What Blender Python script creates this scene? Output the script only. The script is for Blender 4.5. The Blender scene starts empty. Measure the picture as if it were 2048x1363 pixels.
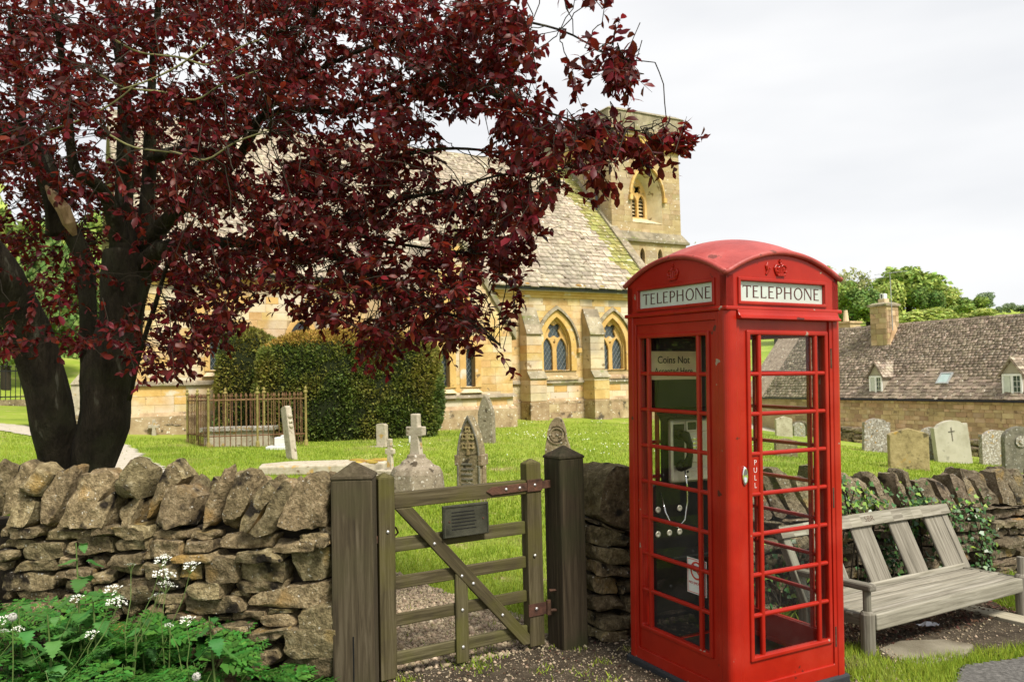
import bpy, bmesh, math, random
import numpy as np
from math import sin, cos, tan, atan, atan2, radians, pi, sqrt
from mathutils import Vector as V, Matrix, noise
from mathutils.geometry import tessellate_polygon

# ------------------------------------------------------------------ scene, camera, sky, sun, exposure
S = bpy.context.scene
COL = S.collection
random.seed(7)
RNG = np.random.default_rng(7)
FPX = 1640.0
TH, RL = atan(78/FPX), 0.0229
EYE = V((0, 0, 1.706))
cF = V((0, cos(TH), sin(TH)))
cU0 = V((1, 0, 0)).cross(cF)
cR = cos(RL)*V((1, 0, 0)) - sin(RL)*cU0
cU = sin(RL)*V((1, 0, 0)) + cos(RL)*cU0
cam_d = bpy.data.cameras.new('camera')
cam = bpy.data.objects.new('camera', cam_d)
COL.objects.link(cam)
cam.matrix_world = Matrix(((cR.x, cU.x, -cF.x, EYE.x), (cR.y, cU.y, -cF.y, EYE.y), (cR.z, cU.z, -cF.z, EYE.z), (0, 0, 0, 1)))
cam_d.sensor_width = 36
cam_d.lens = 36*FPX/2048
cam_d.clip_start, cam_d.clip_end = 0.1, 3000
cam_d.dof.use_dof = True
cam_d.dof.focus_distance = 5.0
cam_d.dof.aperture_fstop = 5.0
S.camera = cam
S.render.resolution_x, S.render.resolution_y = 1024, 681

SUN_AZ, SUN_EL = radians(-52), radians(52)      # direction to the sun: right of and behind the camera
W = bpy.data.worlds.new('World')
S.world = W
W.use_nodes = True
nt = W.node_tree
nt.nodes.clear()
def wn(t, **k):
    n = nt.nodes.new(t)
    for a, b in k.items(): setattr(n, a, b)
    return n
w_out = wn('ShaderNodeOutputWorld')
w_sky = wn('ShaderNodeTexSky', sky_type='NISHITA', sun_disc=False, sun_elevation=SUN_EL, sun_rotation=radians(90)-SUN_AZ)
w_bg1 = wn('ShaderNodeBackground'); w_bg1.inputs[1].default_value = 0.05
w_bg2 = wn('ShaderNodeBackground'); w_bg2.inputs[1].default_value = 1.0
w_add = wn('ShaderNodeMixShader'); w_add.inputs[0].default_value = 0.92      # veil of cloud over the clear sky
w_tc = wn('ShaderNodeTexCoord')
w_map = wn('ShaderNodeMapping'); w_map.inputs['Scale'].default_value = (1.2, 1.2, 4.5)
w_nz = wn('ShaderNodeTexNoise'); w_nz.inputs['Scale'].default_value = 1.6; w_nz.inputs['Detail'].default_value = 4
w_cr = wn('ShaderNodeValToRGB')
w_cr.color_ramp.elements[0].position = 0.36; w_cr.color_ramp.elements[0].color = (0.685, 0.695, 0.712, 1)
w_cr.color_ramp.elements[1].position = 0.60; w_cr.color_ramp.elements[1].color = (0.785, 0.786, 0.79, 1)
nt.links.new(w_tc.outputs['Generated'], w_map.inputs[0]); nt.links.new(w_map.outputs[0], w_nz.inputs[0])
nt.links.new(w_nz.outputs[0], w_cr.inputs[0]); nt.links.new(w_cr.outputs[0], w_bg2.inputs[0])
nt.links.new(w_sky.outputs[0], w_bg1.inputs[0])
nt.links.new(w_bg1.outputs[0], w_add.inputs[1]); nt.links.new(w_bg2.outputs[0], w_add.inputs[2])
nt.links.new(w_add.outputs[0], w_out.inputs[0])
sun_d = bpy.data.lights.new('sun', 'SUN')
sun_d.energy = 4.3; sun_d.angle = radians(14); sun_d.color = (1.0, 0.94, 0.84)
sun = bpy.data.objects.new('sun', sun_d); COL.objects.link(sun)
to_sun = V((cos(SUN_EL)*cos(SUN_AZ), cos(SUN_EL)*sin(SUN_AZ), sin(SUN_EL)))
sun.rotation_euler = to_sun.to_track_quat('Z', 'Y').to_euler()
sun.location = (8, -8, 14)
vs = S.view_settings
vs.view_transform = 'Standard'; vs.look = 'None'; vs.exposure = 0.45; vs.gamma = 1.0; vs.use_curve_mapping = False
S.cycles.max_bounces = 7; S.cycles.transparent_max_bounces = 24; S.cycles.diffuse_bounces = 3
S.cycles.glossy_bounces = 3; S.cycles.transmission_bounces = 4
S.cycles.caustics_reflective = False; S.cycles.caustics_refractive = False

def at(px, py, Y):
    d = cF + cR*((px-1024)/FPX) + cU*((681.5-py)/FPX)
    return EYE + d*(Y/d.y)
def plane_hit(px, py, p, n):
    d = cF + cR*((px-1024)/FPX) + cU*((681.5-py)/FPX)
    return EYE + d*((V(p)-EYE).dot(V(n))/d.dot(V(n)))
def camdist(p): return (V(p)-EYE).length

# ------------------------------------------------------------------ materials
def lin(c):
    return tuple(((x/255)/12.92 if x/255 <= .04045 else (((x/255)+.055)/1.055)**2.4) for x in c)
def mat(name, cols, scale=6.0, detail=6.0, rough=0.85, bump=(30.0, 0.25), rnd=0.12, hue=0.02, stretch=(1, 1, 1),
        spots=(), coord='pos', spec=0.25, metal=0.0, trans=0.0, shift=True, bdist=0.02, blotch=None, dist=0.0, nrough=0.6):
    """cols: colour-ramp stops [(pos, rgb linear)]; spots: [(rgb, scale, threshold, softness)]; trans: translucent share (leaves)."""
    m = bpy.data.materials.new(name); m.use_nodes = True
    t = m.node_tree; t.nodes.clear(); N = t.nodes.new; L = t.links.new
    out = N('ShaderNodeOutputMaterial'); p = N('ShaderNodeBsdfPrincipled')
    p.inputs['Roughness'].default_value = rough; p.inputs['Specular IOR Level'].default_value = spec; p.inputs['Metallic'].default_value = metal
    oi = N('ShaderNodeObjectInfo'); ge = N('ShaderNodeNewGeometry'); tc = N('ShaderNodeTexCoord')
    ad = N('ShaderNodeMath'); ad.operation = 'ADD'; L(oi.outputs['Random'], ad.inputs[0]); L(ge.outputs['Random Per Island'], ad.inputs[1])
    fr = N('ShaderNodeMath'); fr.operation = 'FRACT'; L(ad.outputs[0], fr.inputs[0])
    src = ge.outputs['Position'] if coord == 'pos' else tc.outputs['Object']
    mp = N('ShaderNodeMapping'); mp.inputs['Scale'].default_value = stretch; L(src, mp.inputs[0])
    if shift:
        mu = N('ShaderNodeMath'); mu.operation = 'MULTIPLY'; mu.inputs[1].default_value = 37.0; L(fr.outputs[0], mu.inputs[0])
        va = N('ShaderNodeVectorMath'); va.operation = 'ADD'; L(mp.outputs[0], va.inputs[0]); L(mu.outputs[0], va.inputs[1]); vec = va.outputs[0]
    else: vec = mp.outputs[0]
    nz = N('ShaderNodeTexNoise'); nz.inputs['Scale'].default_value = scale; nz.inputs['Detail'].default_value = detail
    nz.inputs['Roughness'].default_value = nrough; nz.inputs['Distortion'].default_value = dist; L(vec, nz.inputs[0])
    cr = N('ShaderNodeValToRGB'); e = cr.color_ramp.elements
    while len(e) < len(cols): e.new(0.5)
    for q, (po, c) in zip(e, cols): q.position = po; q.color = (*c, 1)
    L(nz.outputs[0], cr.inputs[0]); c = cr.outputs[0]
    if blotch:      # large soft stains: (rgb, scale, lo, hi, amount)
        bz = N('ShaderNodeTexNoise'); bz.inputs['Scale'].default_value = blotch[1]; bz.inputs['Detail'].default_value = 5; L(src, bz.inputs[0])
        mr = N('ShaderNodeMapRange'); mr.inputs[1].default_value = blotch[2]; mr.inputs[2].default_value = blotch[3]; mr.inputs[4].default_value = blotch[4]
        L(bz.outputs[0], mr.inputs[0]); mx = N('ShaderNodeMix'); mx.data_type = 'RGBA'
        L(mr.outputs[0], mx.inputs[0]); L(c, mx.inputs[6]); mx.inputs[7].default_value = (*blotch[0], 1); c = mx.outputs[2]
    for (sc, ss, thr, soft) in spots:
        sz = N('ShaderNodeTexNoise'); sz.inputs['Scale'].default_value = ss; sz.inputs['Detail'].default_value = 3; L(vec, sz.inputs[0])
        mr = N('ShaderNodeMapRange'); mr.inputs[1].default_value = thr; mr.inputs[2].default_value = thr+soft
        L(sz.outputs[0], mr.inputs[0]); mx = N('ShaderNodeMix'); mx.data_type = 'RGBA'
        L(mr.outputs[0], mx.inputs[0]); L(c, mx.inputs[6]); mx.inputs[7].default_value = (*sc, 1); c = mx.outputs[2]
    if rnd or hue:
        hs = N('ShaderNodeHueSaturation')
        m1 = N('ShaderNodeMapRange'); m1.inputs[3].default_value = 1-rnd; m1.inputs[4].default_value = 1+rnd; L(fr.outputs[0], m1.inputs[0]); L(m1.outputs[0], hs.inputs['Value'])
        f2 = N('ShaderNodeMath'); f2.operation = 'MULTIPLY'; f2.inputs[1].default_value = 7.31; L(fr.outputs[0], f2.inputs[0])
        f3 = N('ShaderNodeMath'); f3.operation = 'FRACT'; L(f2.outputs[0], f3.inputs[0])
        m2 = N('ShaderNodeMapRange'); m2.inputs[3].default_value = .5-hue; m2.inputs[4].default_value = .5+hue; L(f3.outputs[0], m2.inputs[0]); L(m2.outputs[0], hs.inputs['Hue'])
        L(c, hs.inputs['Color']); c = hs.outputs[0]
    L(c, p.inputs['Base Color'])
    if bump:
        b2 = N('ShaderNodeTexNoise'); b2.inputs['Scale'].default_value = bump[0]; b2.inputs['Detail'].default_value = 6; b2.inputs['Roughness'].default_value = .65; L(vec, b2.inputs[0])
        bp = N('ShaderNodeBump'); bp.inputs['Strength'].default_value = bump[1]; bp.inputs['Distance'].default_value = bdist
        L(b2.outputs[0], bp.inputs['Height']); L(bp.outputs[0], p.inputs['Normal'])
    sh = p.outputs[0]
    if trans:
        tr = N('ShaderNodeBsdfTranslucent'); L(c, tr.inputs[0]); ms = N('ShaderNodeMixShader'); ms.inputs[0].default_value = trans
        L(sh, ms.inputs[1]); L(tr.outputs[0], ms.inputs[2]); sh = ms.outputs[0]
    L(sh, out.inputs[0])
    return m
def flat(name, c, rough=0.6, **k):
    k.setdefault('rnd', 0.05); k.setdefault('hue', 0.005)
    a = tuple(x*.88 for x in c); b = tuple(min(1, x*1.1) for x in c)
    return mat(name, [(.3, a), (.7, b)], rough=rough, **k)
def glass_mat(name, tint=(.93, .95, .93), dirt=.05, dcol=(.5, .5, .45), rough=.02, refl=1.0):
    m = bpy.data.materials.new(name); m.use_nodes = True
    t = m.node_tree; t.nodes.clear(); N = t.nodes.new; L = t.links.new
    out = N('ShaderNodeOutputMaterial'); tr = N('ShaderNodeBsdfTransparent'); tr.inputs[0].default_value = (*tint, 1)
    gl = N('ShaderNodeBsdfGlossy'); gl.inputs['Roughness'].default_value = rough
    fz = N('ShaderNodeLayerWeight'); fz.inputs[0].default_value = .5
    pw_ = N('ShaderNodeMath'); pw_.operation = 'POWER'; pw_.inputs[1].default_value = 3.5; L(fz.outputs['Facing'], pw_.inputs[0])
    mu = N('ShaderNodeMath'); mu.operation = 'MULTIPLY_ADD'; mu.inputs[1].default_value = .38*refl; mu.inputs[2].default_value = .03*refl; L(pw_.outputs[0], mu.inputs[0])
    m1 = N('ShaderNodeMixShader'); L(mu.outputs[0], m1.inputs[0]); L(tr.outputs[0], m1.inputs[1]); L(gl.outputs[0], m1.inputs[2])
    df = N('ShaderNodeBsdfDiffuse'); df.inputs[0].default_value = (*dcol, 1)
    ge = N('ShaderNodeNewGeometry'); nz = N('ShaderNodeTexNoise'); nz.inputs['Scale'].default_value = 9; nz.inputs['Detail'].default_value = 7; L(ge.outputs['Position'], nz.inputs[0])
    mr = N('ShaderNodeMapRange'); mr.inputs[1].default_value = .4; mr.inputs[2].default_value = .8; mr.inputs[3].default_value = dirt*.4; mr.inputs[4].default_value = dirt*3; L(nz.outputs[0], mr.inputs[0])
    m2 = N('ShaderNodeMixShader'); L(mr.outputs[0], m2.inputs[0]); L(m1.outputs[0], m2.inputs[1]); L(df.outputs[0], m2.inputs[2]); L(m2.outputs[0], out.inputs[0])
    return m

MT = {}
# dry stone, ochre-brown with lichen
MT['rubble'] = mat('rubble_stone', [(.30, (.034, .026, .013)), (.43, (.14, .106, .054)), (.55, (.285, .222, .118)), (.71, (.60, .51, .34))], 19, 12, .95, (38, 1.0), .36, .009,
                   spots=[((.022, .016, .01), 6, .58, .09), ((.33, .21, .065), 3.5, .61, .12), ((.56, .53, .44), 46, .67, .05)], bdist=.045, nrough=.8)
MT['rubble_grey'] = mat('weathered_rubble_stone', [(.30, (.045, .034, .021)), (.46, (.165, .126, .08)), (.58, (.28, .225, .15)), (.75, (.47, .41, .31))], 13, 12, .95, (34, 1.0), .28, .012,
                        spots=[((.03, .024, .016), 7, .60, .09), ((.34, .22, .08), 4, .62, .1), ((.6, .58, .52), 40, .67, .05)], bdist=.045, nrough=.8)
MT['lichen_stone'] = mat('lichen_crusted_stone', [(.3, (.10, .075, .045)), (.55, (.30, .25, .17)), (.8, (.45, .40, .30))], 11, 8, .92, (30, .6), .15, .01,
                         spots=[((.5, .5, .48), 11, .57, .04), ((.5, .5, .48), 26, .66, .03)], bdist=.03)
MT['core'] = mat('dark_earth_fill', [(.3, (.012, .010, .007)), (.7, (.04, .03, .02))], 8, 5, 1, (20, .5), 0, 0)
# church masonry
OCH = [(.25, (.36, .225, .08)), (.46, (.52, .345, .135)), (.60, (.61, .45, .22)), (.8, (.68, .56, .36))]
MT['ashlar'] = mat('golden_limestone', OCH, 1.6, 10, .9, (14, .35), .09, .010, spots=[((.24, .17, .085), 6, .66, .06)], nrough=.75, blotch=((.60, .535, .42), .6, .46, .60, .85))
MT['ashlar_pale'] = mat('pale_limestone', [(.25, (.47, .35, .19)), (.5, (.60, .49, .31)), (.8, (.70, .62, .47))], 2, 10, .9, (14, .35), .09, .01, spots=[((.24, .17, .09), 5, .63, .07)], nrough=.75, blotch=((.36, .31, .24), .8, .48, .62, .8))
MT['mortar'] = mat('limestone_joints', [(.3, (.30, .21, .10)), (.7, (.50, .38, .22))], 2, 8, .95, (14, .3), 0, 0)
MT['dressed'] = mat('dressed_golden_stone', [(.25, (.43, .255, .07)), (.5, (.58, .375, .13)), (.8, (.68, .50, .25))], 2.5, 10, .88, (16, .3), .05, .005, spots=[((.62, .56, .44), 2.2, .60, .1), ((.22, .15, .075), 4, .66, .06)], nrough=.7)
MT['plinth'] = mat('lichen_plinth_stone', [(.3, (.20, .135, .07)), (.5, (.38, .28, .16)), (.75, (.55, .44, .28))], 2.2, 10, .93, (16, .5), .12, .01,
                   spots=[((.10, .075, .05), 2.6, .60, .1), ((.78, .74, .62), 13, .64, .04)], nrough=.7)
MT['tower_stone'] = mat('tower_limestone', [(.25, (.27, .19, .09)), (.48, (.38, .28, .145)), (.62, (.46, .36, .205)), (.8, (.54, .46, .32))], 1.3, 9, .9, (12, .3), .15, .012,
                        spots=[((.70, .66, .56), 9, .64, .05), ((.22, .16, .09), 3, .66, .08)], nrough=.72, blotch=((.36, .30, .21), .6, .47, .6, .7))
MT['coping'] = mat('grey_weathered_coping', [(.3, (.14, .12, .08)), (.5, (.26, .22, .15)), (.75, (.42, .36, .25))], 2.5, 9, .95, (14, .4), .1, .01, spots=[((.6, .58, .5), 12, .64, .05), ((.16, .17, .06), 2, .6, .1)])
MT['slate'] = mat('stone_slate', [(.25, (.22, .175, .125)), (.5, (.385, .325, .245)), (.8, (.53, .465, .37))], 3.0, 9, .93, (20, .4), .26, .014, spots=[((.12, .085, .045), 4.5, .655, .04), ((.70, .66, .56), 7, .64, .05)], nrough=.7,
                  blotch=((.30, .27, .21), .45, .5, .62, .5))
MT['slate_moss'] = mat('mossy_stone_slate', [(.3, (.16, .15, .05)), (.6, (.30, .275, .09)), (.8, (.42, .38, .2))], 2.5, 8, .95, (20, .4), .2, .02, spots=[((.5, .46, .34), 4, .6, .08)])
MT['slate_dark'] = mat('brown_grey_stone_slate', [(.25, (.12, .09, .065)), (.5, (.225, .175, .13)), (.8, (.40, .33, .26))], 5.0, 9, .93, (20, .4), .38, .014, spots=[((.05, .04, .03), 6, .66, .04), ((.58, .54, .47), 8, .66, .04)], nrough=.7)
MT['cott_wall'] = mat('cottage_stone', [(.25, (.29, .195, .095)), (.5, (.42, .305, .165)), (.8, (.56, .45, .29))], 1.8, 8, .9, (12, .3), .24, .018, spots=[((.22, .16, .09), 3, .64, .08)])
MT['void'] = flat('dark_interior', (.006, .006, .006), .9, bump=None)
MT['lead'] = flat('lead_cames', (.16, .18, .18), .5, bump=None)
MT['ch_glass'] = flat('old_leaded_glass', (.035, .05, .055), .1, spec=.8, bump=(2.0, .35), shift=False)
MT['gutter'] = flat('dark_gutter', (.045, .05, .06), .5, bump=None)
MT['iron'] = flat('black_iron', (.012, .012, .013), .5, bump=None)
MT['rust_iron'] = mat('rusty_iron_bars', [(.3, (.085, .04, .018)), (.55, (.16, .088, .042)), (.8, (.22, .155, .08))], 9, 6, .85, (40, .3), .2, .02)
MT['yellow_iron'] = mat('lichen_yellow_iron', [(.3, (.16, .13, .04)), (.6, (.28, .235, .075)), (.8, (.22, .125, .045))], 9, 6, .85, (40, .3), .1, .01)
# headstones
MT['hs_speck'] = mat('white_speckled_headstone', [(.3, (.13, .115, .085)), (.5, (.28, .25, .20)), (.75, (.46, .42, .35))], 9, 9, .93, (22, .5), .12, .012, spots=[((.52, .50, .46), 24, .53, .08), ((.36, .23, .07), 10, .63, .05), ((.09, .08, .055), 18, .62, .05)], coord='obj', nrough=.8)
MT['hs_ochre'] = mat('ochre_headstone', [(.3, (.16, .12, .055)), (.5, (.32, .25, .12)), (.8, (.48, .38, .2))], 7, 9, .93, (22, .5), .08, .01, spots=[((.10, .08, .04), 5, .62, .08), ((.36, .22, .05), 4, .64, .08)], coord='obj', nrough=.7)
MT['hs_plain'] = mat('plain_grey_headstone', [(.3, (.33, .31, .23)), (.5, (.42, .40, .31)), (.8, (.5, .47, .38))], 3, 8, .9, (30, .15), .05, .01, spots=[((.27, .26, .2), 6, .64, .1)], coord='obj')
MT['hs_mid'] = mat('stained_pedestal_stone', [(.3, (.12, .095, .06)), (.5, (.235, .20, .14)), (.8, (.40, .35, .26))], 9, 10, .93, (22, .5), .05, .01, spots=[((.50, .47, .40), 20, .62, .05), ((.07, .055, .035), 8, .62, .06)], coord='obj', nrough=.78)
MT['hs_dark'] = mat('dark_grey_headstone', [(.3, (.08, .075, .055)), (.55, (.17, .155, .12)), (.8, (.27, .25, .2))], 6, 9, .93, (25, .5), .06, .01, spots=[((.5, .49, .46), 22, .66, .04)], coord='obj', nrough=.7)
MT['hs_brown'] = mat('brown_weathered_headstone', [(.3, (.09, .07, .04)), (.5, (.22, .17, .10)), (.75, (.38, .31, .2))], 8, 9, .93, (22, .8), .08, .01, spots=[((.6, .57, .48), 20, .64, .04), ((.05, .04, .025), 7, .62, .06)], coord='obj', nrough=.72)
MT['hs_pale'] = mat('pale_cross_stone', [(.3, (.30, .26, .18)), (.55, (.46, .41, .31)), (.8, (.58, .53, .42))], 7, 9, .92, (25, .4), .08, .01, spots=[((.17, .13, .08), 9, .62, .06), ((.45, .3, .1), 5, .66, .06)], coord='obj', nrough=.7)
MT['hs_white'] = flat('white_marble', (.62, .62, .6), .6, coord='obj')
# timber
def wood(name, a, b, c, axis, rnd=.08, green=None, rough=.85):
    st = {'x': (1.2, 26, 26), 'y': (26, 1.2, 26), 'z': (26, 26, 1.2)}[axis]
    return mat(name, [(.28, a), (.5, b), (.75, c)], 1.6, 9, rough, (3.0, .5), rnd, .008, stretch=st, coord='obj', bdist=.006, dist=.6, nrough=.65, blotch=(green, 3.2, .46, .66, .8) if green else None)
POSTC = ((.020, .014, .008), (.058, .043, .025), (.125, .10, .066))
MT['post'] = wood('dark_oak_post', *POSTC, 'z', green=(.055, .047, .022))
MT['post_dark'] = wood('stained_oak_post', (.014, .010, .006), (.04, .029, .016), (.085, .065, .04), 'z', green=(.03, .032, .012))
GATEC = ((.024, .019, .009), (.070, .058, .027), (.15, .128, .072))
MT['gate_z'] = wood('mossy_gate_wood', *GATEC, 'z', green=(.095, .09, .018))
MT['gate_x'] = wood('mossy_gate_rail_wood', *GATEC, 'x', green=(.08, .076, .018))
BEN = ((.10, .09, .066), (.235, .215, .168), (.40, .375, .315))
MT['bench_x'] = wood('silvered_teak_rail', *BEN, 'x', .12); MT['bench_z'] = wood('silvered_teak_board', *(tuple(v*.78 for v in c) for c in BEN), 'z', .1)
MT['bench_y'] = wood('silvered_teak_arm', *(tuple(v*.7 for v in c) for c in BEN), 'y', .1)
MT['sleeper'] = wood('weathered_timber', (.2, .17, .12), (.36, .32, .24), (.5, .46, .36), 'y')
MT['bolt'] = flat('galvanised_bolt', (.62, .62, .6), .35, metal=.7, bump=None)
MT['rust'] = mat('rusty_hinge', [(.3, (.035, .02, .013)), (.6, (.10, .05, .03)), (.8, (.16, .07, .035))], 20, 6, .8, (60, .3), .1, .01, coord='obj')
MT['plaque'] = mat('tarnished_plaque', [(.3, (.022, .022, .015)), (.6, (.055, .055, .038)), (.8, (.09, .085, .06))], 8, 6, .45, (60, .15), .0, 0, coord='obj')
# telephone box
RED = [(.3, (.285, .0085, .003)), (.6, (.345, .0125, .004)), (.8, (.375, .021, .007))]
MT['red'] = mat('red_gloss_paint', RED, 5, 6, .33, (34, .10), .0, 0, spots=[((.30, .22, .17), 10, .715, .008), ((.08, .015, .01), 7, .69, .02)], coord='obj', spec=.35, bdist=.012, shift=False, blotch=((.40, .035, .022), 2.6, .5, .7, .55))
MT['red_roof'] = mat('faded_red_roof_paint', [(.3, (.26, .030, .025)), (.55, (.36, .052, .043)), (.8, (.46, .13, .11))], 6, 8, .5, (40, .3), 0, 0, spots=[((.16, .03, .02), 12, .66, .03)], coord='obj', spec=.5, bdist=.012, shift=False)
MT['red_in'] = flat('inner_red_paint', (.22, .012, .008), .5, bump=None)
MT['black'] = flat('black_panel', (.0045, .0045, .005), .5, bump=None, spec=.2)
MT['plinthb'] = flat('black_plinth_paint', (.03, .032, .036), .6, coord='obj')
MT['opal'] = flat('opal_sign_glass', (.50, .55, .51), .25, bump=None, spec=.4)
MT['letter'] = flat('dark_sign_letters', (.085, .03, .028), .6, bump=None)
MT['white'] = flat('white_paint', (.78, .78, .76), .5, bump=None)
MT['cream'] = flat('cream_notice', (.68, .55, .36), .5, bump=None)
MT['ink'] = flat('black_print', (.02, .02, .02), .6, bump=None)
MT['redink'] = flat('red_print', (.6, .06, .05), .6, bump=None)
MT['steel'] = flat('brushed_steel', (.62, .58, .49), .38, metal=.55, bump=None)
MT['chrome'] = flat('chrome', (.8, .8, .8), .12, metal=1.0, bump=None)
MT['screen'] = flat('dark_screen', (.03, .04, .03), .2, bump=None)
MT['pane'] = glass_mat('window_pane', dirt=.005)
MT['dirty_pane'] = glass_mat('grimy_pane', tint=(.78, .8, .72), dirt=.012)
# vegetation
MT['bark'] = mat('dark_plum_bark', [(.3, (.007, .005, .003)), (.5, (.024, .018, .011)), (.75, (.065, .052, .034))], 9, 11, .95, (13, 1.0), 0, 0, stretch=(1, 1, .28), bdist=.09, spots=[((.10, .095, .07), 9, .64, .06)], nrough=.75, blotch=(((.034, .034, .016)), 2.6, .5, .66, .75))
MT['broken'] = mat('bare_split_wood', [(.3, (.2, .12, .06)), (.7, (.46, .32, .19))], 6, 6, .9, (30, .5), 0, 0, stretch=(3, 3, .5))
MT['twig'] = flat('twig_bark', (.028, .022, .014), .9, bump=None)
MT['lichen_twig'] = mat('lichen_twig', [(.3, (.10, .09, .04)), (.7, (.26, .25, .11))], 12, 5, .95, None, 0, 0)
MT['plum'] = mat('purple_plum_leaf', [(.3, (.062, .0065, .0080)), (.55, (.135, .0105, .0085)), (.8, (.225, .024, .012))], 1.2, 3, .42, None, .55, .015, trans=.5, spec=.32)
MT['yew'] = mat('clipped_yew', [(.3, (.055, .085, .016)), (.5, (.125, .165, .030)), (.75, (.23, .25, .05))], .8, 4, .6, None, .45, .03, trans=.25, spec=.3, shift=False, blotch=((.22, .175, .028), .8, .46, .62, .6))
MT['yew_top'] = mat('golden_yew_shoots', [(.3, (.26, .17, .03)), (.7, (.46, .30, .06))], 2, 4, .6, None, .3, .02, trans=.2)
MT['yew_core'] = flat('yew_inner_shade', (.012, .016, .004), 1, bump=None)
MT['nettle'] = mat('nettle_leaf', [(.3, (.045, .15, .03)), (.7, (.085, .225, .055))], 6, 5, .5, (60, .3), .3, .02, trans=.3)
MT['fern'] = mat('cow_parsley_leaf', [(.3, (.032, .125, .016)), (.7, (.085, .235, .038))], 3, 4, .5, None, .35, .02, trans=.35)
MT['stalk'] = flat('green_stalk', (.10, .15, .04), .6, bump=None)
MT['petal'] = flat('white_petals', (.86, .86, .78), .7, bump=None, trans=.2)
MT['clock'] = flat('dandelion_fluff', (.6, .58, .54), .9, bump=None, trans=.4)
MT['ivy'] = mat('ivy_leaf', [(.3, (.022, .070, .016)), (.7, (.075, .17, .045))], 4, 4, .35, None, .45, .03, trans=.15, spec=.5)
MT['ivy_young'] = mat('young_ivy_leaf', [(.3, (.16, .30, .035)), (.7, (.32, .46, .08))], 4, 4, .4, None, .3, .02, trans=.3, spec=.4)
MT['blade'] = mat('grass_blade', [(.3, (.165, .245, .022)), (.5, (.255, .345, .034)), (.75, (.38, .43, .075))], .55, 5, .7, None, .28, .02, trans=.35, spec=.15, shift=False, blotch=((.44, .39, .17), 1.1, .57, .66, .6))
MT['grass'] = mat('mown_grass', [(.3, (.175, .25, .024)), (.5, (.265, .35, .036)), (.72, (.40, .43, .085))], .6, 10, .95, (45, .9), 0, 0, bdist=.05, shift=False, nrough=.7,
                  spots=[((.42, .36, .16), 2.2, .66, .06)], blotch=((.42, .40, .14), .5, .55, .68, .45))
MT['dirt'] = mat('trodden_dirt', [(.3, (.028, .02, .012)), (.5, (.066, .05, .032)), (.75, (.14, .112, .075))], 7, 10, .95, (60, .9), 0, 0, bdist=.03, shift=False, nrough=.75, spots=[((.4, .34, .25), 60, .66, .03)])
MT['gravel'] = mat('beige_gravel', [(.3, (.17, .125, .08)), (.5, (.34, .27, .185)), (.75, (.52, .44, .33))], 30, 10, .95, (70, 1.0), 0, 0, bdist=.03, shift=False, nrough=.8)
MT['palepath'] = mat('pale_gravel_path', [(.3, (.36, .32, .25)), (.7, (.50, .45, .37))], 9, 9, .95, (60, .6), 0, 0, shift=False)
MT['tarmac'] = mat('grey_tarmac', [(.3, (.05, .047, .043)), (.5, (.105, .10, .092)), (.75, (.19, .18, .165))], 40, 8, .95, (120, .8), 0, 0, bdist=.01, shift=False)
MT['pebble'] = mat('pebble', [(.3, (.17, .125, .075)), (.6, (.36, .29, .20)), (.8, (.58, .51, .40))], 14, 4, .9, None, .35, .02)
MT['mulch'] = mat('dead_leaf_litter', [(.3, (.03, .015, .01)), (.6, (.10, .05, .03)), (.8, (.2, .11, .06))], 8, 4, .9, None, .4, .03)
MT['slab'] = mat('paving_slab', [(.3, (.15, .135, .095)), (.6, (.23, .205, .15)), (.8, (.32, .29, .22))], 4, 8, .92, (60, .4), 0, 0, blotch=((.09, .07, .045), 2.2, .5, .66, .8))
MT['paper'] = flat('crumpled_white_paper', (.7, .7, .76), .8, bump=None)
TREEC = lambda n, a, b, c, r=.35: mat(n, [(.3, a), (.55, b), (.8, c)], .25, 4, .7, None, r, .03, trans=.25, spec=.2, shift=False)
MT['tree_mid'] = TREEC('mid_green_foliage', (.17, .255, .055), (.28, .38, .085), (.40, .48, .14))
MT['tree_dark'] = TREEC('dark_green_foliage', (.10, .175, .042), (.18, .275, .07), (.27, .37, .105))
MT['tree_light'] = TREEC('light_green_foliage', (.27, .34, .075), (.40, .47, .12), (.52, .57, .18))
MT['tree_pale'] = TREEC('pale_young_foliage', (.28, .30, .11), (.40, .42, .18), (.5, .52, .26))
MT['tree_far'] = TREEC('distant_foliage', (.20, .27, .16), (.28, .35, .21), (.36, .42, .26))
MT['skin'] = flat('skin', (.5, .3, .2), .6, bump=None)
MT['purple'] = flat('purple_cloth', (.36, .03, .34), .8, bump=None)
MT['trouser'] = flat('beige_cloth', (.42, .32, .22), .8, bump=None)
MT['hair'] = flat('brown_hair', (.06, .035, .02), .7, bump=None)
MT['render'] = flat('grey_render', (.36, .32, .25), .9)
MT['skyglass'] = flat('skylight_glass', (.36, .46, .44), .08, bump=None, spec=.8)
MT['curtain'] = flat('net_curtain', (.55, .58, .52), .8, bump=None)
MT['galv'] = flat('galvanised_pole', (.32, .33, .33), .5, bump=None)
MT['terracotta'] = flat('cream_chimney_pot', (.6, .47, .3), .8, bump=None)

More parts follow.
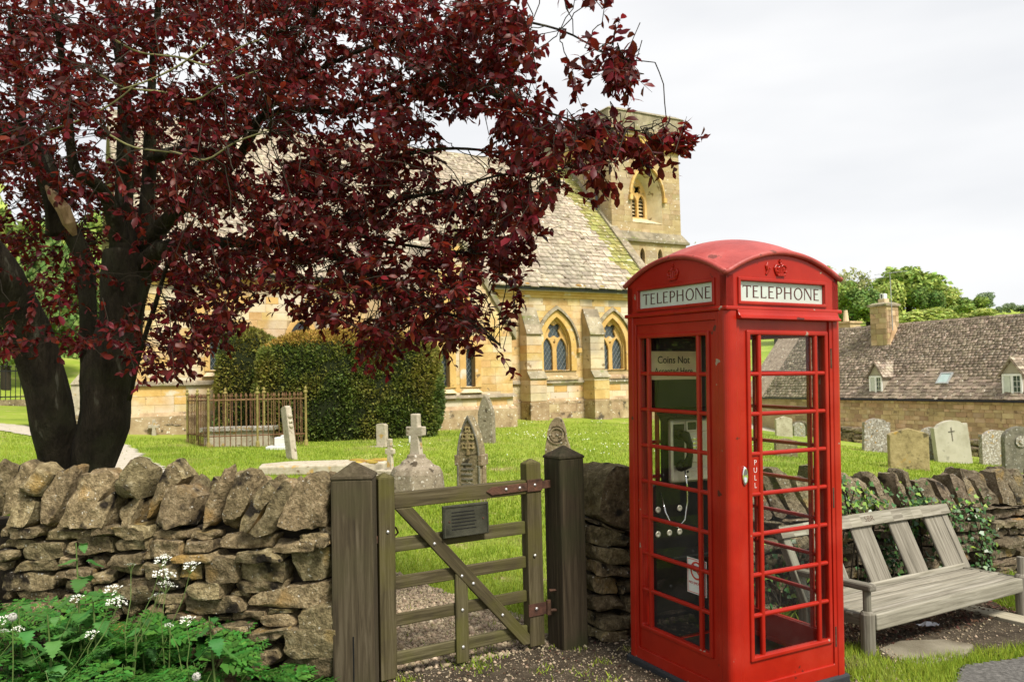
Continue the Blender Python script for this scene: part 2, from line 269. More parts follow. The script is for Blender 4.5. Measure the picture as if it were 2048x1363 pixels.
# ------------------------------------------------------------------ mesh helpers
def ring_arc(cx, cz, r, a0, a1, n): return [(cx+r*cos(a0+(a1-a0)*i/n), cz+r*sin(a0+(a1-a0)*i/n)) for i in range(n+1)]
class MB:
    def __init__(s): s.v = []; s.f = []
    def add(s, vs_, fs, M=None):
        o = len(s.v)
        s.v += [tuple(M @ V(p)) for p in vs_] if M is not None else [tuple(p) for p in vs_]
        s.f += [tuple(i+o for i in f) for f in fs]; return s
    def box(s, x0, x1, y0, y1, z0, z1, M=None):
        return s.add([(x0, y0, z0), (x1, y0, z0), (x1, y1, z0), (x0, y1, z0), (x0, y0, z1), (x1, y0, z1), (x1, y1, z1), (x0, y1, z1)],
                     [(3, 2, 1, 0), (4, 5, 6, 7), (0, 1, 5, 4), (1, 2, 6, 5), (2, 3, 7, 6), (3, 0, 4, 7)], M)
    def hexa(s, p, M=None):      # eight corners: bottom ring then top ring
        return s.add(p, [(3, 2, 1, 0), (4, 5, 6, 7), (0, 1, 5, 4), (1, 2, 6, 5), (2, 3, 7, 6), (3, 0, 4, 7)], M)
    def tube(s, pts, rad, n=8, M=None, cap=True, wob=0.0):
        pts = [V(p) for p in pts]; rad = rad if isinstance(rad, (list, tuple)) else [rad]*len(pts)
        vs_, fs = [], []; ref = None
        for i, p in enumerate(pts):
            d = (pts[min(i+1, len(pts)-1)]-pts[max(i-1, 0)]).normalized()
            if ref is None: ref = V((0, 0, 1)) if abs(d.z) < .9 else V((1, 0, 0))
            a = d.cross(ref).normalized(); b = a.cross(d).normalized(); ref = b
            for k in range(n):
                t = 2*pi*k/n; q = a*cos(t)+b*sin(t); r = rad[i]
                if wob: r *= 1+wob*noise.noise(p*2.1+q*1.3)
                vs_.append(p+q*r)
        for i in range(len(pts)-1):
            for k in range(n):
                a0 = i*n+k; a1 = i*n+(k+1) % n; fs.append((a0, a1, a1+n, a0+n))
        if cap: fs += [tuple(range(n))[::-1], tuple(range((len(pts)-1)*n, len(pts)*n))]
        return s.add(vs_, fs, M)
    def lathe(s, prof, n=16, M=None, ctr=(0, 0)):
        vs_ = [(ctr[0]+r*cos(2*pi*k/n), ctr[1]+r*sin(2*pi*k/n), z) for r, z in prof for k in range(n)]
        fs = [(i*n+k, i*n+(k+1) % n, (i+1)*n+(k+1) % n, (i+1)*n+k) for i in range(len(prof)-1) for k in range(n)]
        fs += [tuple(range(n))[::-1], tuple(range((len(prof)-1)*n, len(prof)*n))]
        return s.add(vs_, fs, M)
    def plate(s, outer, holes=(), y0=0.0, y1=0.05, M=None, back=True):
        loops = [list(outer)]+[list(h) for h in holes]; flat_ = [p for l in loops for p in l]; n = len(flat_)
        tri = tessellate_polygon([[V((u, w, 0)) for u, w in l] for l in loops])
        vs_ = [(u, y0, w) for u, w in flat_]+[(u, y1, w) for u, w in flat_]
        fs = []
        for a, b, c in tri:
            (ax, ay), (bx, by), (cx_, cy) = flat_[a], flat_[b], flat_[c]
            if (bx-ax)*(cy-ay)-(by-ay)*(cx_-ax) < 0: a, b = b, a
            fs.append((a, b, c))
            if back: fs.append((a+n, c+n, b+n))
        o = 0
        for li, l in enumerate(loops):
            k = len(l); area = sum(l[i][0]*l[(i+1) % k][1]-l[(i+1) % k][0]*l[i][1] for i in range(k)); ccw = area > 0
            for i in range(k):
                a, b = o+i, o+(i+1) % k
                fs.append((a, a+n, b+n, b) if (ccw == (li == 0)) else (a, b, b+n, a+n))
            o += k
        return s.add(vs_, fs, M)
    def loft(s, r0, r1, M=None):
        n = len(r0); return s.add(list(r0)+list(r1), [(i, (i+1) % n, n+(i+1) % n, n+i) for i in range(n)], M)
    def ball(s, c, r, n=10, m=6, sc=(1, 1, 1)):
        prof = [(r*sin(pi*i/m)+1e-5, -r*cos(pi*i/m)) for i in range(m+1)]
        return s.lathe(prof, n, Matrix.Translation(V(c)) @ Matrix.Diagonal((*sc, 1)))
    def mesh(s, name, m=None, smooth=False, fix=False):
        me = bpy.data.meshes.new(name); me.from_pydata(s.v, [], s.f)
        if fix:
            bm = bmesh.new(); bm.from_mesh(me); bmesh.ops.recalc_face_normals(bm, faces=bm.faces); bm.to_mesh(me); bm.free()
        if m is not None: me.materials.append(MT[m] if isinstance(m, str) else m)
        if smooth: me.polygons.foreach_set('use_smooth', [True]*len(me.polygons))
        me.update(); return me
    def obj(s, name, m, parent=None, smooth=False, bevel=0, seg=2, fix=False):
        return link(name, s.mesh(name, m, smooth, fix), parent, bevel, seg)
def link(name, me, parent=None, bevel=0, seg=2, M=None):
    o = bpy.data.objects.new(name, me); COL.objects.link(o)
    if parent is not None: o.parent = parent
    if M is not None: o.matrix_local = M
    if bevel:
        b = o.modifiers.new('bevel', 'BEVEL'); b.width = bevel; b.segments = seg; b.limit_method = 'ANGLE'; b.angle_limit = radians(40)
    return o
def tag(o, label=None, cat=None, group=None, kind=None):
    for k, v in (('label', label), ('category', cat), ('group', group), ('kind', kind)):
        if v: o[k] = v
    return o
def thing(name, label, cat, loc=(0, 0, 0), rz=0.0, group=None):
    o = bpy.data.objects.new(name, None); COL.objects.link(o); o.location = loc; o.rotation_euler = (0, 0, rz); o.empty_display_size = .2
    return tag(o, label, cat, group)
def npmesh(name, verts, faces, m, smooth=False):
    verts = np.asarray(verts, np.float32); faces = np.asarray(faces, np.int32); k = faces.shape[1]
    me = bpy.data.meshes.new(name); me.vertices.add(len(verts)); me.vertices.foreach_set('co', verts.ravel())
    me.loops.add(faces.size); me.loops.foreach_set('vertex_index', faces.ravel()); me.polygons.add(len(faces))
    me.polygons.foreach_set('loop_start', np.arange(0, faces.size, k, dtype=np.int32))
    if smooth: me.polygons.foreach_set('use_smooth', np.ones(len(faces), bool))
    me.materials.append(MT[m] if isinstance(m, str) else m); me.update(calc_edges=True); me.validate(); return me
def unit(a): return a/np.maximum(np.linalg.norm(a, axis=1, keepdims=True), 1e-9)
def leaves(pos, dirs, nrm, Ln, Wd, fold=.25, curl=.18):
    """folded, curled pointed leaves: 5 vertices and 4 triangles each, attached at pos, growing along dirs"""
    d = unit(dirs); s_ = unit(np.cross(d, nrm)); n = np.cross(s_, d); Ln = Ln[:, None]; Wd = Wd[:, None]
    mid = pos+d*Ln*.48+n*Ln*curl*.5; tip = pos+d*Ln-n*Ln*curl
    l = pos+d*Ln*.42+s_*Wd*.5+n*Wd*fold; r = pos+d*Ln*.42-s_*Wd*.5+n*Wd*fold
    v = np.stack([pos, l, r, mid, tip], 1).reshape(-1, 3); b = (np.arange(len(pos))*5)[:, None]
    f = np.concatenate([b+np.array([[0, 3, 1]]), b+np.array([[1, 3, 4]]), b+np.array([[0, 2, 3]]), b+np.array([[2, 4, 3]])], 0)
    return v, f
def broad_leaves(pos, dirs, nrm, Ln, Wd, fold=.15, curl=.16):
    """elliptical leaves folded along the midrib: 8 vertices, 8 triangles each"""
    d = unit(dirs); s_ = unit(np.cross(d, nrm)); n = np.cross(s_, d); Ln = Ln[:, None]; Wd = Wd[:, None]
    q = lambda t, w: pos+d*Ln*t+n*(Ln*curl*(t-1.5*t*t)+Wd*fold*abs(w))+s_*Wd*w
    v = np.stack([q(0, 0), q(.30, .40), q(.66, .46), q(1, 0), q(.66, -.46), q(.30, -.40), q(.32, 0), q(.68, 0)], 1).reshape(-1, 3); b = (np.arange(len(pos))*8)[:, None]
    f = np.concatenate([b+np.array([t]) for t in ((0, 6, 1), (1, 6, 7), (1, 7, 2), (2, 7, 3), (0, 5, 6), (5, 4, 7), (5, 7, 6), (4, 3, 7))], 0)
    return v, f
def randdir(n): return unit(RNG.normal(size=(n, 3)))
CUBE = {}
def cube_mesh(m):
    if m not in CUBE: CUBE[m] = MB().box(-.5, .5, -.5, .5, -.5, .5).mesh('piece', m)
    return CUBE[m]
CUBE_V = np.array([(-.5, -.5, -.5), (.5, -.5, -.5), (.5, .5, -.5), (-.5, .5, -.5), (-.5, -.5, .5), (.5, -.5, .5), (.5, .5, .5), (-.5, .5, .5)])
CUBE_F = np.array([(3, 2, 1, 0), (4, 5, 6, 7), (0, 1, 5, 4), (1, 2, 6, 5), (2, 3, 7, 6), (3, 0, 4, 7)])
def pieces(name, items, parent, limit=300, joined='stuff'):
    """items: [(Matrix local, material)], most visible first. The first ones become objects, the rest one joined part per material."""
    for M, m in items[:limit]: link(name, cube_mesh(m), parent, M=M)
    rest = {}
    for M, m in items[limit:]: rest.setdefault(m, []).append(M)
    for m, Ms in rest.items():
        v = np.concatenate([(CUBE_V @ np.array(M.to_3x3()).T)+np.array(M.translation) for M in Ms]); f = np.concatenate([CUBE_F+8*i for i in range(len(Ms))])
        tag(link(name+'_rest', npmesh(name+'_rest', v, f, m), parent), kind='stuff')
def boxM(x0, x1, y0, y1, z0, z1, R=None):
    M = Matrix.Translation(((x0+x1)/2, (y0+y1)/2, (z0+z1)/2))
    if R is not None: M = M @ R
    return M @ Matrix.Diagonal((x1-x0, y1-y0, z1-z0, 1))
def text(body, size, M, m, parent, name='lettering', extrude=.001, align='CENTER', sx=1.0, off=0.0):
    cu = bpy.data.curves.new(name, 'FONT'); cu.body = body; cu.size = size; cu.extrude = extrude; cu.align_x = align; cu.align_y = 'CENTER'; cu.offset = off; cu.resolution_u = 3
    o = bpy.data.objects.new(name, cu); COL.objects.link(o); me = bpy.data.meshes.new_from_object(o)
    bpy.data.objects.remove(o); me.transform(M @ Matrix(((sx, 0, 0, 0), (0, 0, -1, 0), (0, 1, 0, 0), (0, 0, 0, 1))))
    me.materials.clear(); me.materials.append(MT[m]); return link(name, me, parent)
def arch(cx, a, z0, zs, h, n=8):
    """pointed arch opening outline, counter-clockwise: half width a, sill z0, springing zs, rise h"""
    R = (a*a+h*h)/(2*a); t = atan2(h, R-a) if R > a else pi/2
    right = [(cx+a-R+R*cos(t*i/n), zs+R*sin(t*i/n)) for i in range(n+1)]
    left = [(2*cx-x, z) for x, z in right[-2::-1]]
    return [(cx-a, z0), (cx+a, z0)]+right+left
def circ(cx, cz, r, n=20): return [(cx+r*cos(2*pi*i/n), cz+r*sin(2*pi*i/n)) for i in range(n)]
def foil(cx, cz, r, lobes=4, n=40, a0=pi/4): return [(cx+r*(.80+.24*cos(lobes*(t-a0)))*cos(t), cz+r*(.80+.24*cos(lobes*(t-a0)))*sin(t)) for t in (2*pi*i/n for i in range(n))]
def rect(x0, x1, z0, z1): return [(x0, z0), (x1, z0), (x1, z1), (x0, z1)]
def scale_poly(p, c, k): return [(c[0]+(x-c[0])*k, c[1]+(z-c[1])*k) for x, z in p]
def span(poly, z):
    xs = []
    for i in range(len(poly)):
        (x0, z0), (x1, z1) = poly[i], poly[(i+1) % len(poly)]
        if (z0 <= z) != (z1 <= z): xs.append(x0+(x1-x0)*(z-z0)/(z1-z0))
    return (min(xs), max(xs)) if xs else None
def courses(outer, holes, rows, wmin, wmax, rnd, joint=.012):
    """rectangles of masonry courses inside outer and outside the holes"""
    res = []
    z = min(p[1] for p in outer); top = max(p[1] for p in outer)
    while z < top-.06:
        h = rnd.uniform(*rows); z1 = min(z+h, top)
        ss = [span(outer, z+(z1-z)*k) for k in (.04, .5, .96)]
        if all(ss):
            a = max(q[0] for q in ss); b = min(q[1] for q in ss); blk = []
            for hl in holes:
                hs = [span(hl, z+(z1-z)*k) for k in (.02, .25, .5, .75, .98)]; hs = [q for q in hs if q]
                if hs: blk.append((min(q[0] for q in hs), max(q[1] for q in hs)))
            free = [(a, b)]
            for p, q in blk:
                nf = []
                for u, w in free:
                    if q <= u or p >= w: nf.append((u, w)); continue
                    if p > u: nf.append((u, p))
                    if q < w: nf.append((q, w))
                free = nf
            for u, w in free:
                x = u
                while x < w-.02:
                    bw = rnd.uniform(wmin, wmax); x1 = x+bw
                    if w-x1 < wmin*.55: x1 = w
                    x1 = min(x1, w)
                    if x1-x > .05: res.append((x+joint/2, x1-joint/2, z+joint/2, z1-joint/2))
                    x = x1
        z = z1
    return res
# ------------------------------------------------------------------ terrain
CP = np.array([(-40, -30, 0), (0, -30, -.1), (40, -30, -.6), (-4, 3, .04), (-2, 4, .03), (0, 3.5, 0), (0, 5, 0), (1.5, 4.5, -.02), (3, 5, -.13), (4.7, 7.4, -.16), (5.5, 4, -.22), (7, 9, -.3), (0, 0, 0), (-3, 0, 0), (4, 0, -.1),
    (-1.5, 8, .05), (0, 12, .10), (-2.2, 12, .13), (-5, 8.5, .15), (-4.5, 16, .28), (-7, 19.3, .34), (2.2, 27, .36), (0, 23.7, .36), (-3, 21.5, .36), (-8, 21.5, .42), (-12.5, 21, .78), (-18, 29, 1.45), (-30, 45, 5.5), (-70, 90, 14), (-30, 20, 2.2),
    (6, 31, .1), (4, 16, .02), (9, 20, -.42), (7.5, 13, -.33), (14, 27, -1.0), (17, 42, -2.3), (24, 36, -2.3), (22, 50, -2.2), (30, 62, -.5), (45, 90, 5.5), (70, 130, 10.5), (40, 130, 9.0), (100, 150, 11.5), (130, 110, 8), (60, 60, -1), (0, 60, 1.5), (0, 120, 7),
    (150, 260, 20), (0, 260, 22), (-150, 200, 30), (200, 120, 9), (90, 40, -3), (60, 10, -3), (-60, 0, 3), (-150, 60, 14)], float)
def _tps(r2): return np.where(r2 > 1e-9, r2*np.log(np.maximum(r2, 1e-9))*.5, 0)
_n = len(CP); _K = _tps(((CP[:, None, :2]-CP[None, :, :2])**2).sum(-1))
_P = np.c_[np.ones(_n), CP[:, :2]]; _A = np.block([[_K+np.eye(_n)*.02, _P], [_P.T, np.zeros((3, 3))]])
_w = np.linalg.solve(_A, np.r_[CP[:, 2], 0, 0, 0])
def gzs(x, y):
    x = np.asarray(x, float); y = np.asarray(y, float); q = np.stack([x.ravel(), y.ravel()], 1); out = np.empty(len(q))
    for i in range(0, len(q), 20000):
        b = q[i:i+20000]; out[i:i+20000] = _tps(((b[:, None]-CP[None, :, :2])**2).sum(-1)) @ _w[:_n]+_w[_n]+b @ _w[_n+1:]
    return out.reshape(x.shape)
def gz(x, y): return float(gzs(np.array([x]), np.array([y]))[0])
def ground_at(px, py, y0=2.5, y1=260.0):
    """the point of the terrain seen at a pixel"""
    ys = np.geomspace(y0, y1, 400); d = cF+cR*((px-1024)/FPX)+cU*((681.5-py)/FPX)
    xs = ys*d.x/d.y; zs = EYE.z+ys*d.z/d.y; k = np.nonzero(zs <= gzs(xs, ys))[0]
    Y = float(ys[k[0]]) if len(k) else 60.0
    if len(k) and k[0] > 0:
        a, b = float(ys[k[0]-1]), Y
        for _ in range(24):
            c = (a+b)/2
            if EYE.z+c*d.z/d.y <= gz(c*d.x/d.y, c): b = c
            else: a = c
        Y = b
    return V((Y*d.x/d.y, Y, gz(Y*d.x/d.y, Y)))
def wall_y(x):
    x = np.asarray(x, float)
    return np.where(x < -1.07, 4.52+(-1.07-x)*tan(radians(10)), np.where(x < .5, 4.52+(x+1.07)*(.83/1.57), 5.35+(x-.5)*tan(radians(27.5))))
def grid_sheet(name, xs, ys, m, dz=0.0, mask=None, kind='structure', label=None, cat=None):
    X, Y = np.meshgrid(xs, ys, indexing='ij'); Z = gzs(X, Y)+dz
    if mask is None: MK = np.ones((len(xs)-1, len(ys)-1), bool)
    else:
        MK = mask((X[:-1, :-1]+X[1:, 1:])/2, (Y[:-1, :-1]+Y[1:, 1:])/2)
    v = np.stack([X, Y, Z], -1).reshape(-1, 3); nx, ny = X.shape
    I, J = np.nonzero(MK); a = I*ny+J; f = np.stack([a, a+ny, a+ny+1, a+1], 1)
    used = np.unique(f); remap = np.zeros(len(v), int); remap[used] = np.arange(len(used))
    return tag(link(name, npmesh(name, v[used], remap[f], m, True)), label, cat, kind=kind)
def nz2(X, Y, s): return (np.sin(X*s*1.3+Y*s*.7)+np.sin(X*s*-.9+Y*s*1.7+2)+np.sin(X*s*2.9+1+Y*s*2.3)*.5+np.sin(X*s*5.1-Y*s*4.3)*.35)/2.85
_u = np.linspace(-1, 1, 181); gx = 6*np.sinh(_u*4.6)*6/6
_y = np.linspace(0, 1, 170); gy = np.concatenate([[-40, -20, -8, -3, 0], 1.2+np.sinh(_y*5.2)*8.0/2.9*1.15])
gy = np.concatenate([gy[gy < 400], [430, 600, 900]])
grid_sheet('ground', gx, gy, 'grass')
GATE_L, GATE_R = V((-.758, 4.737, .0)), V((.089, 5.265, .0))
_pp = [ground_at(*q) for q in ((238, 925), (205, 893), (130, 872), (52, 860), (-60, 848))]
PATHS = [((.0, 4.6), (-.5, 5.6), (-1.6, 7.0), (-3.4, 9.2))+tuple((q.x, q.y) for q in _pp)]
def dist_poly(X, Y, pts):
    D = np.full(X.shape, 1e9)
    for (ax, ay), (bx, by) in zip(pts[:-1], pts[1:]):
        t = np.clip(((X-ax)*(bx-ax)+(Y-ay)*(by-ay))/((bx-ax)**2+(by-ay)**2), 0, 1); D = np.minimum(D, np.hypot(X-ax-t*(bx-ax), Y-ay-t*(by-ay)))
    return D
def m_near(X, Y): return (dist_poly(X, Y, PATHS[0]) < .62+.10*nz2(X, Y, 3.0)+.06*nz2(X, Y, 11.0)) & (Y > wall_y(X)+.2) & (Y < 9.4)
def m_far(X, Y): return (dist_poly(X, Y, PATHS[0]) < .56+.08*nz2(X, Y, 3.0)) & (Y >= 9.4)
def m_verge(X, Y):
    front = Y < wall_y(X)+.32
    lawn_r = (X > 1.85) & (Y < 4.99+.40*(X-2.1)+.05*nz2(X, Y, 7)) & (Y > 4.82+.40*(X-2.1)-1.1*np.clip(2.7-X, 0, 2)+.05*nz2(X, Y, 5))
    lawn_b = (X > 3.75) & (Y > 6.2)
    return front & ~lawn_r & ~lawn_b
def m_road(X, Y): return (Y < 4.84+.40*(X-2.1)+.03*nz2(X, Y, 4.0)+.015*nz2(X, Y, 17.)) & (Y < 4.84+.40*(X-2.1)-1.1*np.clip(2.7-X, 0, 2)) & (X > 1.6)
fx = np.arange(-8, 9, .07); fy = np.arange(1.0, 10.2, .07)
grid_sheet('verge_ground', fx, fy, 'dirt', .012, m_verge)
grid_sheet('road', np.concatenate([np.arange(1.4, 4.2, .028), np.arange(4.2, 8, .1)]), np.concatenate([np.arange(-1, 4.2, .15), np.arange(4.2, 6.2, .028)]), 'tarmac', .026, m_road)
grid_sheet('gravel_path', np.arange(-5, 1.2, .045), np.arange(4.4, 10, .045), 'gravel', .014, m_near)
grid_sheet('churchyard_path', np.arange(-18, -2, .12), np.arange(9, 27, .12), 'palepath', .02, m_far)

# ------------------------------------------------------------------ church
CA = radians(29.1)
CHP = V((2.14, 27.8, .35))
church = thing('church', 'golden limestone church with grey stone-slate roof, traceried windows and square tower', 'church', CHP, CA)
R_ = random.Random(3)
def masonry(parent, outer, holes, y, rows, bw, m, name='ashlar_block', proud=.006, M=Matrix(), limit=300, joint=.009, rest=None, vis=None):
    it = []
    for x0, x1, z0, z1 in courses(outer, holes, rows, *bw, R_, joint):
        p = proud*R_.uniform(.5, 1.5); mm = m if not isinstance(m, (list, tuple)) else R_.choices(m, weights=[5]+[1]*(len(m)-1))[0]
        it.append((M @ boxM(x0, x1, y-p, y+.06, z0, z1), mm))
    it.sort(key=vis or (lambda q: camdist(church.matrix_basis @ q[0].translation)))
    pieces(name, it, parent, limit)
# window openings of the nave and of the gabled wing (local x along the wall, y into the church)
WIN = [(-.73, .56, 1.62, 2.42, 1.02), (1.57, .56, 1.62, 2.42, 1.02)]
nave_holes = [arch(c, a, z0, zs, h) for c, a, z0, zs, h in WIN]
left_holes = [arch(-9.3, .33, 1.7, 2.62, .55), arch(-11.55, .22, 1.8, 2.75, .35)]
nave_outer = rect(-13.7, 3.3, -.6, 4.35)
nave = MB().plate(nave_outer, nave_holes+left_holes, 0, .45).obj('wall', 'mortar', church)
NF = 1.0
sur = [arch(c, a+.16, z0-.02, zs, h+.20) for c, a, z0, zs, h in WIN]+[arch(-9.3, .47, 1.6, 2.62, .72), arch(-11.55, .36, 1.7, 2.75, .5)]
def nave_vis(q):
    p = q[0].translation; return -p.x if p.x > -4 else 30-p.x
masonry(nave, rect(-13.7, 3.3, .70, 4.18), sur+[rect(-7.4, -3.85, -1, 9), rect(-2.17, -1.62, 0, 3.75), rect(.30, .85, 0, 3.75)], 0, (.19, .30), (.32, .75), ['ashlar', 'ashlar_pale', 'dressed'], vis=nave_vis)
pl_ = MB().plate(rect(-13.75, 3.35, -.7, .62), (), -.10, .05); pl_.hexa([(-13.75, -.10, .62), (3.35, -.10, .62), (3.35, .02, .62), (-13.75, .02, .62), (-13.75, -.012, .72), (3.35, -.012, .72), (3.35, .02, .72), (-13.75, .02, .72)])
plo = pl_.obj('plinth', 'plinth', church)
masonry(plo, rect(-3.6, 3.3, -.05, .60), [rect(-2.25, -1.55, -1, 3), rect(.25, .9, -1, 3)], -.10, (.2, .3), (.35, .7), 'plinth', name='plinth_block', proud=.010)
for a, b in ((-1.60, .32), (.86, 3.3), (-13.7, -7.42), (-3.82, -2.2)):
    z = 1.22 if a > -4 else 1.42
    MB().hexa([(a, -.09, z), (b, -.09, z), (b, .01, z), (a, .01, z), (a, -.07, z+.07), (b, -.07, z+.07), (b, .01, z+.13), (a, .01, z+.13)]).obj('string_course', 'coping', church)
MB().box(-13.8, 3.3, -.10, .1, 4.16, 4.36).box(-13.8, 3.3, -.05, .1, 4.06, 4.16).obj('eaves_cornice', 'dressed', church, bevel=.012)
gt = MB(); gt.tube([(-13.9, -.25, 4.40), (3.28, -.25, 4.34)], .065, 8); gt.obj('gutter', 'gutter', church)
def lattice(mb, x0, x1, z0, z1, y, s=.15, w=.012):
    h = s*1.5
    for sg in (1, -1):
        k = -12
        while k < 40:
            xa = x0+k*s; pts = []
            # line x = xa + sg*(z-z0)*s/h clipped to the rectangle
            for z in (z0, z1): pts.append((xa+sg*(z-z0)*s/h, z))
            (xa_, za), (xb_, zb) = pts
            def cl(xv): return za+(xv-xa_)*(zb-za)/(xb_-xa_)
            lo, hi = min(xa_, xb_), max(xa_, xb_)
            if hi > x0 and lo < x1:
                q0x, q1x = max(lo, x0), min(hi, x1); q0z, q1z = cl(q0x), cl(q1x)
                mb.tube([(q0x, y, q0z), (q1x, y, q1z)], w, 4, cap=False)
            k += 1
def trac_window(c, a, z0, zs, h, parent=church, label=None):
    w = MB().plate(arch(c, a+.20, z0, zs, h+.24, 10), [arch(c, a-.01, z0+.0, zs, h-.01, 10)], -.035, .10).obj('window', 'dressed', parent, bevel=.012)
    # inner order, tracery with two trefoil-headed lights and a quatrefoil
    lw = .235
    lights = [arch(c+sx*.285, lw-.03, z0+.03, zs-.12, .44, 8) for sx in (-1, 1)]
    quat = foil(c, zs+.56, .30, 4, 40)
    tri = [(c-.05, zs+.19), (c+.05, zs+.19), (c, zs+.10)]
    MB().plate(arch(c, a, z0, zs, h, 10), lights+[quat, tri], .16, .27).obj('tracery', 'dressed', w, bevel=.025)
    MB().plate(arch(c, a, z0, zs, h, 10), [scale_poly(arch(c, a-.055, z0+.03, zs, h-.08, 10), (c, zs), 1.0)], .09, .16).obj('window_moulding', 'dressed', w, bevel=.02)
    MB().plate(arch(c, a, z0, zs, h, 8), (), .24, .25).obj('window_glass', 'ch_glass', w)
    lt = MB(); lattice(lt, c-a, c+a, z0, zs+h*.7, .236); lt.obj('lead_lattice', 'lead', w)
    # hood mould following the arch, with stops
    ar = arch(c, a+.25, z0, zs-.05, h+.30, 12)[2:]
    hd = MB()
    for p, q in zip(ar[:-1], ar[1:]): hd.hexa([(p[0], -.12, p[1]), (q[0], -.12, q[1]), (q[0], .0, q[1]), (p[0], .0, p[1]), ] + [(c+(x-c)*1.10, yy, zs+(z-zs)*1.08+.015) for (x, z), yy in ((p, -.08), (q, -.08), (q, 0.), (p, 0.))])
    hd.obj('hood_mould', 'coping', w, fix=True)
    st = MB()
    for sx in (-1, 1): st.box(c+sx*(a+.28)-.075, c+sx*(a+.28)+.075, -.15, .0, zs-.20, zs-.04)
    st.obj('label_stop', 'dressed', w, bevel=.02)
    MB().hexa([(c-a-.22, -.10, z0-.30), (c+a+.22, -.10, z0-.30), (c+a+.22, .2, z0-.30), (c-a-.22, .2, z0-.30), (c-a-.22, -.10, z0-.24), (c+a+.22, -.10, z0-.24), (c+a+.22, .2, z0+.03), (c-a-.22, .2, z0+.03)]).obj('window_sill', 'plinth', w)
    return w
for q in WIN: trac_window(*q)
def lancet(c, a, z0, zs, h, y, parent=church, sur_=.14, lat=True, m='dressed'):
    w = MB().plate(arch(c, a+sur_, z0-.02, zs, h+sur_*1.3), [arch(c, a, z0, zs, h)], y-.03, y+.08).obj('window', m, parent, bevel=.015)
    MB().plate(arch(c, a, z0, zs, h), (), y+.22, y+.23).obj('window_glass', 'ch_glass', w)
    if lat: lt = MB(); lattice(lt, c-a, c+a, z0, zs+h*.6, y+.21, .12, .009); lt.obj('lead_lattice', 'lead', w)
    MB().hexa([(c-a-.2, y-.09, z0-.16), (c+a+.2, y-.09, z0-.16), (c+a+.2, y+.2, z0-.16), (c-a-.2, y+.2, z0-.16), (c-a-.1, y-.05, z0-.08), (c+a+.1, y-.05, z0-.08), (c+a+.05, y+.2, z0+.02), (c-a-.05, y+.2, z0+.02)]).obj('window_sill', 'ashlar_pale', w)
    return w
lancet(-9.3, .33, 1.7, 2.62, .55, 0); lancet(-11.55, .22, 1.8, 2.75, .35, 0)
def buttress(x0, x1):
    yu, yl = -.47, -.68
    b = MB(); b.box(x0, x1, yu, .0, 1.55, 2.83); b.hexa([(x0, yu, 2.83), (x1, yu, 2.83), (x1, 0, 2.83), (x0, 0, 2.83), (x0, -.06, 3.72), (x1, -.06, 3.72), (x1, 0, 3.72), (x0, 0, 3.72)])
    b.hexa([(x0-.02, yl, 1.38), (x1+.02, yl, 1.38), (x1+.02, 0, 1.38), (x0-.02, 0, 1.38), (x0-.02, yu, 1.62), (x1+.02, yu, 1.62), (x1+.02, 0, 1.62), (x0-.02, 0, 1.62)]); b.box(x0-.02, x1+.02, yl, 0, -.6, 1.38)
    o = b.obj('buttress', 'mortar', church)
    # weathering slabs on the slopes
    L = sqrt(.41**2+.89**2); ang = atan2(.89, .41)
    for k in range(3):
        M = Matrix.Translation((0, yu-.03, 2.81)) @ Matrix.Rotation(ang, 4, 'X'); s0, s1 = L*k/3-.01, L*(k+1)/3-.005
        link('weathering_slab', MB().box(x0-.03, x1+.03, s0, s1+.02, -.0, .05-.008*k).mesh('weathering_slab', 'coping'), o, .008, M=M)
    M = Matrix.Translation((0, yl-.03, 1.35)) @ Matrix.Rotation(atan2(.24, .21), 4, 'X')
    link('weathering_slab', MB().box(x0-.05, x1+.05, 0, .33, 0, .05).mesh('weathering_slab', 'coping'), o, .008, M=M)
    it = []
    for (yf, za, zb, d) in ((yu, 1.68, 2.80, 0), (yl, .66, 1.34, .02)):
        z = za
        while z < zb-.05:
            z1 = min(z+R_.uniform(.22, .34), zb)
            it.append((boxM(x0-d-.008, x1+d+.008, yf-.012, -.0, z+.006, z1-.006), R_.choice(['ashlar_pale', 'ashlar_pale', 'ashlar'])))
            z = z1
    it.append((boxM(x0-.07, x1+.07, yl-.07, 0, -.5, .62), 'plinth'))
    pieces('quoin_block', it, o)
    return o
buttress(-2.17, -1.62); buttress(.30, .85)
# gabled wing in front of the nave
GX0, GX1, GY = -7.4, -3.85, -2.5
gab = [(GX0, -.6), (GX1, -.6), (GX1, 2.7), ((GX0+GX1)/2, 5.5), (GX0, 2.7)]
lan = [arch(-5.99, .14, 1.19, 2.05, .36), arch(-5.20, .14, 1.19, 2.05, .36)]; rnd_ = foil(-5.6, 3.6, .26, 4, 32)
wing = MB().plate(gab, lan+[rnd_], GY, GY+.4).box(GX1-.4, GX1, GY+.4, 0, -.6, 2.7).box(GX0, GX0+.4, GY+.4, 0, -.6, 2.7).obj('wing_wall', 'mortar', church)
masonry(wing, [(GX0, .62), (GX1, .62), (GX1, 2.7), ((GX0+GX1)/2, 5.45), (GX0, 2.7)], [arch(c_, .30, 1.0, 2.05, .56) for c_ in (-5.99, -5.20)]+[circ(-5.6, 3.6, .42)], GY, (.19, .29), (.32, .7), ['ashlar', 'dressed', 'ashlar_pale'], name='wing_block')
for c_ in (-5.99, -5.20): lancet(c_, .14, 1.19, 2.05, .36, GY, sur_=.2)
rw = MB().plate(circ(-5.6, 3.6, .42, 24), [rnd_], GY-.03, GY+.1).obj('window', 'dressed', church, bevel=.015)
MB().plate(circ(-5.6, 3.6, .3), (), GY+.2, GY+.21).obj('window_glass', 'ch_glass', rw)
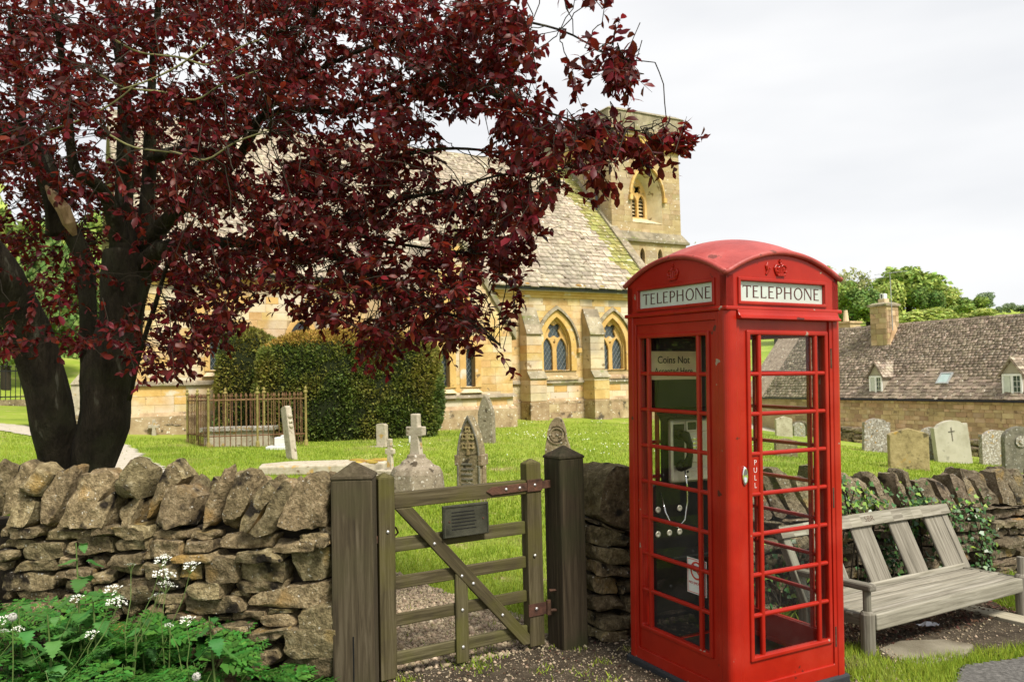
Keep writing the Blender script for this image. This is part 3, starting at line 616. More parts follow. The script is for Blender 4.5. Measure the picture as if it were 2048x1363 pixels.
MB().plate(rect(GX0-.08, GX1+.08, -.7, .55), (), GY-.09, GY+.05).box(GX1, GX1+.08, GY, 0, -.7, .55).hexa([(GX0-.08, GY-.09, .55), (GX1+.08, GY-.09, .55), (GX1+.08, GY+.05, .55), (GX0-.08, GY+.05, .55), (GX0-.08, GY, .66), (GX1+.01, GY, .66), (GX1+.01, GY+.05, .66), (GX0-.08, GY+.05, .66)]).obj('plinth', 'plinth', church)
MB().hexa([(GX0, GY-.10, .88), (GX1+.08, GY-.10, .88), (GX1+.08, GY+.02, .88), (GX0, GY+.02, .88), (GX0, GY-.08, .93), (GX1+.08, GY-.08, .93), (GX1, GY+.02, 1.0), (GX0, GY+.02, 1.0)]).obj('string_course', 'coping', church)
gm = (GX0+GX1)/2; k_ = (5.5-2.7)/(GX1-gm)
cpw = MB()
for sx, xe in ((1, GX1+.12), (-1, GX0-.12)):
    ze = 2.7-.12*k_; cpw.hexa([(xe, GY-.08, ze), (gm, GY-.08, 5.5), (gm, GY+.35, 5.5), (xe, GY+.35, ze), (xe, GY-.08, ze+.30), (gm, GY-.08, 5.80), (gm, GY+.35, 5.80), (xe, GY+.35, ze+.30)])
cpw.obj('gable_coping', 'coping', church, bevel=.015, fix=True)
def slate_roof(parent, O, ux, us, length, slope_len, rows, m, limit=300, wr=(.18, .42), th=.035, key=None, name='roof_slate', moss=None, skip=None):
    """courses of stone slates; O eaves corner, ux along the eaves, us up the slope"""
    ux = V(ux).normalized(); us = V(us).normalized(); n = ux.cross(us).normalized()
    it = []; s0 = -.05; e0, e1 = rows
    while s0 < slope_len:
        ex = e0+(e1-e0)*max(0, s0)/slope_len; ex *= R_.uniform(.94, 1.06); x = -R_.uniform(0, .2)
        while x < length:
            w = R_.uniform(*wr)*(1-.35*max(0, s0)/slope_len); x1 = x+w; xa, xb = max(x, 0), min(x1, length)
            if xb-xa > .05 and not (skip and skip((xa+xb)/2, s0+ex/2)):
                ja = R_.uniform(-.022, .022); lift = R_.uniform(.0, .022); t_ = R_.uniform(-.02, .02)
                R3 = Matrix((ux, us, n)).transposed().to_4x4()
                M = Matrix.Translation(V(O)+ux*(xa+xb)/2+us*(s0+ex*.62+ja)+n*(lift+.03)) @ R3 @ Matrix.Rotation(-.10+R_.uniform(-.03, .03), 4, 'X') @ Matrix.Rotation(t_, 4, 'Z') @ Matrix.Diagonal((xb-xa-.012, ex*1.3, th*R_.uniform(.7, 1.3), 1))
                mm = moss((xa+xb)/2, s0) if moss else m
                it.append((M, mm))
            x = x1
        s0 += ex
    if key: it.sort(key=key)
    pieces(name, it, parent, limit)
RK = 1.04; RY, RZ = 5.2, 4.40+1.04*5.45
def roofpt(x, y): return (x, y, 4.40+RK*(y+.25))
ro = MB().hexa([(-14, -.25, 4.26), (3.3, -.25, 4.26), (3.3, RY, RZ-.14), (-14, RY, RZ-.14), roofpt(-14, -.25), roofpt(3.3, -.25), roofpt(3.3, RY), roofpt(-14, RY)])
ro.hexa([(-14, RY, RZ-.14), (3.3, RY, RZ-.14), (3.3, 10.6, 4.2), (-14, 10.6, 4.2), (-14, RY, RZ), (3.3, RY, RZ), (3.3, 10.6, 4.4), (-14, 10.6, 4.4)])
roof = ro.obj('roof', 'slate', church)
sl = sqrt((RY+.25)**2+(RZ-4.4)**2)
slate_roof(roof, (-14, -.30, 4.40), (1, 0, 0), (0, 1, RK), 17.3, sl, (.24, .14), 'slate', wr=(.16, .38), key=lambda q: (-q[0].translation.x if q[0].translation.x > -3.5 else 50)+.3*q[0].translation.z,
           moss=lambda x, s: 'slate_moss' if x > 16.35+.35*sin(s*3.1)*R_.random() else 'slate')
rdg = MB()
x = -14
while x < 3.2: rdg.hexa([(x, RY-.2, RZ-.10), (x+.48, RY-.2, RZ-.10), (x+.48, RY+.2, RZ-.10), (x, RY+.2, RZ-.10), (x, RY-.03, RZ+.13), (x+.48, RY-.03, RZ+.13), (x+.48, RY+.03, RZ+.13), (x, RY+.03, RZ+.13)]); x += .5
rdg.obj('ridge_tiles', 'coping', roof)
ms_ = MB()
for x, w_ in ((-2.6, .12), (-2.3, .2), (-2.0, .14), (.0, .2), (.25, .1), (1.0, .12), (.95, .16), (-10, .3), (-7.5, .3)):
    ms_.ball((x, -.30, 4.47), w_*.45, 8, 5, (1.6, .8, .7))
ms_.obj('moss_tuft', 'yew_top', church, smooth=True)
# nave east verge coping, end wall
vc = MB(); 
for k in range(9):
    y0, y1 = -.42+k*.86, -.42+(k+1)*.86-.02
    if y0 > 5.2: break
    vc.hexa([(3.18, y0, 4.30+RK*(y0+.25)), (3.55, y0, 4.30+RK*(y0+.25)), (3.55, y1, 4.30+RK*(y1+.25)), (3.18, y1, 4.30+RK*(y1+.25)), (3.18, y0, 4.66+RK*(y0+.25)), (3.55, y0, 4.66+RK*(y0+.25)), (3.55, y1, 4.66+RK*(y1+.25)), (3.18, y1, 4.66+RK*(y1+.25))])
vc.obj('verge_coping', 'coping', church, bevel=.02)
MB().hexa([(3.28, 0, -.6), (3.5, 0, -.6), (3.5, 10.4, -.6), (3.28, 10.4, -.6), (3.28, 0, 4.4), (3.5, 0, 4.4), (3.5, 10.4, 4.4), (3.28, 10.4, 4.4)]).hexa([(3.28, 0, 4.4), (3.5, 0, 4.4), (3.5, 10.4, 4.4), (3.28, 10.4, 4.4), (3.28, 5.15, RZ-.2), (3.5, 5.15, RZ-.2), (3.5, 5.25, RZ-.2), (3.28, 5.25, RZ-.2)]).obj('end_wall', 'ashlar', church)
MB().box(-13.95, -13.65, 0, 10.4, -.6, 4.35).box(-13.7, 3.3, 9.95, 10.35, -.6, 4.3).obj('back_wall', 'ashlar', church)
# tower
TX0, TX1, TY0, TY1 = 3.3, 6.72, 2.2, 7.0
belf = arch(5.02, .74, 7.42, 8.45, 1.22, 10)
low_l = [arch(4.64, .115, 5.72, 6.15, .26, 6), arch(5.52, .115, 5.72, 6.15, .26, 6)]
tower = MB().plate(rect(TX0, TX1, 6.6, 11.6), [belf], TY0, TY0+.7).box(TX0, TX0+.7, TY0+.7, TY1, 6.6, 11.6).box(TX1-.7, TX1, TY0+.7, TY1, 6.6, 11.6).box(TX0+.7, TX1-.7, TY1-.5, TY1, 6.6, 11.6).box(TX0+.7, TX1-.7, TY0+.7, TY1-.5, 10.9, 11.1)
tower.plate(rect(TX0-.14, TX1+.14, -.6, 6.62), low_l, TY0-.12, TY0+.6).box(TX0-.14, TX1+.14, TY0+.6, TY1+.1, -.6, 6.62)
tower = tower.obj('tower', 'mortar', church)
tvis = lambda q: q[0].translation.z*-1
masonry(tower, rect(TX0, TX1, 7.0, 10.3), [scale_poly(belf, (5.02, 8.3), 1.08)], TY0, (.17, .28), (.28, .62), 'tower_stone', name='tower_block', vis=tvis)
masonry(tower, rect(TX0-.14, TX1+.14, 3.9, 6.60), [scale_poly(h_, (h_[0][0]+.115, 6.0), 1.35) for h_ in low_l], TY0-.12, (.2, .3), (.35, .7), 'tower_stone', name='lower_block', vis=tvis, limit=100)
ML = Matrix.Rotation(-pi/2, 4, 'Z'); ML = Matrix.Translation((TX0, 0, 0)) @ ML     # left face: local u = -y
masonry(tower, rect(-TY1, -TY0, 7.0, 10.3), [], 0, (.17, .28), (.28, .62), 'tower_stone', name='side_block', M=ML, vis=tvis, limit=200)
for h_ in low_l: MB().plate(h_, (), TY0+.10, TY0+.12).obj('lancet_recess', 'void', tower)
for (a0, a1, z0, z1, o0, o1) in ((0, 0, 6.62, 6.72, .24, .24), (0, 0, 6.72, 7.05, .22, .02)):
    MB().hexa([(TX0-o0, TY0-o0, z0), (TX1+o0, TY0-o0, z0), (TX1+o0, TY1+o0, z0), (TX0-o0, TY1+o0, z0), (TX0-o1, TY0-o1, z1), (TX1+o1, TY0-o1, z1), (TX1+o1, TY1+o1, z1), (TX0-o1, TY1+o1, z1)]).obj('string_course', 'coping', tower)
# corbel table of little pointed niches
def niche_row(u0, u1, M):
    n = int((u1-u0)/.26); p = (u1-u0)/n; hol = [arch(u0+p*(i+.5), .075, 10.42, 10.56, .13, 3) for i in range(n)]
    return [(u0, 10.36), (u1, 10.36), (u1, 10.80), (u0, 10.80)], hol
MB().plate(*niche_row(TX0-.1, TX1+.1, None), TY0-.13, TY0+.02).plate(*niche_row(-TY1-.1, -TY0+.1, None), -.13, .02, ML).obj('corbel_table', 'dressed', tower)
MB().box(TX0-.16, TX1+.16, TY0-.20, TY1+.16, 10.80, 10.92).box(TX0-.26, TX1+.26, TY0-.28, TY1+.26, 10.92, 11.02).obj('cornice', 'tower_stone', tower, bevel=.02)
pw = MB(); o_ = .16
pw.box(TX0-o_, TX1+o_, TY0-o_-.02, TY0+.22, 11.02, 11.72).box(TX0-o_, TX0+.22, TY0+.22, TY1+o_, 11.02, 11.72).box(TX1-.22, TX1+o_, TY0+.22, TY1+o_, 11.02, 11.72).box(TX0+.22, TX1-.22, TY1-.22, TY1+o_, 11.02, 11.72)
pw.obj('parapet', 'coping', tower, bevel=.02)
cc = MB(); o_ = .22
cc.hexa([(TX0-o_, TY0-o_-.02, 11.72), (TX1+o_, TY0-o_-.02, 11.72), (TX1+o_, TY1+o_, 11.72), (TX0-o_, TY1+o_, 11.72), (TX0+.05, TY0+.05, 11.90), (TX1-.05, TY0+.05, 11.90), (TX1-.05, TY1-.05, 11.90), (TX0+.05, TY1-.05, 11.90)])
cc.obj('parapet_coping', 'coping', tower, bevel=.02)
# belfry window: splayed reveal, tracery, louvres, hood
inner = arch(5.02, .44, 7.72, 8.45, .86, 10)
bw = MB().loft([(x, TY0-.02, z) for x, z in belf], [(x, TY0+.62, z) for x, z in inner]).obj('belfry_window', 'ashlar_pale', church, fix=True)
tl = [arch(4.82, .155, 7.76, 8.35, .3, 6), arch(5.22, .155, 7.76, 8.35, .3, 6)]
MB().plate(arch(5.02, .48, 7.68, 8.45, .92, 10), tl+[foil(5.02, 8.88, .19, 4, 28)], TY0+.58, TY0+.70).obj('tracery', 'dressed', bw, bevel=.02)
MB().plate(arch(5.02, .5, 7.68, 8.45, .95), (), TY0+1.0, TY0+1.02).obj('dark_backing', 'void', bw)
for k in range(6):
    z = 7.80+k*.145
    link('louvre', MB().box(4.58, 5.46, -.09, .09, -.014, .014).mesh('louvre', 'ashlar_pale'), bw, M=Matrix.Translation((0, TY0+.80, z)) @ Matrix.Rotation(radians(38), 4, 'X'))
ar = arch(5.02, .80, 7.4, 8.45, 1.30, 12)[2:]; hd = MB()
for p, q in zip(ar[:-1], ar[1:]): hd.hexa([(p[0], TY0-.13, p[1]), (q[0], TY0-.13, q[1]), (q[0], TY0, q[1]), (p[0], TY0, p[1])]+[(5.02+(x-5.02)*1.09, yy, 8.45+(z-8.45)*1.07+.01) for (x, z), yy in ((p, TY0-.09), (q, TY0-.09), (q, TY0), (p, TY0))])
for sx in (-1, 1): hd.box(5.02+sx*.84-.07, 5.02+sx*.84+.07, TY0-.15, TY0, 8.28, 8.46)
hd.obj('hood_mould', 'dressed', bw, fix=True)
dp = MB(); dp.tube([(TX0-.09, 3.05, 10.1), (TX0-.09, 3.05, 7.6)], .055, 8); dp.box(TX0-.19, TX0-.01, 2.93, 3.17, 10.05, 10.28); dp.obj('downpipe', 'gutter', tower)
# wing roof
wr_ = MB()
for sx, xe in ((1, GX1+.1), (-1, GX0-.1)): wr_.hexa([(xe, GY+.3, 2.58), (gm, GY+.3, 5.40), (gm, 1.2, 5.40), (xe, 1.2, 2.58), (xe, GY+.3, 2.70), (gm, GY+.3, 5.52), (gm, 1.2, 5.52), (xe, 1.2, 2.70)])
wrf = wr_.obj('wing_roof', 'slate', church, fix=True)
# ------------------------------------------------------------------ cottage
KA = atan2(-.89, .455)
cott = thing('cottage', 'long stone cottage with brown stone-slate roof, two dormers and a chimney beyond the graves', 'cottage', (18.5, 46, 0), KA)
CK = 1.1; CRY, CRZ = 3.5, .30+1.1*3.65
cw = MB().box(-8, 16, 0, 7, -3.2, .25).obj('wall', 'mortar', cott)
it = []
for x0, x1, z0, z1 in courses(rect(-4, 11.5, -2.3, .2), [], (.13, .24), .22, .60, R_, .02):
    it.append((boxM(x0, x1, -.02*R_.uniform(.4, 1.6), .05, z0, z1), 'cott_wall'))
it.sort(key=lambda q: -q[0].translation.z-.1*q[0].translation.x); pieces('wall_stone', it, cw)
cr_ = MB().hexa([(-8, -.15, .18), (16, -.15, .18), (16, CRY, CRZ-.12), (-8, CRY, CRZ-.12), (-8, -.15, .30), (16, -.15, .30), (16, CRY, CRZ), (-8, CRY, CRZ)])
cr_.hexa([(-8, CRY, CRZ-.12), (16, CRY, CRZ-.12), (16, 7.15, .18), (-8, 7.15, .18), (-8, CRY, CRZ), (16, CRY, CRZ), (16, 7.15, .3), (-8, 7.15, .3)])
croof = cr_.obj('roof', 'slate_dark', cott)
csl = sqrt(3.65**2+(CRZ-.3)**2)
slate_roof(croof, (-6, -.20, .30), (1, 0, 0), (0, 1, CK), 19, csl, (.22, .15), 'slate_dark', wr=(.16, .36), th=.04, key=lambda q: abs(q[0].translation.x-5)*.2+q[0].translation.z)
rg = MB(); x = -6
while x < 13: z_ = CRZ+R_.uniform(-.02, .02); rg.hexa([(x, CRY-.18, z_-.08), (x+.4, CRY-.18, z_-.08), (x+.4, CRY+.18, z_-.08), (x, CRY+.18, z_-.08), (x, CRY-.05, z_+.11), (x+.4, CRY-.05, z_+.11), (x+.4, CRY+.05, z_+.11), (x, CRY+.05, z_+.11)]); x += .41
rg.obj('ridge_tiles', 'slate_dark', croof)
cg = MB(); cg.tube([(-6, -.27, .24), (16, -.27, .20)], .06, 8); cg.obj('gutter', 'iron', cott)
def dormer(cx, y0, zs, w, h, ap):
    d = MB(); yb = (zs+h+.5-.3)/CK+.2
    d.hexa([(cx-w/2, y0, zs-.1), (cx+w/2, y0, zs-.1), (cx+w/2, yb+.9, zs-.1), (cx-w/2, yb+.9, zs-.1), (cx-w/2, y0, zs+h), (cx+w/2, y0, zs+h), (cx+w/2, yb+.9, zs+h), (cx-w/2, yb+.9, zs+h)])
    d.plate([(cx-w/2, zs+h), (cx+w/2, zs+h), (cx, ap-.06)], (), y0, y0+2.0)
    o = d.obj('dormer', 'render', cott)
    fr = MB().plate(rect(cx-w/2+.02, cx+w/2-.02, zs-.04, zs+h), [rect(cx-w/2+.10, cx-.06, zs+.09, zs+h-.09), rect(cx+.06, cx+w/2-.10, zs+.09, zs+h-.09)], y0-.05, y0+.03)
    fr.obj('window_frame', 'white', o)
    MB().box(cx-w/2+.09, cx+w/2-.09, y0-.012, y0-.008, zs+.08, zs+h-.08).obj('window_glass', 'ch_glass', o)
    MB().box(cx-w/2+.10, cx-.10, y0-.018, y0-.014, zs+.09, zs+h-.09).obj('curtain', 'curtain', o)
    gb = MB()
    for k in range(1, 4): gb.box(cx+.06, cx+w/2-.10, y0-.03, y0-.018, zs+.09+k*(h-.18)/4-.009, zs+.09+k*(h-.18)/4+.009)
    gb.box(cx+w/4-.03, cx+w/4-.012, y0-.03, y0-.018, zs+.09, zs+h-.09); gb.obj('glazing_bar', 'white', o)
    rr = MB(); e = .10; sl_ = (ap-zs-h)/(w/2)
    for sx in (-1, 1):
        xe = cx+sx*(w/2+e); ze = zs+h-e*sl_
        rr.hexa([(xe, y0-.14, ze), (cx, y0-.14, ap), (cx, y0+2.2, ap), (xe, y0+2.2, ze), (xe, y0-.14, ze+.07), (cx, y0-.14, ap+.08), (cx, y0+2.2, ap+.08), (xe, y0+2.2, ze+.07)])
    rr.obj('dormer_roof', 'slate_dark', o, fix=True); its = []
    for sx in (-1, 1):
        it = its; L_ = sqrt((w/2+e)**2+(ap-zs-h+e*sl_)**2)
        us = V((-sx*(w/2+e), 0, ap-zs-h+e*sl_)).normalized(); ux = V((0, -sx, 0)); n = V((0, -sx, 0)).cross(us); n = n if n.z > 0 else -n
        s = 0
        while s < L_:
            yy = 0
            while yy < 1.7:
                ww = R_.uniform(.18, .32); p = V((cx+sx*(w/2+e), y0-.12+yy+ww/2, zs+h-e*sl_+.08))+us*(s+.1)+n*.02
                it.append((Matrix.Translation(p) @ Matrix((V((0, 1, 0)), us, V((0, 1, 0)).cross(us))).transposed().to_4x4() @ Matrix.Rotation(-.1, 4, 'X') @ Matrix.Diagonal((ww-.02, .24, .035, 1)), 'slate' if R_.random() < .5 else 'slate_dark')); yy += ww
            s += .17
    pieces('dormer_slate', its, o)
    return o
dormer(2.10, .06, .40, .84, 1.08, 2.14); dormer(9.48, .02, .30, .96, 1.16, 2.12)
sk = Matrix.Translation((5.72, .60, .30+CK*.75+.17)) @ Matrix.Rotation(atan(CK), 4, 'X')
so = link('skylight', MB().plate(rect(-.33, .33, -.36, .36), [rect(-.26, .26, -.29, .29)], -.05, .05, Matrix.Rotation(-pi/2, 4, 'X')).mesh('skylight', 'galv'), cott, M=sk)
link('skylight_glass', MB().box(-.27, .27, -.3, .3, .0, .02).mesh('skylight_glass', 'skyglass'), so)
ch = MB().box(.05, 1.12, 2.35, 3.35, 2.6, 5.40).obj('chimney', 'mortar', cott)
it = []
for x0, x1, z0, z1 in courses(rect(.05, 1.12, 2.9, 5.40), [], (.26, .36), .35, .6, R_, .02): it.append((boxM(x0, x1, 2.33-.008*R_.random(), 2.4, z0, z1), 'cott_wall'))
for x0, x1, z0, z1 in courses(rect(2.35, 3.35, 2.9, 5.40), [], (.26, .36), .35, .6, R_, .02): it.append((boxM(1.08, 1.14, x0, x1, z0, z1), 'cott_wall'))
pieces('chimney_stone', it, ch)
MB().box(-.06, 1.22, 2.24, 3.46, 5.40, 5.52).hexa([(-.02, 2.28, 5.52), (1.18, 2.28, 5.52), (1.18, 3.42, 5.52), (-.02, 3.42, 5.52), (.15, 2.5, 5.62), (1.0, 2.5, 5.62), (1.0, 3.2, 5.62), (.15, 3.2, 5.62)]).obj('chimney_cap', 'coping', ch)
MB().hexa([(1.10, 2.32, 3.2), (1.3, 2.32, 3.2), (1.3, 3.5, 3.2), (1.10, 3.5, 3.2), (1.10, 2.9, 4.5), (1.14, 2.9, 4.5), (1.14, 2.95, 4.5), (1.10, 2.95, 4.5)]).obj('chimney_gablet', 'cott_wall', ch)
pt = MB(); pt.box(.38, .80, 2.65, 3.05, 5.60, 5.84); pt.obj('chimney_pot', 'terracotta', ch)
MB().box(.46, .74, 2.70, 2.98, 5.84, 6.14).obj('cowl', 'white', ch, bevel=.02); MB().box(.54, .62, 2.69, 2.71, 5.88, 6.10).obj('cowl_slot', 'void', ch)
an = MB(); an.tube([(1.30, 2.6, 4.0), (1.28, 2.6, 7.3)], .022, 6)
an.tube([(.5, 2.3, 7.22), (2.2, 2.9, 7.28)], .012, 4); an.tube([(.2, 2.4, 7.02), (1.3, 2.6, 7.05)], .012, 4)
for k in range(7): x_ = .55+k*.25; an.tube([(x_, 2.2+k*.09, 7.22), (x_, 2.5+k*.09, 7.25)], .008, 4)
tag(an.obj('aerial', 'galv'), 'thin pole television aerial beside the cottage chimney', 'aerial'); bpy.data.objects['aerial'].location = (18.5, 46, 0); bpy.data.objects['aerial'].rotation_euler = (0, 0, KA)
kM = cott.matrix_basis.inverted(); kA = np.array(kM)
def m_bounce_sheet(X, Y): u = kA[0, 0]*X+kA[0, 1]*Y+kA[0, 3]; w = kA[1, 0]*X+kA[1, 1]*Y+kA[1, 3]; return (w > -5.5) & (w < .2) & (u > -14) & (u < 18)
grid_sheet('bounce_sheet', np.arange(4, 34, .4), np.arange(26, 62, .4), 'palepath', .03, m_bounce_sheet)  # unseen pale sheet added to bounce grey light onto the cottage front
# second roof beyond it, of which only a chimney shows
h2 = thing('cottage', 'low cottage farther back, its short chimney with pale pot showing over the nearer roof', 'cottage', (21, 55, 0), KA)
MB().box(-4, 5, 0, 6, -2.5, .9).obj('wall', 'cott_wall', h2)
MB().hexa([(-4.1, -.1, .9), (5.1, -.1, .9), (5.1, 6.1, .9), (-4.1, 6.1, .9), (-4.1, 2.9, 4.1), (5.1, 2.9, 4.1), (5.1, 3.1, 4.1), (-4.1, 3.1, 4.1)]).obj('roof', 'slate_dark', h2)
c_ = at(1692, 640, 56.5)
q = h2.matrix_basis.inverted() @ c_
h2c = MB().box(q.x-.75, q.x+.75, q.y-.5, q.y+.5, 2.6, q.z-.25).box(q.x-.85, q.x+.85, q.y-.6, q.y+.6, q.z-.25, q.z-.12).obj('chimney', 'cott_wall', h2)
m_ = MB(); m_.lathe([(.20, 0), (.15, .5), (.12, .8)], 10, Matrix.Translation((q.x, q.y, q.z-.12))); m_.obj('chimney_pot', 'terracotta', h2c)

# ------------------------------------------------------------------ trees on the hill and behind the church
def crown_mesh(name, seed, m, n=5200, leaf=.30, blobs=16, flatn=1.0, hollow=.0, airy=.16):
    rg_ = np.random.default_rng(seed); cs = unit(rg_.normal(size=(blobs, 3)))*np.cbrt(rg_.uniform(.15, 1, (blobs, 1)))*np.array([.68, .68, .62]); cs[:, 2] += .05
    rs = rg_.uniform(.22, .46, blobs); k = rg_.choice(blobs, n, p=rs**2/(rs**2).sum())
    d = unit(rg_.normal(size=(n, 3))); p = cs[k]+d*(rs[k]*(1-airy*rg_.random(n)**.7*2.2).clip(.35, 1.25))[:, None]
    nd = unit(d+rg_.normal(size=(n, 3))*.6); ax = unit(np.cross(nd, rg_.normal(size=(n, 3))))
    L_ = leaf*rg_.uniform(.6, 1.25, n)
    v, f = leaves(p, ax, nd, L_, L_*.72, .1, .12)
    return npmesh(name, v, f, m)
CM = {('mid', i): crown_mesh('crown', 20+i, 'tree_mid', leaf=.15) for i in range(2)}
CM.update({('dark', i): crown_mesh('crown', 30+i, 'tree_dark', leaf=.14) for i in range(2)})
CM.update({('light', i): crown_mesh('crown', 40+i, 'tree_light', leaf=.15) for i in range(2)})
CM.update({('pale', i): crown_mesh('crown', 50+i, 'tree_pale', n=1500, leaf=.13, blobs=22, airy=.35) for i in range(2)})
CM.update({('far', i): crown_mesh('crown', 60+i, 'tree_far', n=2600, leaf=.2) for i in range(2)})
def bg_tree(px, ytop, ybot, Y, wpx, kind, label, i=0, rot=0, group='trees on the far hillside', deep=0.0):
    top = at(px, ytop, Y); bot = at(px, ybot, Y); g = gz(top.x, Y); bot.z = min(bot.z, g+1.5); rz_ = (top.z-bot.z)/2; rx_ = wpx/2/FPX*Y
    t = thing('broadleaf_tree', label, 'tree', (top.x, Y, g), rot, group)
    zc = (top.z+bot.z)/2-g; tr = MB(); tr.tube([(0, 0, -.5), (.05*rx_, 0, zc*.5), (0, .05*rx_, zc)], [rx_*.10+.05, rx_*.07+.04, rx_*.03+.02], 7)
    for k in range(4): a = k*1.6+rot; tr.tube([(0, 0, zc*.6), (cos(a)*rx_*.3, sin(a)*rx_*.3, zc+.1*rz_), (cos(a)*rx_*.6, sin(a)*rx_*.6, zc+.35*rz_)], [rx_*.05+.03, rx_*.03+.02, .02], 5)
    tr.obj('trunk', 'twig', t)
    c = link('crown', CM[(kind, i)], t); c.location = (0, 0, zc); c.scale = (rx_*1.08, rx_*1.08, rz_*1.06)
    return t
BT = [(1700, 522, 600, 118, 90, 'pale', 'thin pale-leaved tree just right of the telephone box roof, top of the hill', 0, .3),
      (1688, 560, 650, 100, 80, 'mid', 'mid-green round tree low behind the telephone box edge', 0, 1.0),
      (1735, 575, 655, 98, 96, 'dark', 'dense green tree left of the cottage chimney', 0, 2.0),
      (1812, 527, 640, 112, 150, 'mid', 'broad round-topped tree highest on the hill behind the aerial', 1, .5),
      (1768, 555, 650, 106, 80, 'light', 'yellow-green tree directly behind the cottage chimney', 1, 2.6),
      (1850, 562, 640, 108, 70, 'dark', 'darker tree right of the aerial, below the highest crown', 1, 1.2),
      (1900, 574, 640, 110, 92, 'light', 'pale green spreading tree in the middle of the hillside', 0, .9),
      (1940, 592, 645, 104, 74, 'mid', 'bushy green tree right of the pale spreading one', 0, 4.0),
      (1968, 584, 620, 135, 40, 'far', 'small dark tree on the skyline above the cottage ridge', 0, 0),
      (1850, 612, 660, 86, 120, 'light', 'low yellow-green thicket right above the cottage roof', 1, 3.0),
      (1960, 618, 660, 88, 110, 'light', 'low pale scrub along the cottage ridge farther right', 0, 5.0),
      (2018, 604, 628, 190, 24, 'far', 'rounded olive tree standing alone beside the green field', 1, 0),
      (2000, 612, 630, 195, 22, 'far', 'smallest dark tree at the field edge, left of the olive one', 0, 2),
      (2042, 608, 630, 190, 30, 'far', 'dark hedge tree at the right edge of the field', 1, 3),
      (1392, 466, 540, 75, 90, 'pale', 'pale tree top behind the church tower, left of the telephone box dome', 1, .4),
      (1545, 470, 560, 72, 90, 'pale', 'sparse feathery tree top above the telephone box dome', 0, 1.7),
      (1620, 520, 620, 90, 110, 'light', 'green tree hidden behind the telephone box', 0, 2.2)]
for b in BT: bg_tree(*b)
for b in [(95, 470, 735, 34, 190, 'dark', 'dark evergreen seen between the stems of the purple tree', 0, 1.0), (-60, 330, 700, 46, 260, 'light', 'yellow-green tree at the left edge behind the purple tree', 0, 2.0),
          (15, 500, 770, 31, 150, 'dark', 'dark shrubby tree low at the left edge above the iron fence', 1, 3.3), (165, 540, 780, 40, 120, 'dark', 'dark round tree between the forked stems of the purple tree', 1, 5.1),
          (30, 400, 640, 60, 200, 'mid', 'mid-green tree far behind the iron fence on the left', 1, .7), (210, 420, 700, 58, 180, 'mid', 'green tree behind the left end of the church', 0, .1)]:
    bg_tree(*b, group='trees behind the purple tree')
grid_sheet('hay_field', np.arange(95, 190, 3.), np.arange(150, 260, 4.), 'grass', .15)

# ------------------------------------------------------------------ yew topiary
def yew(name, label, outline, h, loc, top='yew_top', n=26000, prof=None):
    """clipped yew: plan outline extruded to h with rounded shoulders, skinned with thousands of short shoots"""
    t = thing(name, label, 'yew hedge', loc)
    cx = sum(p[0] for p in outline)/len(outline); cy = sum(p[1] for p in outline)/len(outline)
    prof = prof or [(.93, 0), (1.0, .12), (1.02, .45), (1.0, .75), (.95, .86), (.85, .95), (.5, 1.03), (.05, 1.06)]
    rings = [[(cx+(x-cx)*s, cy+(y-cy)*s, z*h) for x, y in outline] for s, z in prof]; k = len(outline)
    v = [p for r in rings for p in r]; f = [(i*k+j, i*k+(j+1) % k, (i+1)*k+(j+1) % k, (i+1)*k+j) for i in range(len(rings)-1) for j in range(k)]
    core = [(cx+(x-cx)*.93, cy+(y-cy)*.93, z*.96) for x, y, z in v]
    MB().add(core, f).obj('inner_shade_hull', 'yew_core', t)  # near-black hull: shade inside the yew put into its colour
    vv = np.array(v); ff = np.array(f); a, b, c, d = (vv[ff[:, i]] for i in range(4))
    ar = np.linalg.norm(np.cross(c-a, d-b), axis=1); nn = unit(np.cross(c-a, d-b)); q = RNG.choice(len(ff), n, p=ar/ar.sum()); u, w = RNG.random((2, n, 1))
    p = (a[q]*(1-u)+b[q]*u)*(1-w)+(d[q]*(1-u)+c[q]*u)*w; N_ = nn[q]
    lump = np.array([noise.noise(V(x)*1.9) for x in p])*.10+np.array([noise.noise(V(x)*6.) for x in p])*.045
    p = p+N_*(lump-.03-.09*RNG.random(n))[:, None]; dr = unit(N_*.9+RNG.normal(size=(n, 3))*.55+np.array([0, 0, .25])); L_ = RNG.uniform(.05, .115, n)
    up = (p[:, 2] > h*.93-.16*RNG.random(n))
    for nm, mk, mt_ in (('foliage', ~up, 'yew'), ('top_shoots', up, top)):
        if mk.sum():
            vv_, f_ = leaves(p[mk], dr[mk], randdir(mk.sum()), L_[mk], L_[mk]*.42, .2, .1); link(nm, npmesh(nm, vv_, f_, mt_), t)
    return t
def superell(rx, ry, ang, e=4.0, n=36):
    o = []
    for i in range(n):
        t = 2*pi*i/n; c, s_ = cos(t), sin(t); x = rx*math.copysign(abs(c)**(2/e), c); y = ry*math.copysign(abs(s_)**(2/e), s_); o.append((x*cos(ang)-y*sin(ang), x*sin(ang)+y*cos(ang)))
    return o
g0 = ground_at(700, 884); yc = V((at(700, 800, 20.9).x, 20.95, 0)); 
yew('yew_hedge', 'large rounded block of clipped dark yew with golden top before the church', superell(2.32, 1.02, CA*.30, 3.6), 2.66, (yc.x, yc.y, gz(yc.x, yc.y)-.05), n=52000)
p2 = at(497, 780, 21.6)
yew('yew_column', 'narrow round-topped clipped yew behind the railed tomb', superell(.80, .80, 0, 2.6, 24), 2.72, (p2.x, 21.6, gz(p2.x, 21.6)), top='yew', n=15000)

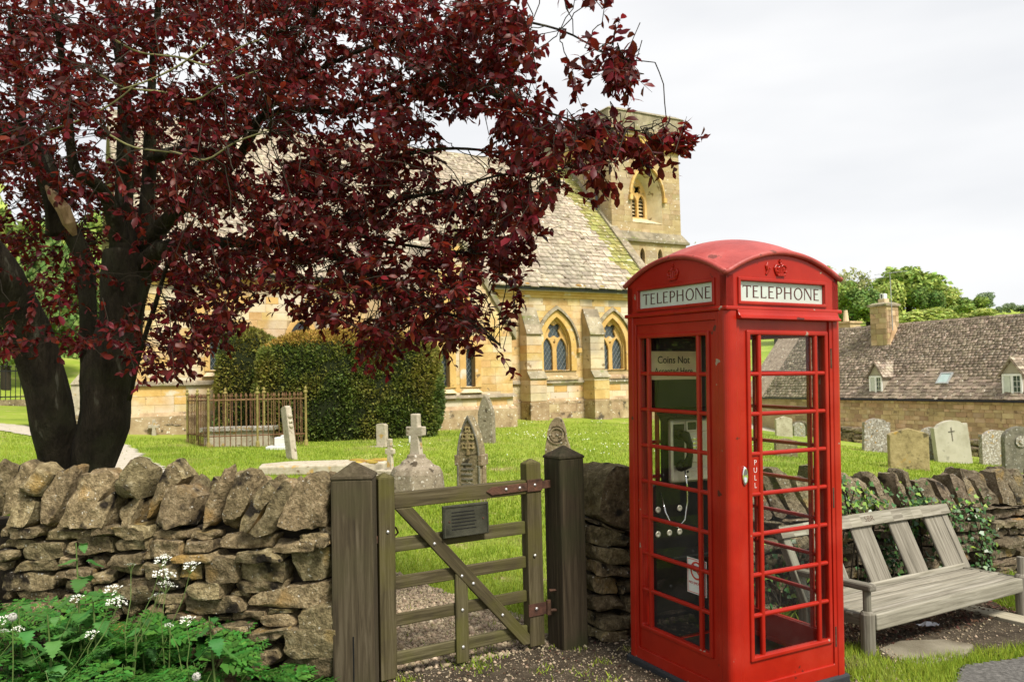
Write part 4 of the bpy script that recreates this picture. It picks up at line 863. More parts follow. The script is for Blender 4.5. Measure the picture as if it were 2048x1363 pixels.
# ------------------------------------------------------------------ headstones and crosses
def setting(px, py, rz, tilt=0, roll=0, sink=.06, Y=None):
    g = ground_at(px, py) if Y is None else V((at(px, py, Y).x, Y, gz(at(px, py, Y).x, Y)))
    return Matrix.Translation((g.x, g.y, g.z-sink)) @ Matrix.Rotation(rz, 4, 'Z') @ Matrix.Rotation(tilt, 4, 'X') @ Matrix.Rotation(roll, 4, 'Y')
def sol(px, py, Y=None):    # metres per pixel at that foot
    g = ground_at(px, py) if Y is None else V((0, Y, 0)); return g.y/FPX
SH = {'round': lambda w, h: [(-w/2, 0), (w/2, 0), (w/2, h-w*.42)]+[(w/2*cos(t), h-w*.42+w*.42*sin(t)) for t in (pi*i/14 for i in range(1, 14))]+[(-w/2, h-w*.42)],
      'gothic': lambda w, h: arch(0, w/2, 0, h*.5, h*.5, 10),
      'pitched': lambda w, h: [(-w/2, 0), (w/2, 0), (w/2, h*.86), (w*.40, h*.90), (0, h), (-w*.40, h*.90), (-w/2, h*.86)],
      'ogee': lambda w, h: [(-w/2, 0), (w/2, 0)]+[(x*w/2, h*(.86+.07*(1+cos(pi*x)))) for x in (1-2*i/16 for i in range(17))],
      'ogee_off': lambda w, h: [(-w/2, 0), (w/2, 0), (w/2, h*.90), (w*.40, h*.885)]+[(w*.36*cos(t)*1.0, h*.885+h*.115*sin(t)) for t in (pi*i/12 for i in range(1, 12))]+[(-w*.40, h*.885), (-w/2, h*.90)],
      'flat': lambda w, h: [(-w/2, 0), (w/2, 0), (w/2, h*.96), (w*.3, h), (-w*.3, h), (-w/2, h*.97)],
      'shoulder': lambda w, h: [(-w/2, 0), (w/2, 0), (w/2, h*.56), (w*.43, h*.66), (w*.38, h*.72)]+[(w*.36*cos(t), h*.74+h*.26*sin(t)) for t in (pi*i/12 for i in range(13))]+[(-w*.38, h*.72), (-w*.43, h*.66), (-w/2, h*.56)]}
def headstone(label, px, py, wpx, hpx, shape, m, rz=0, t=.13, tilt=0, roll=0, Y=None, group='headstones in the churchyard', name='headstone', cat='headstone'):
    k = sol(px, py, Y); w, h = wpx*k, hpx*k+.06
    root = thing(name, label, cat, group=group); root.matrix_world = setting(px, py, rz, tilt, roll, Y=Y)
    out = SH[shape](w, h); st = MB().plate(out, (), -t/2, t/2)
    # uneven, worn edges
    st.v = [(x+.012*noise.noise(V((x*6+px, 0, z*6))), y, z+.012*noise.noise(V((z*6, px, x*6)))) for x, y, z in st.v]
    st.obj('slab', m, root, bevel=.018, seg=2)
    return root, w, h
headstone('grey-white speckled headstone with rounded top, nearest the telephone box on the right', 1692, 868, 40, 60, 'round', 'hs_speck', .25)
headstone('whitish lichen-mottled headstone with a curved crest, tilted, left of the ochre one', 1752, 903, 55, 66, 'ogee_off', 'hs_speck', .12, roll=.045)
headstone('squat ochre headstone with low pitched top before the pale cross stone', 1818, 938, 75, 82, 'pitched', 'hs_ochre', -.1, .16)
headstone('mottled headstone half hidden between the ochre and the pale cross stones', 1864, 920, 46, 66, 'round', 'hs_speck', .1)
r_, w_, h_ = headstone('smooth pale grey headstone engraved with a thin cross, leaning left', 1908, 925, 74, 84, 'ogee_off', 'hs_plain', .15, .15, roll=-.10)
ce = MB().box(-.012, .012, -.084, -.074, h_*.55, h_*.86).box(-.085, .085, -.084, -.074, h_*.75, h_*.775); ce.obj('engraved_cross', 'hs_dark', r_)
headstone('speckled headstone with white crest, right of the pale cross stone', 1994, 930, 66, 70, 'ogee_off', 'hs_speck', .1, .14)
r_, w_, h_ = headstone('dark grey headstone with a scroll carved in its rounded shoulder, at the right edge', 2040, 945, 66, 92, 'round', 'hs_dark', .05, .15)
sc_ = MB(); sc_.lathe([(.10, 0), (.13, .02), (.13, .03)], 18, Matrix.Translation((.0, -.075, h_*.70)) @ Matrix.Rotation(pi/2, 4, 'X')); sc_.lathe([(.05, .02), (.06, .05)], 14, Matrix.Translation((.0, -.075, h_*.70)) @ Matrix.Rotation(pi/2, 4, 'X')); sc_.obj('carved_scroll', 'hs_speck', r_)
headstone('pale upright headstone seen through the telephone box door glass', 1568, 872, 34, 40, 'pitched', 'hs_pale', .1)
headstone('small rounded grey headstone beside the pale one behind the box door', 1598, 872, 24, 28, 'round', 'hs_speck', .2)
headstone('dark low headstone with curved top behind the lower box panes', 1572, 912, 44, 36, 'ogee', 'hs_brown', .1)
# big gothic headstone with carved recess
r_, w_, h_ = headstone('tall pointed headstone with carved panel and black weathered rim behind the gate', 944, 985, 50, 170, 'gothic', 'hs_brown', -.35, .20, Y=11.2)
MB().plate(scale_poly(SH['gothic'](w_, h_), (0, 0), 1.0), [arch(0, w_*.42, .02, h_*.52, h_*.42, 10)], -.118, -.095).obj('raised_rim', 'hs_dark', r_, bevel=.01)
cv = MB()
for k in range(7): cv.box(-w_*.30, w_*.30*R_.uniform(.5, 1), -.112, -.095, h_*(.12+.055*k), h_*(.12+.055*k)+.022)
cv.obj('worn_inscription', 'hs_dark', r_)
cv = MB()
for sx, zz in ((-.05, .66), (.05, .66), (-.05, .76), (.05, .76), (0, .84)): cv.plate(foil(sx, h_*zz, .052, 4, 24), [circ(sx, h_*zz, .022, 10)], -.118, -.09)
cv.plate([(-.02, h_*.56), (.02, h_*.56), (.012, h_*.84), (-.012, h_*.84)], (), -.114, -.09)
cv.obj('carved_wreath', 'hs_ochre', r_)
cl = MB()
for sx in (-1, 1): cl.box(sx*w_*.5-.03, sx*w_*.5+.03, -.12, .12, h_*.44, h_*.56); cl.lathe([(.045, 0), (.045, h_*.44)], 10, ctr=(sx*w_*.5, 0))
cl.obj('side_colonnette', 'hs_brown', r_, bevel=.012)
headstone('grey pointed headstone standing close behind the tall carved one', 974, 885, 32, 96, 'gothic', 'hs_mid', -.35, .2)
r_, w_, h_ = headstone('brown crumbling headstone with shouldered arched top above the right gate post', 1117, 960, 50, 134, 'shoulder', 'hs_brown', -.15, .17, Y=12.6)
cv = MB()
for rr in (.15, .11): cv.plate(circ(0, h_*.76, rr, 20), [circ(0, h_*.76, rr-.022, 20)], -.100, -.08)
for sx in (-.05, 0, .05): cv.plate(foil(sx, h_*(.74+.03*(sx == 0)), .035, 4, 20), (), -.098, -.08)
for k in range(5): cv.box(-.15, .15*R_.uniform(.6, 1), -.092, -.08, h_*(.28+.06*k), h_*(.28+.06*k)+.018)
cv.obj('carved_scrollwork', 'hs_brown', r_)
r_, w_, h_ = headstone('small plain upright headstone in front of the yew block', 765, 893, 21, 46, 'flat', 'hs_pale', -.35, .14)
MB().box(-.24, .24, -.16, .16, 0, .08).obj('base_slab', 'hs_pale', r_)
r_, w_, h_ = headstone('narrow broken slab leaning steeply left of the yew block', 585, 918, 25, 108, 'flat', 'hs_pale', -.85, .12, roll=-.24)
lb = MB(); lb.ball((w_*.42, 0, h_*.80), .07, 8, 5, (1, .8, .8)); lb.ball((w_*.46, 0, h_*.70), .06, 8, 5, (1, .8, .7)); lb.ball((w_*.44, 0, h_*.62), .06, 8, 5, (1, .8, .9)); lb.obj('broken_edge', 'hs_pale', r_)
headstone('white weathered stone half hidden by the tall cross', 826, 885, 16, 32, 'round', 'hs_white', .3, .1)
g = ground_at(556, 897)
MB().box(-.22, .26, -.2, .2, -.05, .07).box(-.05, .22, -.12, .12, .07, .26).box(.08, .24, -.1, .1, .26, .30).obj('stone_vase_block', 'hs_white', bevel=.02).location = g; tag(bpy.data.objects['stone_vase_block'], 'little white stone block on a flat base beside the leaning slab', 'grave block')
# crosses
def cross(label, px, py, hpx, armpx, twpx, m, rz, base, Y=None, zarm=.66):
    k = sol(px, py, Y); h, a, w = hpx*k, armpx*k, twpx*k
    root = thing('stone_cross', label, 'cross', group='stone crosses in the churchyard'); root.matrix_world = setting(px, py, rz, Y=Y, sink=.03)
    zb = base(root, m)
    c = MB(); c.plate([(-w*.62, zb), (w*.62, zb), (w*.44, h*zarm-w*.45), (a/2, h*zarm-w*.45), (a/2, h*zarm+w*.45), (w*.42, h*zarm+w*.45), (w*.42, h), (-w*.42, h), (-w*.42, h*zarm+w*.45), (-a/2, h*zarm+w*.45), (-a/2, h*zarm-w*.45), (-w*.44, h*zarm-w*.45)], (), -w*.36, w*.36)
    c.obj('cross', m, root, bevel=.016); return root
def b_big(root, m):
    d = MB(); d.lathe([(.40, 0), (.40, .10), (.37, .38), (.33, .46), (.23, .50), (.21, .54), (.14, .58), (.13, .64)], 8, Matrix.Rotation(pi/8, 4, 'Z')); d.obj('pedestal', 'hs_mid', root, bevel=.02); return .60
b = cross('tall pale stone cross on a stepped octagonal pedestal behind the gate', 834, 985, 172, 40, 20, 'hs_pale', -.45, b_big, zarm=.80, Y=11.4)
def b_small(root, m):
    MB().box(-.27, .27, -.2, .2, 0, .07).box(-.2, .2, -.15, .15, .07, .14).obj('base_slab', m, root, bevel=.015); return .10
cross('small slender stone cross on a flat base, left of the tall one', 781, 952, 78, 22, 11, 'hs_pale', -.5, b_small, zarm=.68)
def b_none(root, m): return -.02
cross('little grey cross at the foot of the church wall', 308, 870, 34, 22, 7, 'hs_pale', .0, b_none, zarm=.60)
k0 = ground_at(645, 948)
lt_ = MB(); prof = [(-1.05, -.33), (.55, -.40), (1.02, -.22), (1.05, .20), (.7, .42), (-.75, .44), (-1.12, .15)]
lt_.plate([(x, y) for x, y in prof], (), 0, -.17, Matrix(((1, 0, 0, 0), (0, 0, 1, 0), (0, -1, 0, 0), (0, 0, 0, 1))))
lo = lt_.obj('ledger_slab', 'hs_pale', bevel=.03, fix=True); lo.location = (k0.x, k0.y+.25, k0.z+.0); lo.rotation_euler = (0, 0, .06); tag(lo, 'flat lichened ledger slab lying in the grass behind the left gate post', 'grave slab')
mo = MB()
for i in range(16): mo.ball((R_.uniform(.3, 1.0), R_.uniform(-.28, .35), .17), R_.uniform(.05, .12), 7, 4, (1.4, 1.2, .35))
mo.obj('moss_patch', 'yew_top', lo, smooth=True)
# heap of stones and round white stone by the church wall
g = ground_at(345, 868); hp = thing('stone_heap', 'heap of mossy loose stones against the church wall left of the railings', 'stone heap', g)
# ------------------------------------------------------------------ stones
def stone_mesh(name, quad, depth, m, seed, n=4, k=5.5, amp=.05, y0=0.0, rough=.012, shrink=.97, wedge=0.0, peak=0.0):
    """irregular block filling a quadrilateral (bl, br, tr, tl in x,z) from y0 back by depth"""
    rg = random.Random(seed); off = V((rg.uniform(-50, 50), rg.uniform(-50, 50), rg.uniform(-50, 50)))
    idx = {}; vs_ = []; fs = []
    (ax, az), (bx, bz), (cx, cz), (dx, dz) = quad; size = min(sqrt((bx-ax)**2+(bz-az)**2), sqrt((dx-ax)**2+(dz-az)**2))
    jit = [rg.uniform(-.2, .2) for _ in range(6)]; pkx = rg.uniform(-.6, .6)
    cuts = [(V((rg.gauss(0, 1), rg.gauss(0, .6), rg.gauss(0, 1))).normalized(), rg.uniform(.80, 1.05)) for _ in range(5)]
    def vert(p):
        key = tuple(round(c*100) for c in p)
        if key not in idx:
            q = V(p); ln = (abs(q.x)**k+abs(q.y)**k+abs(q.z)**k)**(1/k); q = (q/ln*.38+V(p)*.62)*shrink
            nn = noise.noise(q*1.3+off); q = q*(1+amp*1.6*nn)
            for cn, cd in cuts:      # broken facets
                ex = q.dot(cn)-cd*1.12
                if ex > 0: q -= cn*ex*.85
            q.y += jit[0]*.12*q.x+jit[1]*.25*q.z
            s, t = (q.x+1)/2, (q.z+1)/2
            X = (ax*(1-s)+bx*s)*(1-t)+(dx*(1-s)+cx*s)*t; Z = (az*(1-s)+bz*s)*(1-t)+(dz*(1-s)+cz*s)*t; Y = y0+depth*(.38+(q.y+.24)/2*(1-wedge*max(0, t)))
            if peak: pk = min(1, abs(q.x-pkx)); Z += peak*(1-pk)*max(0, t)**2-peak*.55*pk*max(0, t)**2
            P = V((X, Y, Z)); e = noise.noise(P*14+off)*rough+noise.noise(P*32+off)*rough*.45
            P += V((noise.noise(P*9+off), noise.noise(P*9+off*1.3), noise.noise(P*9+off*1.7)))*rough*1.1+V((q.x*.3, q.y, q.z)).normalized()*e
            idx[key] = len(vs_); vs_.append(P)
        return idx[key]
    for ax_ in range(3):
        for sg in (-1, 1):
            for i in range(n):
                for j in range(n):
                    cs = []
                    for (u, w) in ((i, j), (i+1, j), (i+1, j+1), (i, j+1)):
                        p = [0, 0, 0]; p[ax_] = sg; p[(ax_+1) % 3] = -1+2*u/n; p[(ax_+2) % 3] = -1+2*w/n; cs.append(vert(p))
                    fs.append(tuple(cs) if sg > 0 else tuple(cs[::-1]))
    b = MB(); b.v = [tuple(p) for p in vs_]; b.f = fs; me = b.mesh(name, m, True); me.set_sharp_from_angle(angle=radians(30)); return me
GEN = [stone_mesh('stone', [(-.5, -.5), (.5, -.5), (.5, .5), (-.5, .5)], 1, 'rubble_grey', 900+i, n=3, amp=.09, y0=-.5, rough=.05) for i in range(8)]
GENB = [stone_mesh('stone', [(-.5, -.5), (.5, -.5), (.5, .5), (-.5, .5)], 1, 'rubble', 950+i, n=3, amp=.09, y0=-.5, rough=.05) for i in range(8)]
for i in range(16):
    w = R_.uniform(.22, .5); lz = R_.uniform(.06, .14); yx = R_.uniform(-.75, .45)
    link('stone', GEN[i % 8], hp, M=Matrix.Translation((yx, R_.uniform(-.1, .45), .05+.32*R_.random()*(1-abs(yx)))) @ Matrix.Rotation(R_.uniform(-.4, .4), 4, 'Z') @ Matrix.Rotation(R_.uniform(-.15, .15), 4, 'Y') @ Matrix.Diagonal((w, w*.7, lz, 1)))
rs = MB(); rs.lathe([(.27, 0), (.29, .04), (.29, .08), (.26, .11)], 22, Matrix.Translation((0, 0, 0)) @ Matrix.Rotation(pi/2-.2, 4, 'X')); o = rs.obj('grindstone', 'hs_white', bevel=.01); o.location = (g.x-.10, g.y+.25, g.z+.50); tag(o, 'round whitish stone disc propped on the stone heap', 'round stone')

# ------------------------------------------------------------------ railed tomb
g = ground_at(417, 896); RT = thing('tomb_railing', 'rusty iron railing with yellowed posts round a chest tomb before the church', 'railing', g, radians(0))
HR = 1.22
def bar_mesh():
    b = MB(); b.tube([(0, 0, .02), (0, 0, HR-.10)], .011, 6); b.lathe([(.010, 0), (.026, .035), (.018, .06), (.003, .11)], 6, Matrix.Translation((0, 0, HR-.11))); return b.mesh('bar', 'rust_iron')
def post_mesh():
    b = MB(); b.tube([(0, 0, 0), (0, 0, HR)], .026, 8); b.lathe([(.03, 0), (.052, .03), (.045, .06), (.02, .075), (.035, .11), (.005, .17)], 8, Matrix.Translation((0, 0, HR-.04))); b.lathe([(.05, 0), (.045, .1), (.028, .14)], 8); return b.mesh('post', 'yellow_iron')
BM_, PM_ = bar_mesh(), post_mesh(); LX, LY = 2.35, 1.25
cs_ = [(0, 0), (2.12, .28), (.95, 1.0), (-1.02, 1.38)]
for i in range(4):
    (x0, y0), (x1, y1) = cs_[i], cs_[(i+1) % 4]; L_ = sqrt((x1-x0)**2+(y1-y0)**2); n = int(L_/.118)
    link('post', PM_, RT, M=Matrix.Translation((x0, y0, 0)))
    if L_ > 1.6: link('post', PM_, RT, M=Matrix.Translation(((x0+x1)/2, (y0+y1)/2, 0)))
    for k in range(1, n):
        if L_ > 1.6 and abs(k/n-.5) < .02: continue
        link('bar', BM_, RT, M=Matrix.Translation((x0+(x1-x0)*k/n, y0+(y1-y0)*k/n, 0)))
    rl = MB()
    for z in (.26, HR-.16): rl.tube([(x0, y0, z), (x1, y1, z)], .014, 4)
    rl.obj('rail', 'rust_iron', RT)
ct = thing('chest_tomb', 'low grey chest tomb inside the rusty railing', 'tomb', g+V((.48, .64, 0)), radians(2))
MB().box(-.75, .75, -.20, .20, -.1, .34).obj('chest', 'hs_pale', ct, bevel=.02); MB().box(-.84, .84, -.26, .26, .34, .44).obj('lid', 'hs_speck', ct, bevel=.02)
# iron fence on the left with low wall
f0, f1 = at(-60, 800, 27.0), at(62, 800, 27.6)
fz = gz(f0.x, 27.0); fn = thing('iron_fence', 'black iron fence with round-topped bars behind the purple tree', 'fence', (f0.x, f0.y, EYE.z+(f0.z-EYE.z)), atan2(f1.y-f0.y, f1.x-f0.x))
zb = 0.0; Lf = (f1-f0).length+1.0
fb = MB(); fb.tube([(0, 0, -.1), (0, 0, 1.05)], .014, 6); fb.ball((0, 0, 1.09), .035, 8, 5); fbm = fb.mesh('bar', 'iron')
for k in range(int(Lf/.145)): link('bar', fbm, fn, M=Matrix.Translation((k*.145, 0, 0)))
fr_ = MB(); fr_.box(0, Lf, -.015, .015, .92, .96).box(0, Lf, -.015, .015, .06, .10).obj('rail', 'iron', fn)
MB().box(-1, Lf, -.15, .2, -1.2, -.02).obj('kerb_wall', 'hs_brown', fn)
# stone pier with gabled cap by the end of the church
p = at(158, 842, 21.5); gp = thing('gate_pier', 'pale stone pier with gabled cap seen between the stems of the purple tree', 'pier', (p.x+.12, 21.5, p.z-.2), .2)
MB().box(-.33, .33, -.25, .25, -.3, .35).obj('base', 'hs_brown', gp, bevel=.02); MB().box(-.25, .25, -.2, .2, .35, 1.15).obj('shaft', 'hs_pale', gp, bevel=.015)
MB().plate([(-.28, 1.15), (.28, 1.15), (0, 1.48)], (), -.24, .24).obj('cap', 'hs_pale', gp, bevel=.015)

# ------------------------------------------------------------------ person on the path
pp = at(71, 880, 21.0); pz = gz(pp.x, 21.0)
bm_ = bpy.data.meshes.new('body'); bv = [(0, 0, .92), (0, 0, 1.12), (0, .0, 1.34), (0, -.01, 1.47), (0, -.02, 1.60), (-.17, 0, 1.38), (-.23, .02, 1.12), (-.22, -.08, .88), (.17, 0, 1.38), (.24, .02, 1.12), (.22, -.06, .88), (-.09, 0, .86), (-.11, -.03, .48), (-.10, .06, .08), (-.10, -.07, .03), (.09, 0, .86), (.10, .05, .48), (.10, .10, .08), (.10, -.04, .03)]
be = [(0, 1), (1, 2), (2, 3), (3, 4), (2, 5), (5, 6), (6, 7), (2, 8), (8, 9), (9, 10), (0, 11), (11, 12), (12, 13), (13, 14), (0, 15), (15, 16), (16, 17), (17, 18)]
br = [.15, .14, .15, .055, .10, .06, .045, .03, .06, .045, .03, .09, .065, .045, .04, .09, .065, .045, .04]
bm_.from_pydata(bv, be, [])
person = thing('person', 'person in a purple jacket and beige trousers walking behind the purple tree trunk', 'person', (pp.x, 21.0, pz), 0.4)
def skinned(name, m, sel, rmul, parent):
    me = bpy.data.meshes.new(name); ids = sorted({i for e in sel for i in be[e]}); mp = {i: k for k, i in enumerate(ids)}
    me.from_pydata([bv[i] for i in ids], [(mp[be[e][0]], mp[be[e][1]]) for e in sel], []); o = link(name, me, parent)
    o.modifiers.new('skin', 'SKIN'); sm_ = o.modifiers.new('sub', 'SUBSURF'); sm_.levels = sm_.render_levels = 1
    for i in ids: r = br[i]*rmul; o.data.skin_vertices[0].data[mp[i]].radius = (r*1.15, r*.85)
    o.data.skin_vertices[0].data[0].use_root = True; me.materials.append(MT[m]); return o
body = skinned('body', 'skin', list(range(18)), .9, person)
hd_ = MB(); hd_.ball((0, -.02, 1.60), .105, 14, 10, (.82, .95, 1.2)); hd_.ball((0, -.125, 1.585), .02, 6, 4); hd_.ball((-.088, -.01, 1.59), .022, 6, 4, (.5, 1, 1.4)); hd_.ball((.088, -.01, 1.59), .022, 6, 4, (.5, 1, 1.4))
hd_.ball((-.035, -.108, 1.615), .012, 6, 4); hd_.ball((.035, -.108, 1.615), .012, 6, 4); hd_.box(-.03, .03, -.115, -.10, 1.535, 1.545); hd_.obj('head', 'skin', body, smooth=True)
hh = MB(); hh.ball((0, .012, 1.63), .118, 14, 8, (.85, .95, 1.05)); hh.obj('hair', 'hair', person, smooth=True)
skinned('jacket', 'purple', [0, 1, 4, 5, 6, 7, 8, 9], 1.18, person); skinned('trousers', 'trouser', [10, 11, 12, 14, 15, 16], 1.12, person)
# rubble wall between the graves and the cottage
bw0, bw1 = at(1600, 868, 30.0), at(2070, 893, 25.0)
bd = thing('boundary_wall', 'low dry-stone wall glimpsed between the gravestones and the cottage', 'wall', (bw0.x, bw0.y, 0), atan2(bw1.y-bw0.y, bw1.x-bw0.x))
Lb = (bw1-bw0).length; nb = int(Lb/.42)
for k in range(nb):
    wx = bw0+(bw1-bw0)*(k/nb); gzz = gz(wx.x, wx.y)
    for r in range(3): link('stone', GEN[(k+r*3) % 8] if r else GENB[k % 8], bd, M=Matrix.Translation((k*Lb/nb+R_.uniform(-.08, .08), R_.uniform(-.04, .04), gzz+.05+r*.19)) @ Matrix.Rotation(R_.uniform(-.08, .08), 4, 'Y') @ Matrix.Diagonal((R_.uniform(.34, .50), .4, R_.uniform(.18, .23), 1)))

# ------------------------------------------------------------------ left front wall: stones laid as in the photograph
LA = radians(10); WX = V((cos(LA), -sin(LA), 0)); WN = V((-sin(LA), -cos(LA), 0)); W0 = at(676, 1200, 4.50); W0.z = 0
lw = thing('dry_stone_wall', 'dry-stone wall with upright coping stones left of the gate', 'wall', W0, -LA)
def wl(cx, cy):      # photograph crop coordinates to wall coordinates (metres along, up)
    p = plane_hit(cx/2.926, 900+cy/2.926, W0, WN); return ((p-W0).dot(WX), p.z)
COPE = [((-130, 400), (0, 405), (20, 100), (-110, 95)), ((0, 400), (125, 400), (150, 95), (5, 80)), ((60, 285), (215, 272), (275, 120), (130, 102)), ((42, 445), (165, 452), (198, 298), (40, 292)),
        ((160, 442), (325, 458), (400, 125), (285, 88)), ((330, 478), (468, 482), (640, 165), (430, 98)), ((470, 452), (622, 462), (642, 268), (545, 262)),
        ((620, 280), (790, 298), (838, 90), (690, 62)), ((682, 472), (742, 474), (786, 300), (648, 298)), ((775, 432), (862, 434), (1016, 150), (915, 58)),
        ((862, 472), (1092, 448), (1152, 262), (928, 212)), ((1110, 472), (1205, 482), (1312, 170), (1256, 112)), ((1238, 482), (1345, 492), (1486, 175), (1318, 130)),
        ((1375, 482), (1450, 492), (1592, 232), (1480, 202)), ((1438, 506), (1590, 518), (1712, 212), (1618, 202)), ((1622, 472), (1902, 482), (1928, 210), (1738, 106))]
for i, qd in enumerate(COPE):
    link('coping_stone', stone_mesh('coping_stone', [wl(*p) for p in qd], R_.uniform(.34, .42), 'rubble', 100+i, n=7, k=8, amp=.075, y0=R_.uniform(-.06, .02), rough=.016, shrink=.93, wedge=.62, peak=.035), lw)
for qd in [((1145, 300), (1235, 300), (1242, 200), (1145, 192)), ((560, 300), (690, 300), (660, 140), (600, 130)), ((1050, 330), (1150, 330), (1130, 215), (1060, 225))]:
    link('coping_stone', stone_mesh('coping_stone', [wl(*p) for p in qd], .16, 'rubble', 140+qd[0][0], n=5, k=8, y0=.26, wedge=.5, peak=.03), lw)
ST = [(-20, 455, 22, 515), (35, 450, 245, 515), (210, 470, 530, 530), (540, 440, 685, 517), (660, 440, 860, 533), (885, 470, 1090, 530), (1100, 480, 1255, 530), (1250, 488, 1615, 582), (1735, 485, 1945, 548), (1835, 457, 1955, 503),
      (-40, 530, 195, 582), (110, 542, 360, 645), (430, 512, 635, 620), (650, 527, 845, 588), (835, 527, 1065, 620), (1075, 532, 1250, 590), (1590, 534, 1850, 595), (370, 545, 425, 615), (1855, 515, 1940, 560),
      (-20, 587, 110, 648), (-30, 652, 52, 705), (70, 650, 310, 712), (330, 622, 460, 690), (625, 600, 835, 676), (755, 582, 940, 645), (1020, 602, 1270, 655), (1375, 588, 1660, 650), (1670, 568, 1930, 780),
      (465, 625, 580, 702), (565, 657, 830, 735), (835, 657, 1045, 750), (1050, 662, 1190, 760), (1195, 622, 1400, 780), (1390, 655, 1660, 780), (950, 590, 1020, 650),
      (-20, 717, 310, 822), (330, 760, 530, 840), (540, 712, 655, 780), (650, 742, 1080, 838), (1085, 772, 1305, 868), (1315, 767, 1660, 840), (315, 700, 540, 755),
      (-20, 832, 45, 882), (48, 827, 330, 887), (690, 800, 890, 900), (880, 847, 1070, 905), (1305, 840, 1440, 882), (1070, 867, 1420, 956), (535, 790, 690, 870),
      (-20, 905, 55, 950), (60, 892, 330, 962), (340, 850, 680, 930), (800, 902, 950, 985), (950, 907, 1065, 960), (1330, 937, 1545, 1005), (1550, 934, 1705, 972), (1740, 902, 1960, 1065), (690, 905, 795, 980),
      (960, 960, 1180, 1002), (1200, 982, 1330, 1015), (1480, 967, 1715, 1050), (860, 1012, 1100, 1092), (640, 985, 850, 1070), (1110, 1010, 1230, 1090),
      (930, 1100, 1110, 1150), (1640, 1042, 1990, 1225), (1290, 1117, 1580, 1192), (900, 1162, 1180, 1222), (1190, 1150, 1285, 1222), (1320, 1172, 1645, 1290), (1600, 1205, 1992, 1355), (1180, 1228, 1310, 1290), (1470, 1295, 1600, 1355), (1150, 1300, 1460, 1370)]
STQ = [((1425, 940), (1945, 930), (1950, 765), (1450, 845)), ((1240, 1095), (1475, 1050), (1475, 1008), (1260, 1020)), ((1250, 1140), (1695, 1095), (1700, 1035), (1260, 1090))]
y = 940.
while y < 1500:
    h = R_.uniform(55, 95); x = -60
    while x < (640 if y < 1080 else 900 if y < 1225 else 1150):
        w = R_.uniform(110, 300); ST.append((x, y, x+w-8, y+h-7)); x += w
    y += h
for k in range(6): ST.append((1500+R_.uniform(0, 80)-k*330, 1362, 1820-k*330, 1450))
for i, (x0, y0, x1, y1) in enumerate(ST):
    j = lambda: R_.uniform(-7, 7)
    STQ.append(((x0+j()+3, y1+j()*.6), (x1+j()-3, y1+j()*.6), (x1+j()-3-abs(j()), y0+j()*.6), (x0+j()+3+abs(j()), y0+j()*.6)))
for i, qd in enumerate(STQ):
    q_ = [wl(*p) for p in qd]; big = abs(qd[1][0]-qd[0][0]) > 200
    link('stone', stone_mesh('stone', q_, R_.uniform(.22, .3), 'rubble', 300+i, n=7 if big else 6, k=10, amp=.05, y0=R_.uniform(-.045, .045), rough=.012, shrink=.965), lw)
for k, qd in enumerate([((x, 430), (x+150, 430), (x+140+R_.uniform(-20, 10), 215+R_.uniform(-35, 30)), (x+40, 200+R_.uniform(-25, 30))) for x in range(-150, 1900, 118)]):
    link('coping_stone', stone_mesh('coping_stone', [wl(*p) for p in qd], .22, 'rubble', 170+k, n=5, k=8, y0=.25, wedge=.5, peak=.03), lw)
for r in range(7):          # the wall goes on to the left
    u = -2.34+R_.uniform(-.05, .05); z0 = -.02+.128*r
    while u > -6.2:
        w = R_.uniform(.22, .46); link('stone', GENB[R_.randrange(8)], lw, M=Matrix.Translation((u-w/2, .12, z0+.06)) @ Matrix.Diagonal((w*1.03, .30, .135, 1))); u -= w
u = -2.55
while u > -6.2:
    w = R_.uniform(.16, .26); link('coping_stone', GENB[R_.randrange(8)], lw, M=Matrix.Translation((u, .2, 1.04)) @ Matrix.Rotation(R_.uniform(.1, .35), 4, 'Y') @ Matrix.Diagonal((w, .4, R_.uniform(.3, .38), 1))); u -= w*.95
MB().box(-6.3, -.03, .14, .46, -.3, .90).obj('earth_core', 'core', lw)
for k in range(51): # back face of the wall
    link('stone', GENB[k % 8], lw, M=Matrix.Translation((-.2-.36*(k % 17)+R_.uniform(-.05, .05), .43, .12+.26*(k//17))) @ Matrix.Diagonal((.38, .22, .25, 1)))

# ------------------------------------------------------------------ right front wall
RA = radians(27.5)
rw_ = thing('dry_stone_wall', 'ivy-draped dry-stone wall running behind the telephone box and the bench', 'wall', (.5, 5.35, 0), RA)
def ctop(u): return float(np.interp(u, [0, .25, 1, 2.4, 3.74, 4.6, 7], [.80, .70, .66, .60, .52, .47, .36]))
def cbase(u): return -.10-.02*u
z_row = 0; u = 0
rows = []; t = 0.0
while t < 1:
    dt = R_.uniform(.085, .15); rows.append((t, min(t+dt, 1))); t += dt
cnt = 0
for t0, t1 in rows:
    u = -.02+R_.uniform(-.02, .05)
    while u < 8.2:
        w = R_.uniform(.13, .36) if u > .35 else R_.uniform(.2, .34)
        def P(uu, tt): zb_, zt_ = cbase(uu), ctop(uu); return (uu, zb_+(zt_-zb_)*tt)
        a, b, c, d = P(u+.006, t0), P(u+w-.006, t0), P(u+w-.008, t1), P(u+.008, t1)
        jj = lambda: R_.uniform(-.010, .010)
        qd = [(a[0]+jj(), a[1]+jj()+.004), (b[0]+jj(), b[1]+jj()+.004), (c[0]+jj(), c[1]+jj()-.006), (d[0]+jj(), d[1]+jj()-.006)]
        cnt += 1
        link('stone', stone_mesh('stone', qd, R_.uniform(.2, .3), 'rubble' if u < 1.2 else 'rubble_grey', 2000+cnt, n=5, k=9, amp=.06, y0=R_.uniform(-.06, .04), rough=.012, shrink=.98), rw_)
        u += w
ci = 0
